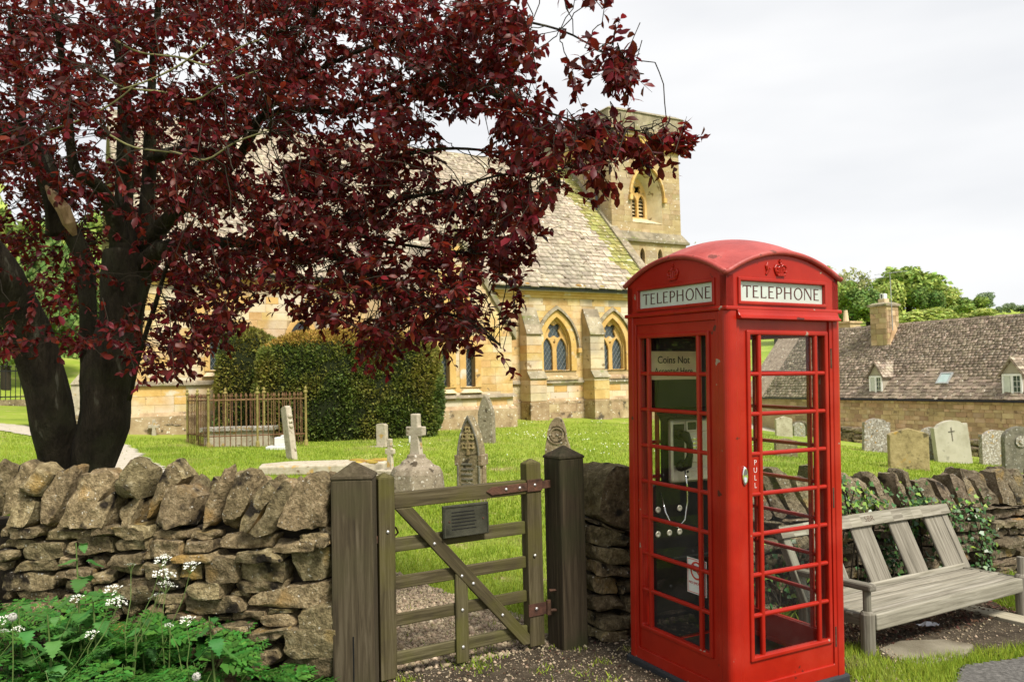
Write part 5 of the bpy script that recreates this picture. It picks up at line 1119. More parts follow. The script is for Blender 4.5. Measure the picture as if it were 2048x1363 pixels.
link('coping_stone', stone_mesh('coping_stone', [(.02, .80), (.33, .66), (.36, 1.10), (.11, 1.16)], .42, 'rubble', 77, n=6, amp=.06, y0=-.03, rough=.015), rw_)
u = .40
while u < 8.2:
    w = R_.uniform(.13, .25); ht = R_.uniform(.24, .36)*(1.15 if u < 2.2 else 1); lean = R_.uniform(.06, .16)*(1 if u > 1.3 else .4); zt = ctop(u); zt2 = ctop(u+w)
    qd = [(u, zt+.0), (u+w, zt2-.01), (u+w-lean+R_.uniform(-.03, .0), zt2+ht*R_.uniform(.7, 1.0)), (u-lean+R_.uniform(0, .04), zt+ht)]
    ci += 1
    link('coping_stone', stone_mesh('coping_stone', qd, R_.uniform(.34, .46), 'rubble' if u < 1.0 else 'rubble_grey', 3000+ci, n=5, k=8, amp=.08, y0=R_.uniform(-.07, .03), rough=.016, shrink=.92, wedge=.55, peak=.03), rw_)
    u += w*.92
MB().hexa([(.05, .13, -.6), (8.2, .13, -.6), (8.2, .45, -.6), (.05, .45, -.6), (.05, .13, .76), (8.2, .13, .30), (8.2, .45, .30), (.05, .45, .76)]).obj('earth_core', 'core', rw_)
for k in range(44): link('stone', GEN[k % 8], rw_, M=Matrix.Translation((.2+.29*(k % 22), .44, .08+.24*(k//22))) @ Matrix.Diagonal((.32, .2, .24, 1)))
# ------------------------------------------------------------------ gate and gate posts
def post(name, label, loc, rz, w, h, m, cap=.085):
    t = thing(name, label, 'gate post', loc, rz, 'gate posts')
    MB().box(-w/2, w/2, -w/2, w/2, -.4, h).obj('shaft', m, t, bevel=.012)
    MB().box(-w/2-.004, w/2+.004, -w/2-.004, w/2+.004, h-.004, h+.012).hexa([(-w/2-.004, -w/2-.004, h+.012), (w/2+.004, -w/2-.004, h+.012), (w/2+.004, w/2+.004, h+.012), (-w/2-.004, w/2+.004, h+.012), (-.008, -.008, h+cap), (.008, -.008, h+cap), (.008, .008, h+cap), (-.008, .008, h+cap)]).obj('pyramid_cap', 'coping' if False else m, t, bevel=.006)
    return t
pl0 = at(706, 1100, 4.56)
pL = post('gate_post', 'weathered brown oak post with pyramid top at the latch side of the gate', (pl0.x, 4.62, -.0), radians(3), .226, 1.185, 'post', .085)
ck = MB(); ck.box(-.004, .004, -.114, -.110, .0, .34).obj('drying_crack', 'void', pL)
pR = post('gate_post', 'dark stained oak post with pyramid top at the hinge side, next to the telephone box', (.315, 5.34, 0), radians(31), .19, 1.20, 'post_dark', .075)
GD = (GATE_R-GATE_L); GANG = atan2(GD.y, GD.x)
gate = thing('field_gate', 'mossy wooden hand gate with five rails, diagonal brace and a small plaque', 'gate', (GATE_L.x, GATE_L.y, 0), GANG)
GR_ = random.Random(5)
def timber(name, x0, x1, y0, y1, z0, z1, m, parent=gate, R=None, bev=.006):
    o = MB().box(-(x1-x0)/2, (x1-x0)/2, -(y1-y0)/2, (y1-y0)/2, -(z1-z0)/2, (z1-z0)/2).obj(name, m, parent, bevel=bev); o.location = ((x0+x1)/2, (y0+y1)/2, (z0+z1)/2)
    if R: o.rotation_euler = R
    return o
def stile(x0, x1, ztop):
    w = (x1-x0)/2; s_ = MB().box(-w, w, -.038, .038, .035, ztop).hexa([(-w, -.038, ztop), (w, -.038, ztop), (w, .038, ztop), (-w, .038, ztop), (-.006, -.006, ztop+.028), (.006, -.006, ztop+.028), (.006, .006, ztop+.028), (-.006, .006, ztop+.028)])
    o = s_.obj('stile', 'gate_z', gate, bevel=.005); o.location = ((x0+x1)/2, 0, 0)
stile(-.045, .055, 1.165); stile(.955, 1.065, 1.175)
timber('top_rail', .055, .955, -.032, .032, .985, 1.072, 'gate_x')
for z0, z1 in ((.734, .814), (.523, .595), (.313, .383), (.095, .168)): timber('rail', .055, .955, -.012, .016, z0, z1, 'gate_x')
bx0, bz0, bx1, bz1 = .09, .985, .935, .075; bl = sqrt((bx1-bx0)**2+(bz1-bz0)**2)
bang_ = atan2(bz0-bz1, bx1-bx0); ca_, sa_ = cos(bang_), sin(bang_)
bpoly = [((x-.5)*ca_-(z-.5)*sa_, (x-.5)*sa_+(z-.5)*ca_) for x, z in [(.057, .984), (.905, .058), (.953, .058), (.953, .118), (.165, .984)]]
br_ = MB().plate(bpoly, (), -.0135, .0135).obj('brace', 'gate_x', gate, bevel=.005); br_.location = (.5, -.0265, .5); br_.rotation_euler = (0, bang_, 0)
timber('centre_upright', .437, .522, -.036, -.013, .035, .562, 'gate_z')
pq = timber('plaque', .350, .660, -.062, -.041, .782, .972, 'plaque', bev=.004)
MB().plate(rect(-.15, .15, -.09, .09), [rect(-.142, .142, -.083, .083)], -.015, -.0105).obj('plaque_border', 'plaque', pq)
pg_ = MB()
for k in range(6): pg_.box(-.10, .02+.05*GR_.random(), -.0122, -.0106, .05-.02*k, .055-.02*k)
pg_.obj('worn_engraving', 'iron', pq)
for sx in (-.115, .115):
    b = MB(); b.lathe([(.007, 0), (.006, .003)], 8, Matrix.Translation((sx, -.0106, .0)) @ Matrix.Rotation(pi/2, 4, 'X')); b.obj('screw', 'rust', pq)
bolt_me = MB().lathe([(.0105, 0), (.0105, .003), (.006, .007), (.001, .008)], 10, Matrix.Rotation(pi/2, 4, 'X')).mesh('bolt', 'bolt', True)
for x, y, z in ((.008, -.038, .86), (.30, -.040, .758), (.555, -.040, .49), (.755, -.040, .27), (.48, -.036, .545), (.48, -.036, .345), (.48, -.036, .128), (.80, -.041, 1.03), (.90, -.041, 1.03), (1.01, -.047, 1.04), (1.0, -.047, .27), (1.0, -.044, .60)):
    link('bolt', bolt_me, gate, M=Matrix.Translation((x, y, z)))
hg = MB(); hg.add([(.66, -.033, 1.028), (.70, -.033, 1.052), (1.17, -.033, 1.062), (1.17, -.033, 1.012), (.70, -.033, 1.002)]+[(.66, -.041, 1.028), (.70, -.041, 1.052), (1.17, -.041, 1.062), (1.17, -.041, 1.012), (.70, -.041, 1.002)], [(0, 1, 2, 3, 4), (9, 8, 7, 6, 5), (0, 5, 6, 1), (1, 6, 7, 2), (2, 7, 8, 3), (3, 8, 9, 4), (4, 9, 5, 0)])
hg.add([(.955, -.040, 1.0), (1.067, -.040, 1.0), (1.067, -.040, 1.075), (.955, -.040, 1.075)]+[(.955, -.048, 1.0), (1.067, -.048, 1.0), (1.067, -.048, 1.075), (.955, -.048, 1.075)], [(4, 5, 6, 7), (0, 4, 7, 3), (1, 2, 6, 5), (2, 3, 7, 6), (0, 1, 5, 4)])
hg.tube([(1.17, -.035, .99), (1.17, -.035, 1.085)], .02, 8); hg.obj('strap_hinge', 'rust', gate, fix=True, bevel=.002)
h2_ = MB(); h2_.box(.945, 1.075, -.045, -.038, .225, .30); h2_.tube([(1.09, -.05, .22), (1.09, -.05, .31)], .016, 8); h2_.tube([(1.09, -.05, .245), (1.15, -.075, .245), (1.19, -.06, .245)], .010, 6); h2_.tube([(1.09, -.06, .37), (1.16, -.075, .37), (1.16, -.075, .22)], .011, 6); h2_.obj('lower_hinge', 'rust', gate)
lt2 = MB(); lt2.box(-.075, -.045, -.02, .02, .80, .84); lt2.tube([(.06, .05, .865), (.10, .06, .862), (.115, .06, .83), (.095, .06, .815)], .006, 6); lt2.obj('latch', 'rust', gate)

# ------------------------------------------------------------------ bench
BA = V((2.178, 5.203, -.13)); bang = radians(31.9)
bench = thing('park_bench', 'weathered silver-grey wooden bench with broad back boards and carved letters SBR', 'bench', BA, bang)
bench.rotation_euler = (0, radians(1.0), bang)
BL = 1.84
def bpart(name, x0, x1, y0, y1, z0, z1, m, R=None, bev=.008, parent=bench, loc=None):
    o = MB().box(-(x1-x0)/2, (x1-x0)/2, -(y1-y0)/2, (y1-y0)/2, -(z1-z0)/2, (z1-z0)/2).obj(name, m, parent, bevel=bev); o.location = loc or ((x0+x1)/2, (y0+y1)/2, (z0+z1)/2)
    if R: o.rotation_euler = R
    return o
for x in (0, BL):
    lg = MB(); lg.tube([(x, 0, -.1), (x, 0, .02), (x, 0, .325), (x, 0, .345)], [.044, .044, .044, .034], 18); lg.tube([(x, 0, .34), (x, 0, .47)], .025, 12)
    o = lg.obj('leg', 'bench_z', bench, smooth=False, bevel=.004)
    if x == 0: bpart('arm', x-.035, x+.035, -.05, .56, .47, .515, 'bench_y', bev=.012)
    bpart('rear_leg', x-.035, x+.035, .43, .50, -.1, .33, 'bench_z')
    bpart('side_rail', x-.02, x+.02, .03, .45, .245, .32, 'bench_y')
bpart('front_rail', .045, BL-.045, -.035, .015, .222, .322, 'bench_x')
nsl = 6
for k in range(nsl):
    y0 = .02+k*.068; bpart('seat_slat', -.03 if k else .045, BL+.02 if k else BL-.045, y0, y0+.052, .300, .326-.002*k-.004*(k % 2), 'bench_x', bev=.009)
bpart('back_rail', -.02, BL+.02, .425, .455, .30, .345, 'bench_x')
lean = atan2(.19, .42)
for xs in (.35, .81, 1.27, 1.73):
    bpart('back_board', -.118, .118, -.012, .012, -.20, .225, 'bench_z', R=(-lean, 0, 0), loc=(xs, .530, .515))
for xs in (-.03, BL+.03): bpart('back_stile', -.036, .036, -.03, .03, -.24, .245, 'bench_z', R=(-lean, 0, 0), loc=(xs+.02, .545, .515))
tr_ = MB(); nn_ = 16
for k in range(nn_):
    xa, xb = -.08+(BL+.18)*k/nn_, -.08+(BL+.18)*(k+1)/nn_
    za, zb_ = (.018*sin(pi*q/nn_) for q in (k, k+1))
    tr_.hexa([(xa, -.026, -.045), (xb, -.026, -.045), (xb, .026, -.045), (xa, .026, -.045), (xa, -.026, .032+za), (xb, -.026, .032+zb_), (xb, .026, .032+zb_), (xa, .026, .032+za)])
trl = tr_.obj('top_rail', 'bench_x', bench); trl.rotation_euler = (-lean, 0, 0); trl.location = (0, .618, .745)
text('SBR', .062, Matrix.Translation((.90, -.0268, .0)), 'rust', trl, 'carved_letters', .0006, off=-.0012, sx=1.15)
bpart('runner', BL-.24, BL-.05, -.16, .50, -.03, .055, 'sleeper'); bpart('runner', -.05, .05, -.10, .62, -.06, .0, 'sleeper')
# slab, litter and paper below the bench
sb = MB(); sb.plate([(-.36, -.13), (-.06, -.20), (.30, -.02), (.42, .10), (.30, .22), (-.02, .24), (-.34, .05)], (), 0, -.05, Matrix(((1, 0, 0, 0), (0, 0, 1, 0), (0, -1, 0, 0), (0, 0, 0, 1))))
o = sb.obj('paving_slab', 'slab', bevel=.012, fix=True); o.location = (2.55, 5.28, gz(2.55, 5.28)-.022); o.rotation_euler = (0, 0, .1); tag(o, 'worn stone slab let into the ground before the bench', 'paving slab')
pv = np.array([noise.noise_vector(V((i*1.7, j*2.3, 3))) for i in range(5) for j in range(4)]); PM = MB()
PM.v = [(-.07+.035*i+.02*pv[i*4+j][0], -.03+.025*j+.02*pv[i*4+j][1], .02+.035*abs(pv[i*4+j][2])) for i in range(5) for j in range(4)]; PM.f = [(i*4+j, i*4+4+j, i*4+5+j, i*4+j+1) for i in range(4) for j in range(3)]
q = plane_hit(1858, 1258, (0, 0, -.12), (0, 0, 1)); o = PM.obj('paper_scrap', 'paper'); o.location = (q.x, q.y, gz(q.x, q.y)+.0); tag(o, 'crumpled white paper scrap on the ground under the bench', 'litter')

# ------------------------------------------------------------------ telephone box
def axrot(yaw, rx, ry):
    return Matrix.Rotation(radians(rx), 4, 'X') @ Matrix.Rotation(radians(ry), 4, 'Y') @ Matrix.Rotation(radians(yaw), 4, 'Z')
BXM = Matrix.Translation((1.2497, 4.8576, 0)) @ axrot(28.9258, .9832, .9719)
box = thing('telephone_box', 'red cast-iron telephone box with domed roof and TELEPHONE signs', 'telephone box'); box.matrix_world = BXM
H = .434
MB().box(-H-.012, H+.012, -H-.012, H+.012, -.25, .035).obj('plinth', 'plinthb', box, bevel=.012)
MB().box(-H+.03, H-.03, -H+.03, H-.03, .04, .075).obj('floor', 'black', box)
MB().box(-H+.02, H-.02, -H+.02, H-.02, 2.045, 2.085).obj('ceiling', 'red_in', box)
def rprism(cx, cy, sx, sy):      # corner post with a rounded outer edge
    w = .070; r = .034; o = [(0, 0), (w, 0)]; o = [(0, w), (w, w), (w, 0)]+[(r-r*sin(t), r-r*cos(t)) for t in (pi/2*i/5 for i in range(6))]
    o = [(x, y) for x, y in o]; return [(sx*(-H+x), sy*(-H+y)) for x, y in o]
for sx in (1, -1):
    for sy in (1, -1):
        pts = rprism(0, 0, sx, sy); n = len(pts); b = MB(); b.v = [(x, y, .03) for x, y in pts]+[(x, y, 2.055) for x, y in pts]
        b.f = [tuple(range(n)), tuple(range(n, 2*n))]+[(i, (i+1) % n, n+(i+1) % n, n+i) for i in range(n)]
        b.obj('corner_post', 'red', box, fix=True, bevel=.006)
GW, GZ0, GZ1 = .288, .24, 1.928
RWH = (GZ1-GZ0)/8
bar_v = MB().box(-.013, .013, -.013, .013, GZ0-.01, GZ1+.01).mesh('glazing_bar', 'red'); bar_h = MB().box(-GW, GW, -.012, .012, -.0115, .0115).mesh('glazing_bar', 'red')
pane_n = MB().add([(-.033, 0, -RWH/2), (.033, 0, -RWH/2), (.033, 0, RWH/2), (-.033, 0, RWH/2)], [(0, 1, 2, 3)]); pane_w = MB().add([(-.205, 0, -RWH/2), (.205, 0, -RWH/2), (.205, 0, RWH/2), (-.205, 0, RWH/2)], [(0, 1, 2, 3)])
PN = {k: (pane_n.mesh('pane', k), pane_w.mesh('pane', k)) for k in ('pane', 'dirty_pane')}
def side(k, name, off, glass, door=False):
    Mk = Matrix.Rotation(-pi/2*k, 4, 'Z')
    fr = MB().plate(rect(-.368, .368, .03, 2.05), [rect(-.340, .340, .10, 2.005)], -H+.006, -H+.05, Mk).obj(name+'_surround', 'red', box, bevel=.004)
    dm = link('door' if door else name, MB().plate(rect(-.342, .342, .095, 2.008), [rect(off-GW, off+GW, GZ0, GZ1)], -H+.016, -H+.046, Mk).mesh(name, 'red'), box, .004)
    link('glazing_moulding', MB().plate(rect(off-GW-.022, off+GW+.022, GZ0-.022, GZ1+.022), [rect(off-GW+.004, off+GW-.004, GZ0+.004, GZ1-.004)], -H+.004, -H+.03, Mk).mesh('glazing_moulding', 'red'), dm, .007)
    for x in (-.215, .215): link('glazing_bar', bar_v, dm, .009, M=Mk @ Matrix.Translation((off+x, -H+.020, 0)))
    for i in range(1, 8): link('glazing_bar', bar_h, dm, .009, M=Mk @ Matrix.Translation((off, -H+.0205, GZ0+RWH*i)))
    for i in range(8):
        for x, mesh_ in ((-.2545, 0), (0, 1), (.2545, 0)):
            if door and i == 4 and x < 0: continue
            link('pane', PN[glass][mesh_], dm, M=Mk @ Matrix.Translation((off+x, -H+.031, GZ0+RWH*(i+.5))))
    return dm, Mk
door, Md = side(0, 'door', .021, 'pane', True)
left, Ml = side(1, 'side_panel', -.020, 'pane')
back, Mb = side(2, 'back_panel', 0, 'dirty_pane')
right, Mr = side(3, 'side_panel', 0, 'pane')
# door furniture
zp = GZ0+RWH*4.5
pp_ = link('pull_plate', MB().box(-.036, .036, -.006, .006, -RWH/2+.008, RWH/2-.008).mesh('pull_plate', 'red'), door, .003, M=Matrix.Translation((.021-.2545, -H+.022, zp)))
for i, c in enumerate('PULL'): text(c, .040, Matrix.Translation((.021-.2545, -H+.0150, zp+.060-.040*i)), 'white', door, 'pull_lettering', .0006, off=-.0008)
hn = MB(); hn.lathe([(.030, 0), (.030, .006), (.024, .012), (.017, .008), (.004, .003)], 20, Matrix.Translation((-.312, -H+.016, 1.186)) @ Matrix.Diagonal((.62, 1, 1.7, 1)) @ Matrix.Rotation(pi/2, 4, 'X')); hn.obj('handle', 'chrome', door, smooth=True)
hgm = MB().tube([(0, 0, -.055), (0, 0, .055)], .008, 8).mesh('hinge', 'rust')
for z in (.25, 1.02, 1.80): link('hinge', hgm, door, M=Matrix.Translation((.352, -H+.010, z)))
# drip hood above the door: a concave moulding
hp_ = MB(); prof = [(0, 2.068), (-.006, 2.066), (-.012, 2.055), (-.016, 2.04), (-.024, 2.026), (-.036, 2.018), (-.037, 2.008), (-.02, 2.006), (0, 2.006)]
n = len(prof); hp_.v = [(x, -H+.006+y, z) for x in (-.362, .400) for y, z in prof]; hp_.f = [(i, (i+1) % n, n+(i+1) % n, n+i) for i in range(n)]+[tuple(range(n)), tuple(range(n, 2*n))]
hp_.obj('door_hood', 'red', box, fix=True, bevel=.003)
# cornice, fascias with signs, pediments, domed roof
MB().box(-H-.006, H+.006, -H-.006, H+.006, 2.050, 2.074).obj('cornice', 'red', box, bevel=.008)
def az(t): return 2.245+.128*(1-(t/H)**2)
def letter_T(u, mb, cu):
    pass
LS = .0085; LT = .0048; LH = .064
def glyph(ch, mb, u, y):
    """thin Roman capitals with small serifs: u left edge; returns the advance"""
    h = LH; V_ = lambda x: mb.plate(rect(u+x, u+x+LS, 0, h), (), y, y+.0012)
    Hh = lambda x0, x1, z: mb.plate(rect(u+x0, u+x1, z, z+LT), (), y+.0002, y+.0012)
    sf = lambda x, z: mb.plate(rect(u+x, u+x+.004, z, z+.011), (), y+.0001, y+.0012)
    if ch == 'T': V_(.022); Hh(0, .052, h-LT); sf(0, h-.011); sf(.048, h-.011); return .062
    if ch == 'E': V_(0); Hh(LS, .034, h-LT); Hh(LS, .029, h*.52); Hh(LS, .036, 0); return .050
    if ch == 'L': V_(0); Hh(LS, .034, 0); sf(.031, 0); return .048
    if ch == 'H': V_(0); V_(.040); Hh(LS, .040, h*.5); return .064
    if ch == 'N':
        mb.plate(rect(u, u+LT, 0, h), (), y, y+.0012); mb.plate(rect(u+.044, u+.044+LT, 0, h), (), y, y+.0012)
        mb.plate([(u+.002, h), (u+.044, 0), (u+.0488, 0), (u+.0488, .006), (u+.012, h)], (), y+.0002, y+.0012); return .064
    if ch == 'O': mb.plate([(u+.029+.029*cos(t), h/2+.0335*sin(t)) for t in (2*pi*i/28 for i in range(28))], [[(u+.029+.021*cos(t), h/2+.0285*sin(t)) for t in (2*pi*i/28 for i in range(28))]], y, y+.0012); return .069
    if ch == 'P':
        V_(0); c = h*.70; r0, r1 = .0192, .0142
        o = [(u+LS, c+r0), ]+[(u+.018+.021*cos(t), c+r0*sin(t)) for t in (pi/2-pi*i/12 for i in range(13))]+[(u+LS, c-r0)]
        i_ = [(u+LS, c-r1)]+[(u+.018+.0135*cos(t), c+r1*sin(t)) for t in (-pi/2+pi*i/12 for i in range(13))]+[(u+LS, c+r1)]
        mb.plate(o+i_, (), y+.0001, y+.0012); return .051
for k, nm in enumerate(('front_fascia', 'side_fascia', 'back_fascia', 'side_fascia')):
    Mk = Matrix.Rotation(-pi/2*k, 4, 'Z'); o_ = -.012 if k == 0 else .004; F = H-.010
    outl = [(-F, 2.07), (F, 2.07)]+[(F*(1-2*i/20), az(F*(1-2*i/20))-.012) for i in range(21)]
    fa = MB().plate(outl, [rect(o_-.315, o_+.315, 2.103, 2.207)], -F, -F+.05, Mk).obj(nm, 'red', box, bevel=.003)
    MB().plate(rect(o_-.335, o_+.335, 2.084, 2.228), [rect(o_-.318, o_+.318, 2.101, 2.209)], -F-.010, -F+.004, Mk).obj('sign_frame', 'red', fa, bevel=.004)
    sg_ = MB().box(o_-.316, o_+.316, -F+.010, -F+.018, 2.102, 2.208, Mk).obj('sign_glass', 'opal', fa)
    if k < 2:
        lb_ = MB(); W_ = sum({'T': .062, 'E': .050, 'L': .048, 'P': .051, 'H': .064, 'O': .069, 'N': .064}[c] for c in 'TELEPHONE')-.014; u_ = 0
        for c in 'TELEPHONE': u_ += glyph(c, lb_, u_, 0)
        lb_.obj('sign_lettering', 'letter', fa).matrix_local = Mk @ Matrix.Translation((o_-W_*1.17/2, -F+.0086, 2.123)) @ Matrix.Diagonal((1.17, 1, 1, 1))
        # crown in relief
        c0 = -.033 if k == 0 else .004; cr = MB()
        def A_(pts, r): cr.tube([(c0+x, -F-.004, 2.245+z) for x, z in pts], r, 6)
        cr.box(c0-.030, c0+.030, -F-.012, -F+.004, 2.245, 2.2565)
        for x in (-.026, -.009, .009, .026): cr.ball((c0+x, -F-.010, 2.251), .0045, 6, 4)
        for sx in (-1, 1):
            A_([(sx*.028, .010), (sx*.040, .028), (sx*.044, .044), (sx*.034, .058), (sx*.016, .060), (sx*.003, .052)], .0058); A_([(sx*.012, .010), (sx*.016, .030), (sx*.014, .048), (sx*.004, .056)], .005)
            cr.ball((c0+sx*.030, -F-.006, 2.245+.024), .008, 6, 4); cr.ball((c0+sx*.021, -F-.006, 2.245+.040), .006, 6, 4)
        A_([(0, .010), (0, .054)], .0055); cr.ball((c0, -F-.006, 2.245+.064), .008, 8, 5); cr.box(c0-.0035, c0+.0035, -F-.008, -F+.002, 2.245+.068, 2.245+.092); cr.box(c0-.011, c0+.011, -F-.008, -F+.002, 2.245+.077, 2.245+.084)
        cr.plate([(c0-.034, 2.25), (c0+.034, 2.25), (c0+.044, 2.285), (c0+.03, 2.304), (c0-.03, 2.304), (c0-.044, 2.285)], (), -F-.004, -F+.004)
        if k == 0:
            cr.tube([(-.140, -F-.001, 2.25), (-.128, -F-.003, 2.27), (-.138, -F-.002, 2.295), (-.126, -F-.001, 2.315)], [.006, .010, .009, .004], 6); cr.ball((-.112, -F, 2.282), .007, 6, 4)
        cr.obj('crown_emblem', 'red', fa).matrix_local = Mk
    # arched lip of the roof
    lp = MB(); ps = [(-H-.006+(2*H+.012)*i/24) for i in range(25)]
    lp.tube([(u, -H+.002, az(max(-H, min(H, u)))) for u in ps], .0155, 8, Mk, cap=True); lp.obj('roof_lip', 'red_roof' if k in (0, 1) else 'red_roof', box, smooth=True)
dm_ = MB(); nn = 28
dm_.v = [(-H-.004+(2*H+.008)*i/nn, -H-.004+(2*H+.008)*j/nn, 0) for i in range(nn+1) for j in range(nn+1)]
dm_.v = [(x, y, 2.253+.122*(1-(x/H)**2)+.122*(1-(y/H)**2)) for x, y, _ in dm_.v]
dm_.f = [(i*(nn+1)+j, (i+1)*(nn+1)+j, (i+1)*(nn+1)+j+1, i*(nn+1)+j+1) for i in range(nn) for j in range(nn)]
dm_.obj('domed_roof', 'red_roof', box, smooth=True)
# interior: back board, payphone, notices
bb = MB(); bb.plate([(-.24, .10), (.32, .10), (.32, 1.05), (.17, 1.05), (.17, 1.95), (-.34, 1.95), (-.34, 1.86), (-.30, 1.66), (-.245, 1.50), (-.215, 1.42), (-.215, 1.06), (-.30, 1.02), (-.30, .12)], (), .365, .385)
bbo = bb.obj('backboard', 'black', box, bevel=.004)
MB().box(-.26, .24, .18, .37, 1.455, 1.50).box(-.30, .03, .30, .37, 1.50, 1.94).obj('hood', 'black', bbo, bevel=.012)
MB().box(-.30, .32, .20, .37, .60, .635).obj('shelf', 'black', bbo, bevel=.008)
bm2 = MB().lathe([(.020, 0), (.020, .004), (.012, .006), (.007, .003)], 14, Matrix.Rotation(pi/2, 4, 'X')).mesh('bolt', 'steel', True)
for x, z in ((-.257, .887), (-.088, .883), (-.259, .74), (-.09, .739), (-.17, .74)): link('bolt', bm2, bbo, M=Matrix.Translation((x, .364, z)))
ph = thing('payphone', 'steel payphone with black handset on the back board inside the telephone box', 'payphone'); ph.matrix_world = BXM @ Matrix.Translation((-.02, .36, 1.24))
YF = -.045
MB().box(-.165, .165, YF, .0, -.195, .198).obj('body', 'steel', ph, bevel=.02, seg=3)
sc2 = MB().plate(rect(-.052, .155, .115, .185), [rect(-.042, .028, .128, .174)], YF-.010, YF+.001).obj('display_frame', 'steel', ph, bevel=.004)
MB().box(-.043, .029, YF-.004, YF-.001, .127, .175).obj('screen', 'screen', sc2)
kp = MB().box(-.045, .085, YF-.008, YF+.001, -.075, .10).obj('keypad', 'steel', ph, bevel=.012)
key_me = MB().box(-.009, .009, -.004, .004, -.008, .008).mesh('key', 'chrome')
for r in range(4):
    for c in range(3): link('key', key_me, kp, .002, M=Matrix.Translation((-.022+.027*c, YF-.010, .07-.025*r)))
cs2 = MB().plate(rect(-.062, .150, -.182, -.110), [rect(-.02, .06, -.165, -.128)], YF-.006, YF+.001).obj('coin_panel', 'steel', ph, bevel=.003)
MB().lathe([(.009, 0), (.007, .005)], 10, Matrix.Translation((-.045, YF-.005, -.128)) @ Matrix.Rotation(pi/2, 4, 'X')).lathe([(.009, 0), (.006, .004)], 10, Matrix.Translation((-.045, YF-.005, -.162)) @ Matrix.Rotation(pi/2, 4, 'X')).obj('coin_button', 'black', cs2)
MB().box(-.150, -.065, YF-.004, YF+.001, -.085, .165).obj('cradle_recess', 'screen', ph, bevel=.006)
hs = MB(); hs.tube([(-.115, YF-.03, .105), (-.100, YF-.055, .10), (-.080, YF-.066, .05), (-.078, YF-.066, -.02), (-.088, YF-.058, -.075), (-.105, YF-.03, -.09)], [.030, .030, .020, .020, .029, .030], 10); hs.ball((-.118, YF-.022, .105), .034, 10, 6); hs.ball((-.112, YF-.022, -.088), .034, 10, 6); hs.obj('handset', 'black', ph, smooth=True)
cd = MB(); cd.tube([(-.095, YF-.04, -.115), (-.090, YF-.05, -.20), (-.088, YF-.05, -.30), (-.105, YF-.045, -.41), (-.150, YF-.035, -.455), (-.20, YF-.03, -.43), (-.225, YF-.01, -.36), (-.215, .0, -.25)], .0052, 8); cd.obj('cord', 'chrome', ph, smooth=True)
nt_ = thing('notice', 'cream notice reading Coins Not Accepted Here above the payphone', 'notice'); nt_.matrix_world = BXM @ Matrix.Translation((-.178, .294, 1.765))
MB().box(-.182, .182, 0, .004, -.086, .086).obj('card', 'cream', nt_)
text('Coins Not', .062, Matrix.Translation((0, -.0015, .032)), 'ink', nt_, 'notice_text', .0005, off=.0004, sx=.95); text('Accepted Here', .056, Matrix.Translation((.0, -.0015, -.036)), 'ink', nt_, 'notice_text', .0005, off=.0004, sx=.86)
ns = thing('sticker', 'white no smoking sticker with red ring on the lower side glass of the telephone box', 'sticker'); ns.matrix_world = BXM @ Matrix.Rotation(-pi/2, 4, 'Z') @ Matrix.Translation((.138, -H+.037, .612))
MB().box(-.078, .078, 0, .001, -.096, .096).obj('sheet', 'white', ns)
rg2 = MB().plate(circ(0, .032, .050, 24), [circ(0, .032, .040, 24)], -.0016, -.0004); rg2.plate([(-.036, .062), (-.029, .068), (.036, .002), (.029, -.004)], (), -.0015, -.0005); rg2.plate(rect(-.073, .073, -.091, .091), [rect(-.070, .070, -.088, .088)], -.0012, -.0005); rg2.obj('prohibition_ring', 'redink', ns)
MB().box(-.028, .018, -.0013, -.0004, .027, .034).box(.018, .026, -.0014, -.0004, .027, .034).obj('cigarette_symbol', 'ink', ns)
text('NO SMOKING', .020, Matrix.Translation((0, -.0013, -.038)), 'redink', ns, 'sticker_text', .0003)
lv = thing('leaflet', 'white paper leaflet fixed beside the payphone', 'leaflet'); lv.matrix_world = BXM @ Matrix.Translation((.245, .37, 1.33))
MB().box(-.07, .07, 0, .004, -.13, .10).obj('sheet', 'white', lv)
lt3 = MB()
for k in range(5): lt3.box(-.05, .02+.03*GR_.random(), -.0015, -.0003, .06-.035*k, .066-.035*k)
lt3.obj('print_lines', 'ink', lv)
# ------------------------------------------------------------------ purple-leaved plum tree
tb = at(150, 1010, 7.5)
plum = thing('plum_tree', 'spreading purple-leaved plum tree with forked dark trunk behind the left wall', 'tree', (tb.x, 7.5, gz(tb.x, 7.5)))
PI_ = plum.matrix_basis.inverted()
def P3(px, py, Y): return PI_ @ at(px, py, Y)
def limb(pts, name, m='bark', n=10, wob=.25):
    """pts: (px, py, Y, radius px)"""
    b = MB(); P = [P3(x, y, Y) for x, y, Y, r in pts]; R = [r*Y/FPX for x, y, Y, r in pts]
    # Catmull-Rom resampling
    Q, RR = [], []
    for i in range(len(P)-1):
        p0, p1, p2, p3 = P[max(i-1, 0)], P[i], P[i+1], P[min(i+2, len(P)-1)]
        for k in range(4):
            t = k/4; Q.append(.5*((2*p1)+(p2-p0)*t+(2*p0-5*p1+4*p2-p3)*t*t+(3*p1-p0-3*p2+p3)*t**3)); RR.append(R[i]+(R[i+1]-R[i])*t)
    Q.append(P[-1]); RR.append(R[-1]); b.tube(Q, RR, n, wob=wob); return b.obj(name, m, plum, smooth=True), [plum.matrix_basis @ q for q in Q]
SK = []
def L_(name, *pts, m='bark', n=10, wob=.25): o, q = limb(pts, name, m, n, wob); SK.extend(q); return o
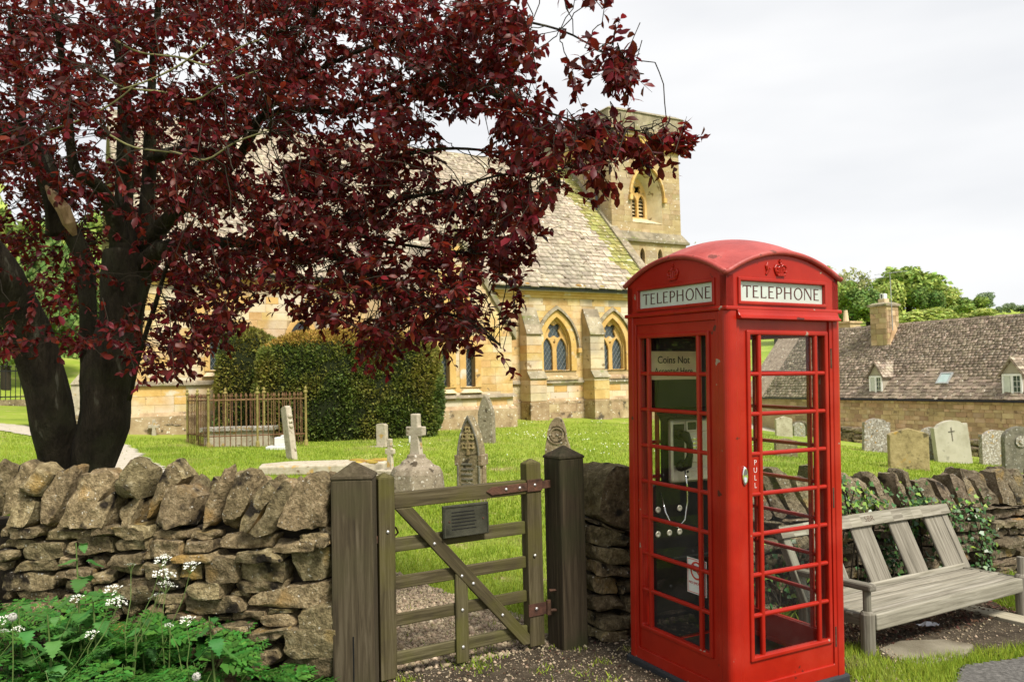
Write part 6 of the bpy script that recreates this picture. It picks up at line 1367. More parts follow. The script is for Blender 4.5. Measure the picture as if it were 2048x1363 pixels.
L_('trunk', (114, 1120, 7.5, 44), (117, 960, 7.5, 35), (110, 850, 7.4, 39), (84, 745, 7.3, 40), (50, 650, 7.2, 39), (5, 560, 7.0, 40), (-60, 470, 6.8, 36), (-140, 360, 6.6, 28), (-230, 230, 6.3, 18), (-330, 60, 6.1, 12), (-420, -160, 5.9, 7), (-500, -420, 5.8, 3), n=16)
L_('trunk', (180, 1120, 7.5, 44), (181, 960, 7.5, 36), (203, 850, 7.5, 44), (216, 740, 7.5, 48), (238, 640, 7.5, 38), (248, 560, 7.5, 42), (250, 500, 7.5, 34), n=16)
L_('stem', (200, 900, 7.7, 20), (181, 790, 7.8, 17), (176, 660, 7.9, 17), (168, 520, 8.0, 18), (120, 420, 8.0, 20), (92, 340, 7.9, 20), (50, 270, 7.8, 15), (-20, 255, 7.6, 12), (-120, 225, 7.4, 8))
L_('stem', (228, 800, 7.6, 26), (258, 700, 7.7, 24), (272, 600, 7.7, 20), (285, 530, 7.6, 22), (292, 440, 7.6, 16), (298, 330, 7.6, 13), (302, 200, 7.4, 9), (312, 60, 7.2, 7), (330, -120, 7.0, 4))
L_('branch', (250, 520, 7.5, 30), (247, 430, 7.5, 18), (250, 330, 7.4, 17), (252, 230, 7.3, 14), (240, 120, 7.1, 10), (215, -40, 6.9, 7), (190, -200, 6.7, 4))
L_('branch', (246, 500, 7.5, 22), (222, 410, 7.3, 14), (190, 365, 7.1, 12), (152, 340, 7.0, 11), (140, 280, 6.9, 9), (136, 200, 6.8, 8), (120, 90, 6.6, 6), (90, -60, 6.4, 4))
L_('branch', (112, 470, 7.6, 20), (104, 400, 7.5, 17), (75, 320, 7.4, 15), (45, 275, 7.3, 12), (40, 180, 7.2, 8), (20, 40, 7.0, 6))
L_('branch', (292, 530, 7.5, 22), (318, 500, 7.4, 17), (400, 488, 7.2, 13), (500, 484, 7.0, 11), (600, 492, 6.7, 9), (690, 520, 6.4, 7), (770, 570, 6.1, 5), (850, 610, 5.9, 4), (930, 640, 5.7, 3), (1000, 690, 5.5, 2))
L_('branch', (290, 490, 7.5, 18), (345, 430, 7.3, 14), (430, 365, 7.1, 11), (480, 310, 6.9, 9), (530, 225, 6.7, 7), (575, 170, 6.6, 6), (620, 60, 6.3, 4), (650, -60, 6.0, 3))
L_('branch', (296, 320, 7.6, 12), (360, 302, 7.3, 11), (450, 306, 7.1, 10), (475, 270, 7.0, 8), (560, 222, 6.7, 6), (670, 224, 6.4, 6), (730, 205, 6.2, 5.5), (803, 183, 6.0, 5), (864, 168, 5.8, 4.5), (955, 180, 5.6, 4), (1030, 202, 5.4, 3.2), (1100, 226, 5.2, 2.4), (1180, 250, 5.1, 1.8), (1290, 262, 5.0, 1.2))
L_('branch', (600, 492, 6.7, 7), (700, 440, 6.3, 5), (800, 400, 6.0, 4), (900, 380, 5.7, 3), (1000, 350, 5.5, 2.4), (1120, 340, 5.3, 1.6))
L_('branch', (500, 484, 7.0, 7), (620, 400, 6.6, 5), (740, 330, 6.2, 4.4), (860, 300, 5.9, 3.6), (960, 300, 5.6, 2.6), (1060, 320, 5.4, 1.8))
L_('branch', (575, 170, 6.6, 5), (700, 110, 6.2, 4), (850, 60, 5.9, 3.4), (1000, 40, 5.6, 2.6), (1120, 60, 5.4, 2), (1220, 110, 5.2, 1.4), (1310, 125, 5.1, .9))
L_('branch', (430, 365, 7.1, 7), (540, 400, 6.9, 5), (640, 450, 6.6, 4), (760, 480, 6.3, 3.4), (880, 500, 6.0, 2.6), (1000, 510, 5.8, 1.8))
L_('shoot', (258, 800, 7.2, 4.5), (282, 700, 7.1, 5), (310, 610, 7.0, 5), (335, 530, 6.9, 4), (360, 490, 6.8, 3))
for q in range(5): L_('dead_twig', *((x+q*[0, -40, 30, 80, 10][q]*.5, y+[0, 60, -70, -20, 120][q], 5.9-.1*q, r) for x, y, r in (((200, 150, 2.2), (250, 175, 2), (330, 185, 2.4), (390, 200, 2.2), (450, 165, 2), (520, 140, 1.4)) if q % 2 == 0 else ((120, 200, 1.6), (180, 180, 2), (240, 150, 2.2), (285, 115, 1.8), (300, 95, 1.4)))), m='lichen_twig', n=5, wob=0)
bk = MB(); bk.tube([P3(92, 372, 7.15), P3(108, 392, 7.10), P3(128, 418, 7.10), P3(140, 445, 7.14), P3(150, 470, 7.2)], [.012, .045, .05, .05, .02], 7, wob=.5); bk.obj('broken_limb', 'broken', plum)
SKV = np.array([tuple(p) for p in SK])
# crown: twigs scattered through a real volume about the limbs; each carries a spray of leaves
POLY = [(-900, -1100), (600, -900), (1000, -420), (1180, -120), (1240, 40), (1225, 95), (1305, 70), (1345, 125), (1330, 190), (1240, 205), (1110, 185), (1085, 240), (1250, 222), (1375, 255), (1345, 315), (1240, 300), (1200, 400), (1110, 440), (1060, 520), (1030, 590), (1035, 660), (1012, 745), (965, 700), (880, 690), (870, 640), (800, 680), (745, 735), (700, 640), (640, 640), (560, 600), (500, 590), (470, 640), (440, 720), (390, 700), (330, 760), (270, 740), (250, 690), (160, 700), (60, 690), (0, 730), (-300, 760), (-900, 600)]
def inpoly(x, y, poly):
    c = np.zeros(len(x), bool); n = len(poly)
    for i in range(n):
        (x0, y0), (x1, y1) = poly[i], poly[(i+1) % n]
        k = ((y0 > y) != (y1 > y)) & (x < (x1-x0)*(y-y0)/(y1-y0+1e-9)+x0); c ^= k
    return c
def sample(n, x0, x1, y0, y1):
    xs, ys = [], []
    while len(xs) < n:
        x = RNG.uniform(x0, x1, 4000); y = RNG.uniform(y0, y1, 4000); k = inpoly(x, y, POLY); xs += list(x[k]); ys += list(y[k])
    return np.array(xs[:n]), np.array(ys[:n])
def fwd(x, y, Y):
    d = np.array(cF)[None]+np.outer((x-1024)/FPX, np.array(cR))+np.outer((681.5-y)/FPX, np.array(cU)); return np.array(EYE)[None]+d*(Y/d[:, 1])[:, None]
def depth_of(x):  # middle distance of the crown: the right-hand branches lean towards the viewer
    return np.interp(x, [-900, 0, 300, 700, 1100, 1400], [6.8, 7.0, 7.0, 6.3, 5.4, 5.05])
x1_, y1_ = sample(5600, -60, 1400, -40, 780); x2_, y2_ = sample(900, -900, 1250, -1100, 760)
# thin the outer, airy right side so the sky shows through
def clump(x, y): return np.array([noise.noise(V((a*.0085, b*.0085, 1.3))) for a, b in zip(x, y)])
fine = np.array([noise.noise(V((a*.028, b*.028, 7.7))) for a, b in zip(x1_, y1_)])
keep = (clump(x1_, y1_) > np.interp(x1_, [0, 300, 700, 950, 1400], [-.7, -.7, -.60, .02, .05])) & (fine > np.interp(x1_, [0, 600, 1000, 1400], [-.24, -.22, -.24, -.5])); x1_, y1_ = x1_[keep], y1_[keep]
keep = ~((x1_ > 930) & (y1_ > 170) & (RNG.random(len(x1_)) < .35)); x1_, y1_ = x1_[keep], y1_[keep]
keep = ~((x1_ > 1075) & (x1_ < 1240) & (y1_ > 215) & (y1_ < 420) & (RNG.random(len(x1_)) < .45)); x1_, y1_ = x1_[keep], y1_[keep]
keep = ~((y1_ > 480) & (x1_ < 330) & (RNG.random(len(x1_)) < .50)); x1_, y1_ = x1_[keep], y1_[keep]
X_ = np.r_[x1_, x2_]; Y_ = np.r_[y1_, y2_]; sp = np.interp(X_, [-900, 300, 900, 1400], [1.5, 1.5, .8, .3])
DP = depth_of(X_)+RNG.normal(size=len(X_))*sp*.55
beh = (X_ > -20) & (X_ < 340) & (Y_ > 250) & (Y_ < 640) & (RNG.random(len(X_)) < .85); DP = np.where(beh, 7.9+np.abs(RNG.normal(size=len(X_)))*.9, DP)      # the limbs stand clear on the near side
TP = fwd(X_, Y_, DP)
# keep the crown clear of the wall, gate and box at the bottom
tw = MB(); lp_, ld_, ll_ = [], [], []
for p in TP:
    k = int(np.argmin(((SKV-p)**2).sum(1))); base = SKV[k]; v = p-base; dist = np.linalg.norm(v); out = v/(dist+1e-6)
    ln = random.uniform(.22, .42); dr = out*.75+np.array([random.gauss(0, .45), random.gauss(0, .45), random.gauss(.05, .3)]); dr /= np.linalg.norm(dr)
    droop = random.uniform(.15, .55); st = p-dr*ln*.6; pts = [st, st+dr*ln*.5+np.array([0, 0, -droop*.03]), st+dr*ln+np.array([0, 0, -droop*.12])]
    if dist < .9 and random.random() < .5:
        bd_ = np.array([random.gauss(0, .06), random.gauss(0, .06), random.uniform(-.02, .14)])*dist
        pts = [base]+[base+(st-base)*t+bd_*4*t*(1-t)+np.array([random.gauss(0, .012) for _ in range(3)]) for t in (.25, .5, .75)]+pts
    tw.tube([PI_ @ V(q) for q in pts], [.0042]*(len(pts)-3)+[.0036, .0026, .0014], 3, cap=False)
    for _ in range(random.randint(12, 19)):
        t = random.random()**.7; a = pts[-3]*(1-t)**2+2*pts[-2]*t*(1-t)+pts[-1]*t*t
        d = dr*.5+np.array([random.gauss(0, .7), random.gauss(0, .7), random.gauss(-.42, .5)]); lp_.append(a); ld_.append(d); ll_.append(random.uniform(.044, .084)*(1.0 if p[0] < .0 else 1.15))
tag(tw.obj('twigs', 'twig', plum), kind='stuff')
lp_ = np.array(lp_); ld_ = np.array(ld_); ll_ = np.array(ll_)
inv = np.array(PI_); pl_l = lp_ @ inv[:3, :3].T+inv[:3, 3]
nr = randdir(len(lp_))+np.array([0, -.2, .9])
sx_, sy_ = [], []
rel = lp_-np.array(EYE); zc = rel @ np.array(cF); sx_ = 1024+FPX*(rel @ np.array(cR))/zc; sy_ = 681.5-FPX*(rel @ np.array(cU))/zc
show = (sx_ > 860) & (sx_ < 1400) & (sy_ > 30) & (sy_ < 800); idx = np.nonzero(show)[0]
# loosest leaves first: farthest from their neighbours in the outline
score = sx_[idx]+.35*sy_[idx]*(sy_[idx] > 500); near = idx[np.argsort(-score)][:300]
m_ = np.ones(len(lp_), bool); m_[near] = False
v, f = broad_leaves(pl_l[m_], ld_[m_], nr[m_], ll_[m_], ll_[m_]*RNG.uniform(.40, .55, m_.sum()), .18, .22)
tag(link('crown', npmesh('crown', v, f, 'plum'), plum), kind='stuff')
LEAFM = []
for i in range(6):
    v, f = broad_leaves(np.zeros((1, 3)), np.array([[0, 0, 1.]]), np.array([[0, -1., 0]]), np.array([1.]), np.array([.42+.025*i]), .08+.03*i, .08+.06*i); LEAFM.append(npmesh('leaf', v, f, 'plum'))
for i in near:
    R = V(ld_[i]).to_track_quat('Z', 'Y').to_matrix().to_4x4() @ Matrix.Rotation(random.uniform(-.8, .8), 4, 'Z')
    link('leaf', LEAFM[i % 6], plum, M=Matrix.Translation(V(pl_l[i])) @ R @ Matrix.Scale(float(ll_[i]), 4))

# ------------------------------------------------------------------ weeds in front of the left wall
def nettle_leaf():
    b = []; n = 13
    for i in range(n+1):
        t = i/n; w = .31*sin(pi*min(1, t*1.0)**.62)*(1-t*.5)+.004; b.append((t, w))
    v, f = [], []
    for i, (t, w) in enumerate(b):
        z = -.10*t*t+.03*sin(t*9); jag = .085*(1 if i % 2 else -.45)*(1-.5*t)
        v += [(-w-jag*(0 < i < n), t, z+.11*w*2), (0, t, z), (w+jag*(0 < i < n), t, z+.11*w*2)]
        if 0 < i < n: v[-3] = (v[-3][0], t-.03, v[-3][2]); v[-1] = (v[-1][0], t-.03, v[-1][2])
    for i in range(n): a = i*3; f += [(a, a+3, a+4, a+1), (a+1, a+4, a+5, a+2)]
    return v, f
nv, nf = nettle_leaf(); NLM = MB().add(nv, nf).mesh('leaf', 'nettle', True)
def frond_mesh(seed):
    """triangular fern-like leaf: pinnae carry lobed leaflets"""
    rg = random.Random(seed); v, f = [], []
    def lobe(p, d, s, n, L):      # deeply cut leaflet: a kite with two side lobes, slightly folded
        o = len(v); v.extend([p, p+d*L*.30+s*L*.30+n*L*.05, p+d*L*.52+s*L*.15, p+d*L*.72+s*L*.20+n*L*.04, p+d*L-n*L*.10, p+d*L*.72-s*L*.20+n*L*.04, p+d*L*.52-s*L*.15, p+d*L*.30-s*L*.30+n*L*.05, p+d*L*.5-n*L*.03])
        f.extend([(o, o+1, o+2, o+8), (o+8, o+2, o+3, o+4), (o+8, o+4, o+5, o+6), (o, o+8, o+6, o+7)])
    def pinna(p, d, n, L):
        s = d.cross(n).normalized(); k = 4 if L > .2 else 2
        for i in range(k):
            t = (i+.7)/(k+.8); q = p+d*L*t-n*(.10*L*t*t)
            for sg in (-1, 1):
                dd = (d*.75+s*sg+n*rg.uniform(-.25, .2)).normalized(); ss = dd.cross(n).normalized(); lobe(q, dd, ss, n, max(.055, L*.50*(1-t*.65)))
        lobe(p+d*L*.78, d, s, n, max(.06, L*.30))
    d, n = V((0, 1, 0)), V((0, 0, 1)); s = V((1, 0, 0))
    for i in range(6):
        t = (i+.15)/6; q = V((0, t, -.16*t*t))
        for sg in (-1, 1): pinna(q, (d*.6+s*sg+n*rg.uniform(-.2, .15)).normalized(), n, .50*(1-t*.82))
    pinna(V((0, .88, -.12)), d, n, .15)
    return np.array([tuple(p) for p in v]), np.array(f)
FR = [frond_mesh(i) for i in range(4)]
fv, ff = [], []; cnt_ = 0; stalks = MB(); WR = random.Random(11)
def add_frond(p, yaw, pitch, L, roll=0):
    global cnt_
    v, f = FR[WR.randrange(4)]; M = Matrix.Translation(p) @ Matrix.Rotation(yaw, 4, 'Z') @ Matrix.Rotation(pitch, 4, 'X') @ Matrix.Rotation(roll, 4, 'Y') @ Matrix.Diagonal((L*WR.uniform(.85, 1.2), L, L, 1)); A = np.array(M)
    fv.append(v @ A[:3, :3].T+A[:3, 3]); ff.append(f+cnt_); cnt_ += len(v)
def weed_h(x): return float(np.interp(x, [-3.0, -2.2, -1.75, -1.35, -1.0, -.85], [.50, .46, .36, .22, .12, .04]))
for i in range(300):
    x = WR.uniform(-3.3, -.92); y = WR.uniform(3.35, 4.42+max(0, -1.07-x)*.17); hmax = weed_h(x)*(1.0 if y > 3.9 else .85)
    h = hmax*WR.uniform(.35, 1.0); yaw = WR.uniform(-pi, pi); b = V((x, y, gz(x, y)))
    L = WR.uniform(.22, .36)*(.75 if hmax < .3 else 1); top = b+V((-sin(yaw)*.08, cos(yaw)*.08, h)); top.y = min(top.y, 4.40-(top.x+1.07)*.17)
    stalks.tube([b, b+V((0, 0, h*.6)), top], [.003, .0024, .0016], 4, cap=False); add_frond(top, yaw, WR.uniform(-.5, .5), L, WR.uniform(-.4, .4))
fo = tag(link('cow_parsley_leaves', npmesh('cow_parsley_leaves', np.concatenate(fv), np.concatenate(ff), 'fern')), 'mass of ferny green cow parsley leaves at the foot of the left wall', 'weeds', kind='stuff')
stalks.obj('leaf_stalks', 'stalk', fo)
def umbel_mesh(seed):
    rg = random.Random(seed); b = MB()
    for i in range(11):
        r = .9*sqrt((i+.3)/11); a = i*2.4+rg.uniform(-.3, .3); c = V((r*cos(a)*.5, r*sin(a)*.5, .18*(1-r*r)+rg.uniform(-.03, .03)))
        for j in range(9):
            q = c+V((rg.gauss(0, .050), rg.gauss(0, .050), rg.gauss(0, .022))); s = rg.uniform(.028, .045); n = V((rg.gauss(0, .4), rg.gauss(-.3, .4), 1)).normalized(); u = n.orthogonal().normalized(); w = n.cross(u)
            b.add([q+(u*cos(t)+w*sin(t))*s*(1 if k % 2 else .55) for k, t in enumerate(2*pi*k/10 for k in range(10))], [tuple(range(10))])
    return b.mesh('umbel', 'petal')
UM = [umbel_mesh(i) for i in range(4)]
UG = 'cow parsley in flower below the left wall'
def parsley(label, bx, by, ums):
    b = V((bx, by, gz(bx, by))); t = thing('cow_parsley', label, 'wildflower', b, 0, UG); s = MB(); hub = None
    for k, (px, py, Y, dia) in enumerate(ums):
        q = at(px, py, Y)-b
        h0 = V((q.x*.35, q.y*.35, q.z*.62)); s.tube([(0, 0, 0), h0*.5+V((.01, 0, .02)), h0+V((-.008, 0, 0)), (h0+q)/2+V((.01, 0, -.01)), q-V((0, 0, .02))], [.0042, .0035, .0025, .002, .0014], 5)
        for a in range(7): s.tube([q-V((0, 0, .035)), q+V((cos(a*.9)*dia*.33, sin(a*.9)*dia*.33, .01))], .0010, 3, cap=False)
        link('umbel', UM[k % 4], t, M=Matrix.Translation(q) @ Matrix.Rotation(k*1.1, 4, 'Z') @ Matrix.Rotation(.25, 4, 'X') @ Matrix.Scale(dia, 4))
    s.obj('stem', 'stalk', t)
parsley('tallest cow parsley with several white umbels leaning right over the stones', -1.92, 4.05, [(323, 1122, 4.15, .10), (328, 1150, 4.1, .12), (331, 1172, 4.05, .11), (262, 1130, 4.2, .055), (314, 1192, 4.1, .075)])
parsley('cow parsley with one flat white umbel farthest to the right against the wall stones', -1.80, 4.2, [(381, 1133, 4.25, .10), (330, 1112, 4.3, .05)])
parsley('cow parsley with a low white umbel beside the right-hand nettle', -1.62, 4.1, [(373, 1241, 4.15, .09), (338, 1250, 4.1, .045)])
parsley('cow parsley with two close umbels in the middle of the weeds', -2.12, 4.0, [(224, 1180, 4.1, .10), (233, 1206, 4.05, .105), (239, 1196, 4.1, .06)])
parsley('cow parsley with a small umbel left of the middle pair, under the nettle', -2.3, 4.0, [(152, 1197, 4.05, .075)])
parsley('cow parsley with the lowest small umbel among the leaves', -2.15, 3.75, [(182, 1269, 3.8, .07)])
parsley('cow parsley with budding umbels at the left edge', -2.6, 3.85, [(6, 1240, 3.9, .08), (36, 1258, 3.9, .06), (8, 1262, 3.85, .05)])
NG = 'nettles below the left wall'
def nettle(label, px, py, Y, h, pairs, size):
    top = at(px, py, Y); b = V((top.x+.02, Y+.02, top.z-h)); t = thing('nettle', label, 'nettle', b, WR.uniform(0, 3), NG); t.rotation_euler = (0, 0, 0)
    s = MB(); s.tube([(0, 0, 0), (-.01, -.01, h*.5), tuple(top-b)], [.006, .005, .003], 6); s.obj('stem', 'stalk', t)
    for k in range(pairs):
        z = h*(1-.145*k)-.005; sz = size*min(1.1, .5+.24*k); a = k*pi/2+.5
        for r in (0, pi):
            yaw = a+r+WR.uniform(-.35, .35)
            link('leaf', NLM, t, M=Matrix.Translation((-.02*z/h*0, 0, z)) @ Matrix.Rotation(yaw, 4, 'Z') @ Matrix.Rotation(WR.uniform(-.75, -.1)+.15*(k < 2), 4, 'X') @ Matrix.Translation((0, .02, 0)) @ Matrix.Scale(sz, 4))
nettle('tallest nettle standing up in front of the wall stones', 152, 1085, 4.25, .60, 6, .14)
nettle('nettle with broad drooping leaves at the right end of the weeds', 418, 1232, 4.2, .34, 4, .125)
nettle('nettle rising from the left edge of the weeds', 36, 1205, 4.1, .45, 5, .14)
nettle('nettle in the middle, just left of the paired white umbels', 185, 1190, 4.15, .42, 5, .13)
nettle('nettle beneath the cow parsley stems in the centre of the weeds', 280, 1232, 4.2, .38, 4, .13)
nettle('short nettle low between the tall one and the left edge', 95, 1228, 4.0, .40, 5, .13)
def dandelion(label, px, py, Y, h):
    top = at(px, py, Y); t = thing('dandelion_clock', label, 'dandelion', (top.x, Y, top.z-h), 0, 'dandelion seed heads')
    s = MB(); s.tube([(0, 0, 0), (.004, 0, h*.5), (0, 0, h)], .0025, 5); s.obj('stem', 'stalk', t)
    c = MB(); c.ball((0, 0, h), .005, 6, 4); D = randdir(150)
    for d in D:
        e = V(d)*.019; q = V((0, 0, h)); u = e.orthogonal().normalized()*.0042; w = e.cross(u).normalized()*.0042; c.add([q+e+u, q+e+w, q+e-u, q+e-w], [(0, 1, 2, 3)]); c.add([q, q+e, q+e+u*.1], [(0, 1, 2)])
    c.obj('seed_head', 'clock', t)
dandelion('dandelion clock at the left edge above the cow parsley leaves', 25, 1233, 3.7, .40)
dandelion('dandelion clock low at the right end of the cow parsley leaves', 393, 1352, 3.75, .14)
dandelion('dandelion clock in the grass seen through the gate beside the latch stile', 785, 1053, 6.6, .22)
yl_ = at(405, 1352, 4.05)
link('stone', GENB[2], None, M=Matrix.Translation((yl_.x, 4.1, gz(yl_.x, 4.1)+.02)) @ Matrix.Diagonal((.16, .12, .10, 1))); o = bpy.data.objects[[k for k in bpy.data.objects.keys() if k.startswith('stone')][-1]]
for o in [q for q in COL.objects if q.type == 'MESH' and q.parent is None and q.name.split('.')[0] == 'stone']: o.name = 'loose_stone'; tag(o, 'loose ochre stone on the ground at the foot of the left wall', 'stone')

# ------------------------------------------------------------------ ivy on the right wall
def ivy(label, spots, n, m2=.4, ny=-.5):
    """spots: (u along the wall, z, spread u, spread z)"""
    t = thing('ivy', label, 'ivy', rw_.location, RA, 'ivy on the wall'); pos = {0: [], 1: []}
    for _ in range(n):
        u, z, su, sz = random.choice(spots); uu = random.gauss(u, su); zz = random.gauss(z, sz); lim = ctop(uu)
        if zz < cbase(uu)+.02: continue
        yy = random.uniform(-.10, -.04) if zz < lim+.12 else random.uniform(-.12, .30)
        if zz > lim+.30: continue
        pos[1 if random.random() < m2*(1 if zz > lim else .35) else 0].append((uu, yy, zz))
    for k, nm, m in ((0, 'leaves', 'ivy'), (1, 'young_leaves', 'ivy_young')):
        p = np.array(pos[k])
        if len(p) < 3: continue
        d = randdir(len(p))*.6+np.array([0, -.25, -.55]); nn_ = randdir(len(p))*.5+np.array([0, -1, .45]); L = RNG.uniform(.026, .048, len(p)); s = unit(np.cross(d, nn_))
        d = unit(d); v = np.stack([p, p+d*.25*L[:, None]+s*.55*L[:, None], p+d*.5*L[:, None]+s*.32*L[:, None], p+d*L[:, None], p+d*.5*L[:, None]-s*.32*L[:, None], p+d*.25*L[:, None]-s*.55*L[:, None]], 1).reshape(-1, 3)
        tag(link(nm, npmesh(nm, v, (np.arange(len(p))*6)[:, None]+np.array([[0, 1, 2, 3, 4, 5]]), m), t), kind='stuff')
    s_ = MB()
    for _ in range(7):
        u, z, su, sz = random.choice(spots); s_.tube([(u+random.gauss(0, su), -.06, cbase(u)), (u+random.gauss(0, su*.6), -.07, z*.5), (u+random.gauss(0, su), -.07, z)], .006, 5)
    s_.obj('stem', 'twig', t)
ivy('ivy tumbling over the coping right beside the telephone box', [(2.3, .80, .10, .07), (2.42, .62, .10, .12), (2.15, .78, .1, .08), (2.55, .72, .08, .06)], 330, .55)
ivy('ivy hanging behind the bench between its back boards', [(2.75, .35, .14, .16), (2.95, .55, .12, .12), (3.1, .68, .08, .06), (3.35, .35, .2, .18), (2.6, .2, .12, .12)], 620, .2)
ivy('ivy strands showing at the right-hand end of the bench back', [(3.85, .45, .08, .12), (3.95, .25, .08, .12), (3.9, .10, .10, .08), (3.62, .55, .12, .08)], 260, .35)
ivy('ivy and bramble leaves low on the wall behind the telephone box', [(1.5, .30, .2, .14), (1.75, .15, .15, .1)], 160, .5)

# ------------------------------------------------------------------ grass, tufts, pebbles, litter
def blades(name, X, Y, hmin, hmax, w, label, m='blade', dz=0.0, lean=.45):
    n = len(X); Z = gzs(X, Y)+dz; h = RNG.uniform(hmin, hmax, n); a = RNG.uniform(0, 2*pi, n); ln = RNG.uniform(.1, lean, n)*h; s = np.stack([np.cos(a), np.sin(a), np.zeros(n)], 1)*(w*RNG.uniform(.6, 1.3, n))[:, None]
    b = RNG.uniform(0, 2*pi, n); p = np.stack([X, Y, Z-.005], 1); tip = p+np.stack([np.cos(b)*ln, np.sin(b)*ln, h], 1)
    v = np.stack([p-s, p+s, tip], 1).reshape(-1, 3); f = np.arange(3*n).reshape(-1, 3)
    return tag(link(name, npmesh(name, v, f, m)), label, 'grass', kind='stuff')
def strew(n, x0, x1, y0, y1, cond): X = RNG.uniform(x0, x1, n*3); Y = RNG.uniform(y0, y1, n*3); k = cond(X, Y); return X[k][:n], Y[k][:n]
def on_path(X, Y): return (dist_poly(X, Y, PATHS[0]) < .58)
# behind the wall: density follows what the eye resolves
n = 380000; Yq = 5.2*np.exp(RNG.random(n)*np.log(26/5.2)); Xq = RNG.uniform(-.92, .95, n)*Yq
k = (Yq > wall_y(Xq)+.50) & ~(on_path(Xq, Yq) & (RNG.random(n) < .97)); k &= Yq < np.where(Xq < -4, 20.5, np.where(Xq > 8, 24, 26))
Xq, Yq = Xq[k], Yq[k]
near_ = Yq < 9
blades('lawn_grass', Xq[near_], Yq[near_], .025, .07, .0045, 'short bright grass of the churchyard close behind the wall')
blades('lawn_grass', Xq[~near_], Yq[~near_], .03, .075, .008, 'short bright grass of the churchyard farther from the wall')
cl_x, cl_y = [], []
for i in range(46):
    while True:
        x, y = random.uniform(-1.0, 2.3), random.uniform(4.2, 6.0)
        if y < wall_y(x)+.15 and not (abs(x-1.25) < .35 and y > 4.4): break
    n = random.randint(10, 50); cl_x += list(RNG.normal(x, .05, n)); cl_y += list(RNG.normal(y, .05, n))
for i in range(12): x = random.uniform(-.9, .2); y = float(wall_y(x))+random.uniform(-.1, .5); n = random.randint(20, 60); cl_x += list(RNG.normal(x, .05, n)); cl_y += list(RNG.normal(y, .05, n))
blades('verge_weeds', np.array(cl_x), np.array(cl_y), .012, .04, .005, 'sparse grass tufts in the trodden earth by the gate and the telephone box', dz=.012, lean=1.2)
Xr, Yr = strew(30000, 1.75, 4.4, 3.9, 7.6, lambda X, Y: ((Y < 5.02+.40*(X-2.1)+.05*nz2(X, Y, 6)) & (Y > 4.84+.40*(X-2.1)-1.1*np.clip(2.7-X, 0, 2)+.05*nz2(X, Y, 5)) & (X > 1.9)) | ((X > 3.75) & (Y > 6.15) & (Y < wall_y(X))) | ((X > 1.95) & (X < 2.25) & (Y < 5.35) & (Y > 4.75)))
blades('verge_grass', Xr, Yr, .025, .085, .0042, 'lush grass strip along the road edge before the bench', dz=.005, lean=.8)
bs_ = np.array([(u, random.gauss(0, .04)) for u in RNG.uniform(.9, 6, 1700)]); bx = .5+cos(RA)*bs_[:, 0]+sin(RA)*(.06+np.abs(bs_[:, 1])); by = 5.35+sin(RA)*bs_[:, 0]-cos(RA)*(.06+np.abs(bs_[:, 1]))
blades('wall_foot_weeds', bx, by, .03, .12, .006, 'grass and weeds along the foot of the right wall', dz=.01, lean=.9)
def pebbles(name, X, Y, r0, r1, label, m='pebble', dz=.014):
    n = len(X); Z = gzs(X, Y)+dz; r = RNG.uniform(r0, r1, n)*(.5+RNG.random(n)**3*1.2); O = np.array([(1, 0, 0), (0, 1, 0), (-1, 0, 0), (0, -1, 0), (0, 0, .7), (0, 0, -.5)])
    J = 1+RNG.uniform(-.35, .35, (n, 6, 3)); a = RNG.uniform(0, pi, n); c, s = np.cos(a)[:, None], np.sin(a)[:, None]; v = O[None]*J; v = np.stack([v[..., 0]*c-v[..., 1]*s, v[..., 0]*s+v[..., 1]*c, v[..., 2]], -1)*r[:, None, None]+np.stack([X, Y, Z+r*.1], 1)[:, None]
    F = np.array([(0, 1, 4), (1, 2, 4), (2, 3, 4), (3, 0, 4), (1, 0, 5), (2, 1, 5), (3, 2, 5), (0, 3, 5)])
    return tag(link(name, npmesh(name, v.reshape(-1, 3), ((np.arange(n)*6)[:, None, None]+F[None]).reshape(-1, 3), m)), label, 'gravel', kind='stuff')
Xp, Yp = strew(17000, -2.6, .6, 4.7, 8.2, lambda X, Y: on_path(X, Y) & (Y > wall_y(X)+.1)); pebbles('path_gravel', Xp, Yp, .007, .020, 'loose beige gravel on the path inside the gate')
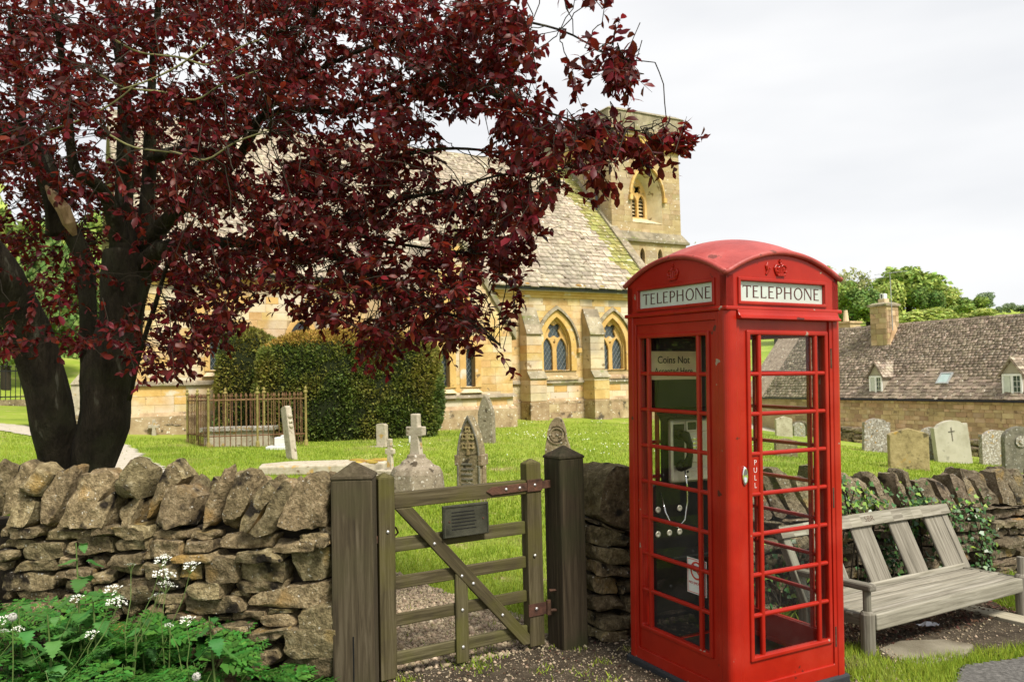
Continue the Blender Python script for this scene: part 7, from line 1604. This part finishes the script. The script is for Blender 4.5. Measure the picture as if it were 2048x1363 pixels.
Xp, Yp = strew(9000, -1.3, 2.4, 3.6, 6.0, lambda X, Y: (Y < wall_y(X)+.3)); pebbles('verge_gravel', Xp, Yp, .004, .011, 'small stones scattered in the earth before the gate')
Xp, Yp = strew(1800, 2.0, 4.6, 5.0, 7.6, lambda X, Y: (Y < wall_y(X)) & (Y > 5.0+.55*(X-2))); pebbles('bench_gravel', Xp, Yp, .004, .012, 'small stones in the earth under the bench')
Xl, Yl = strew(2600, 2.1, 4.5, 5.2, 7.4, lambda X, Y: (Y < wall_y(X)-.02) & (Y > 5.28+.56*(X-2.1)+.05*nz2(X, Y, 6)))
n = len(Xl); lpz = np.stack([Xl, Yl, gzs(Xl, Yl)+.016+RNG.random(n)*.012], 1); d = randdir(n)*np.array([1, 1, .25]); L = RNG.uniform(.018, .05, n)
v, f = leaves(lpz, d, randdir(n)*.5+np.array([0, 0, 1]), L, L*.5, .2, .2); tag(link('leaf_litter', npmesh('leaf_litter', v, f, 'mulch')), 'dark dead leaves piled under the bench', 'leaf litter', kind='stuff')
Xl, Yl = strew(700, -1.0, 2.0, 4.3, 5.9, lambda X, Y: (Y < wall_y(X)+.1)); n = len(Xl); lpz = np.stack([Xl, Yl, gzs(Xl, Yl)+.018], 1); d = randdir(n)*np.array([1, 1, .2]); L = RNG.uniform(.012, .03, n)
v, f = leaves(lpz, d, randdir(n)*.5+np.array([0, 0, 1]), L, L*.5, .2, .2); tag(link('fallen_leaves', npmesh('fallen_leaves', v, f, 'mulch')), 'fallen dead leaves strewn on the earth near the gate', 'leaf litter', kind='stuff')
# daisies in the lawn
Xd, Yd = strew(260, -3, 6, 16, 26, lambda X, Y: (nz2(X, Y, .9) > .25)); n = len(Xd); v = np.stack([np.stack([Xd+.011*cos(t), Yd+.011*sin(t), gzs(Xd, Yd)+.070+.008*sin(t)], 1) for t in (0, pi/2, pi, 3*pi/2)], 1).reshape(-1, 3)
tag(link('daisies', npmesh('daisies', v, np.arange(4*n).reshape(-1, 4), 'petal')), 'tiny white daisies dotting the lawn near the church', 'daisies', kind='stuff')
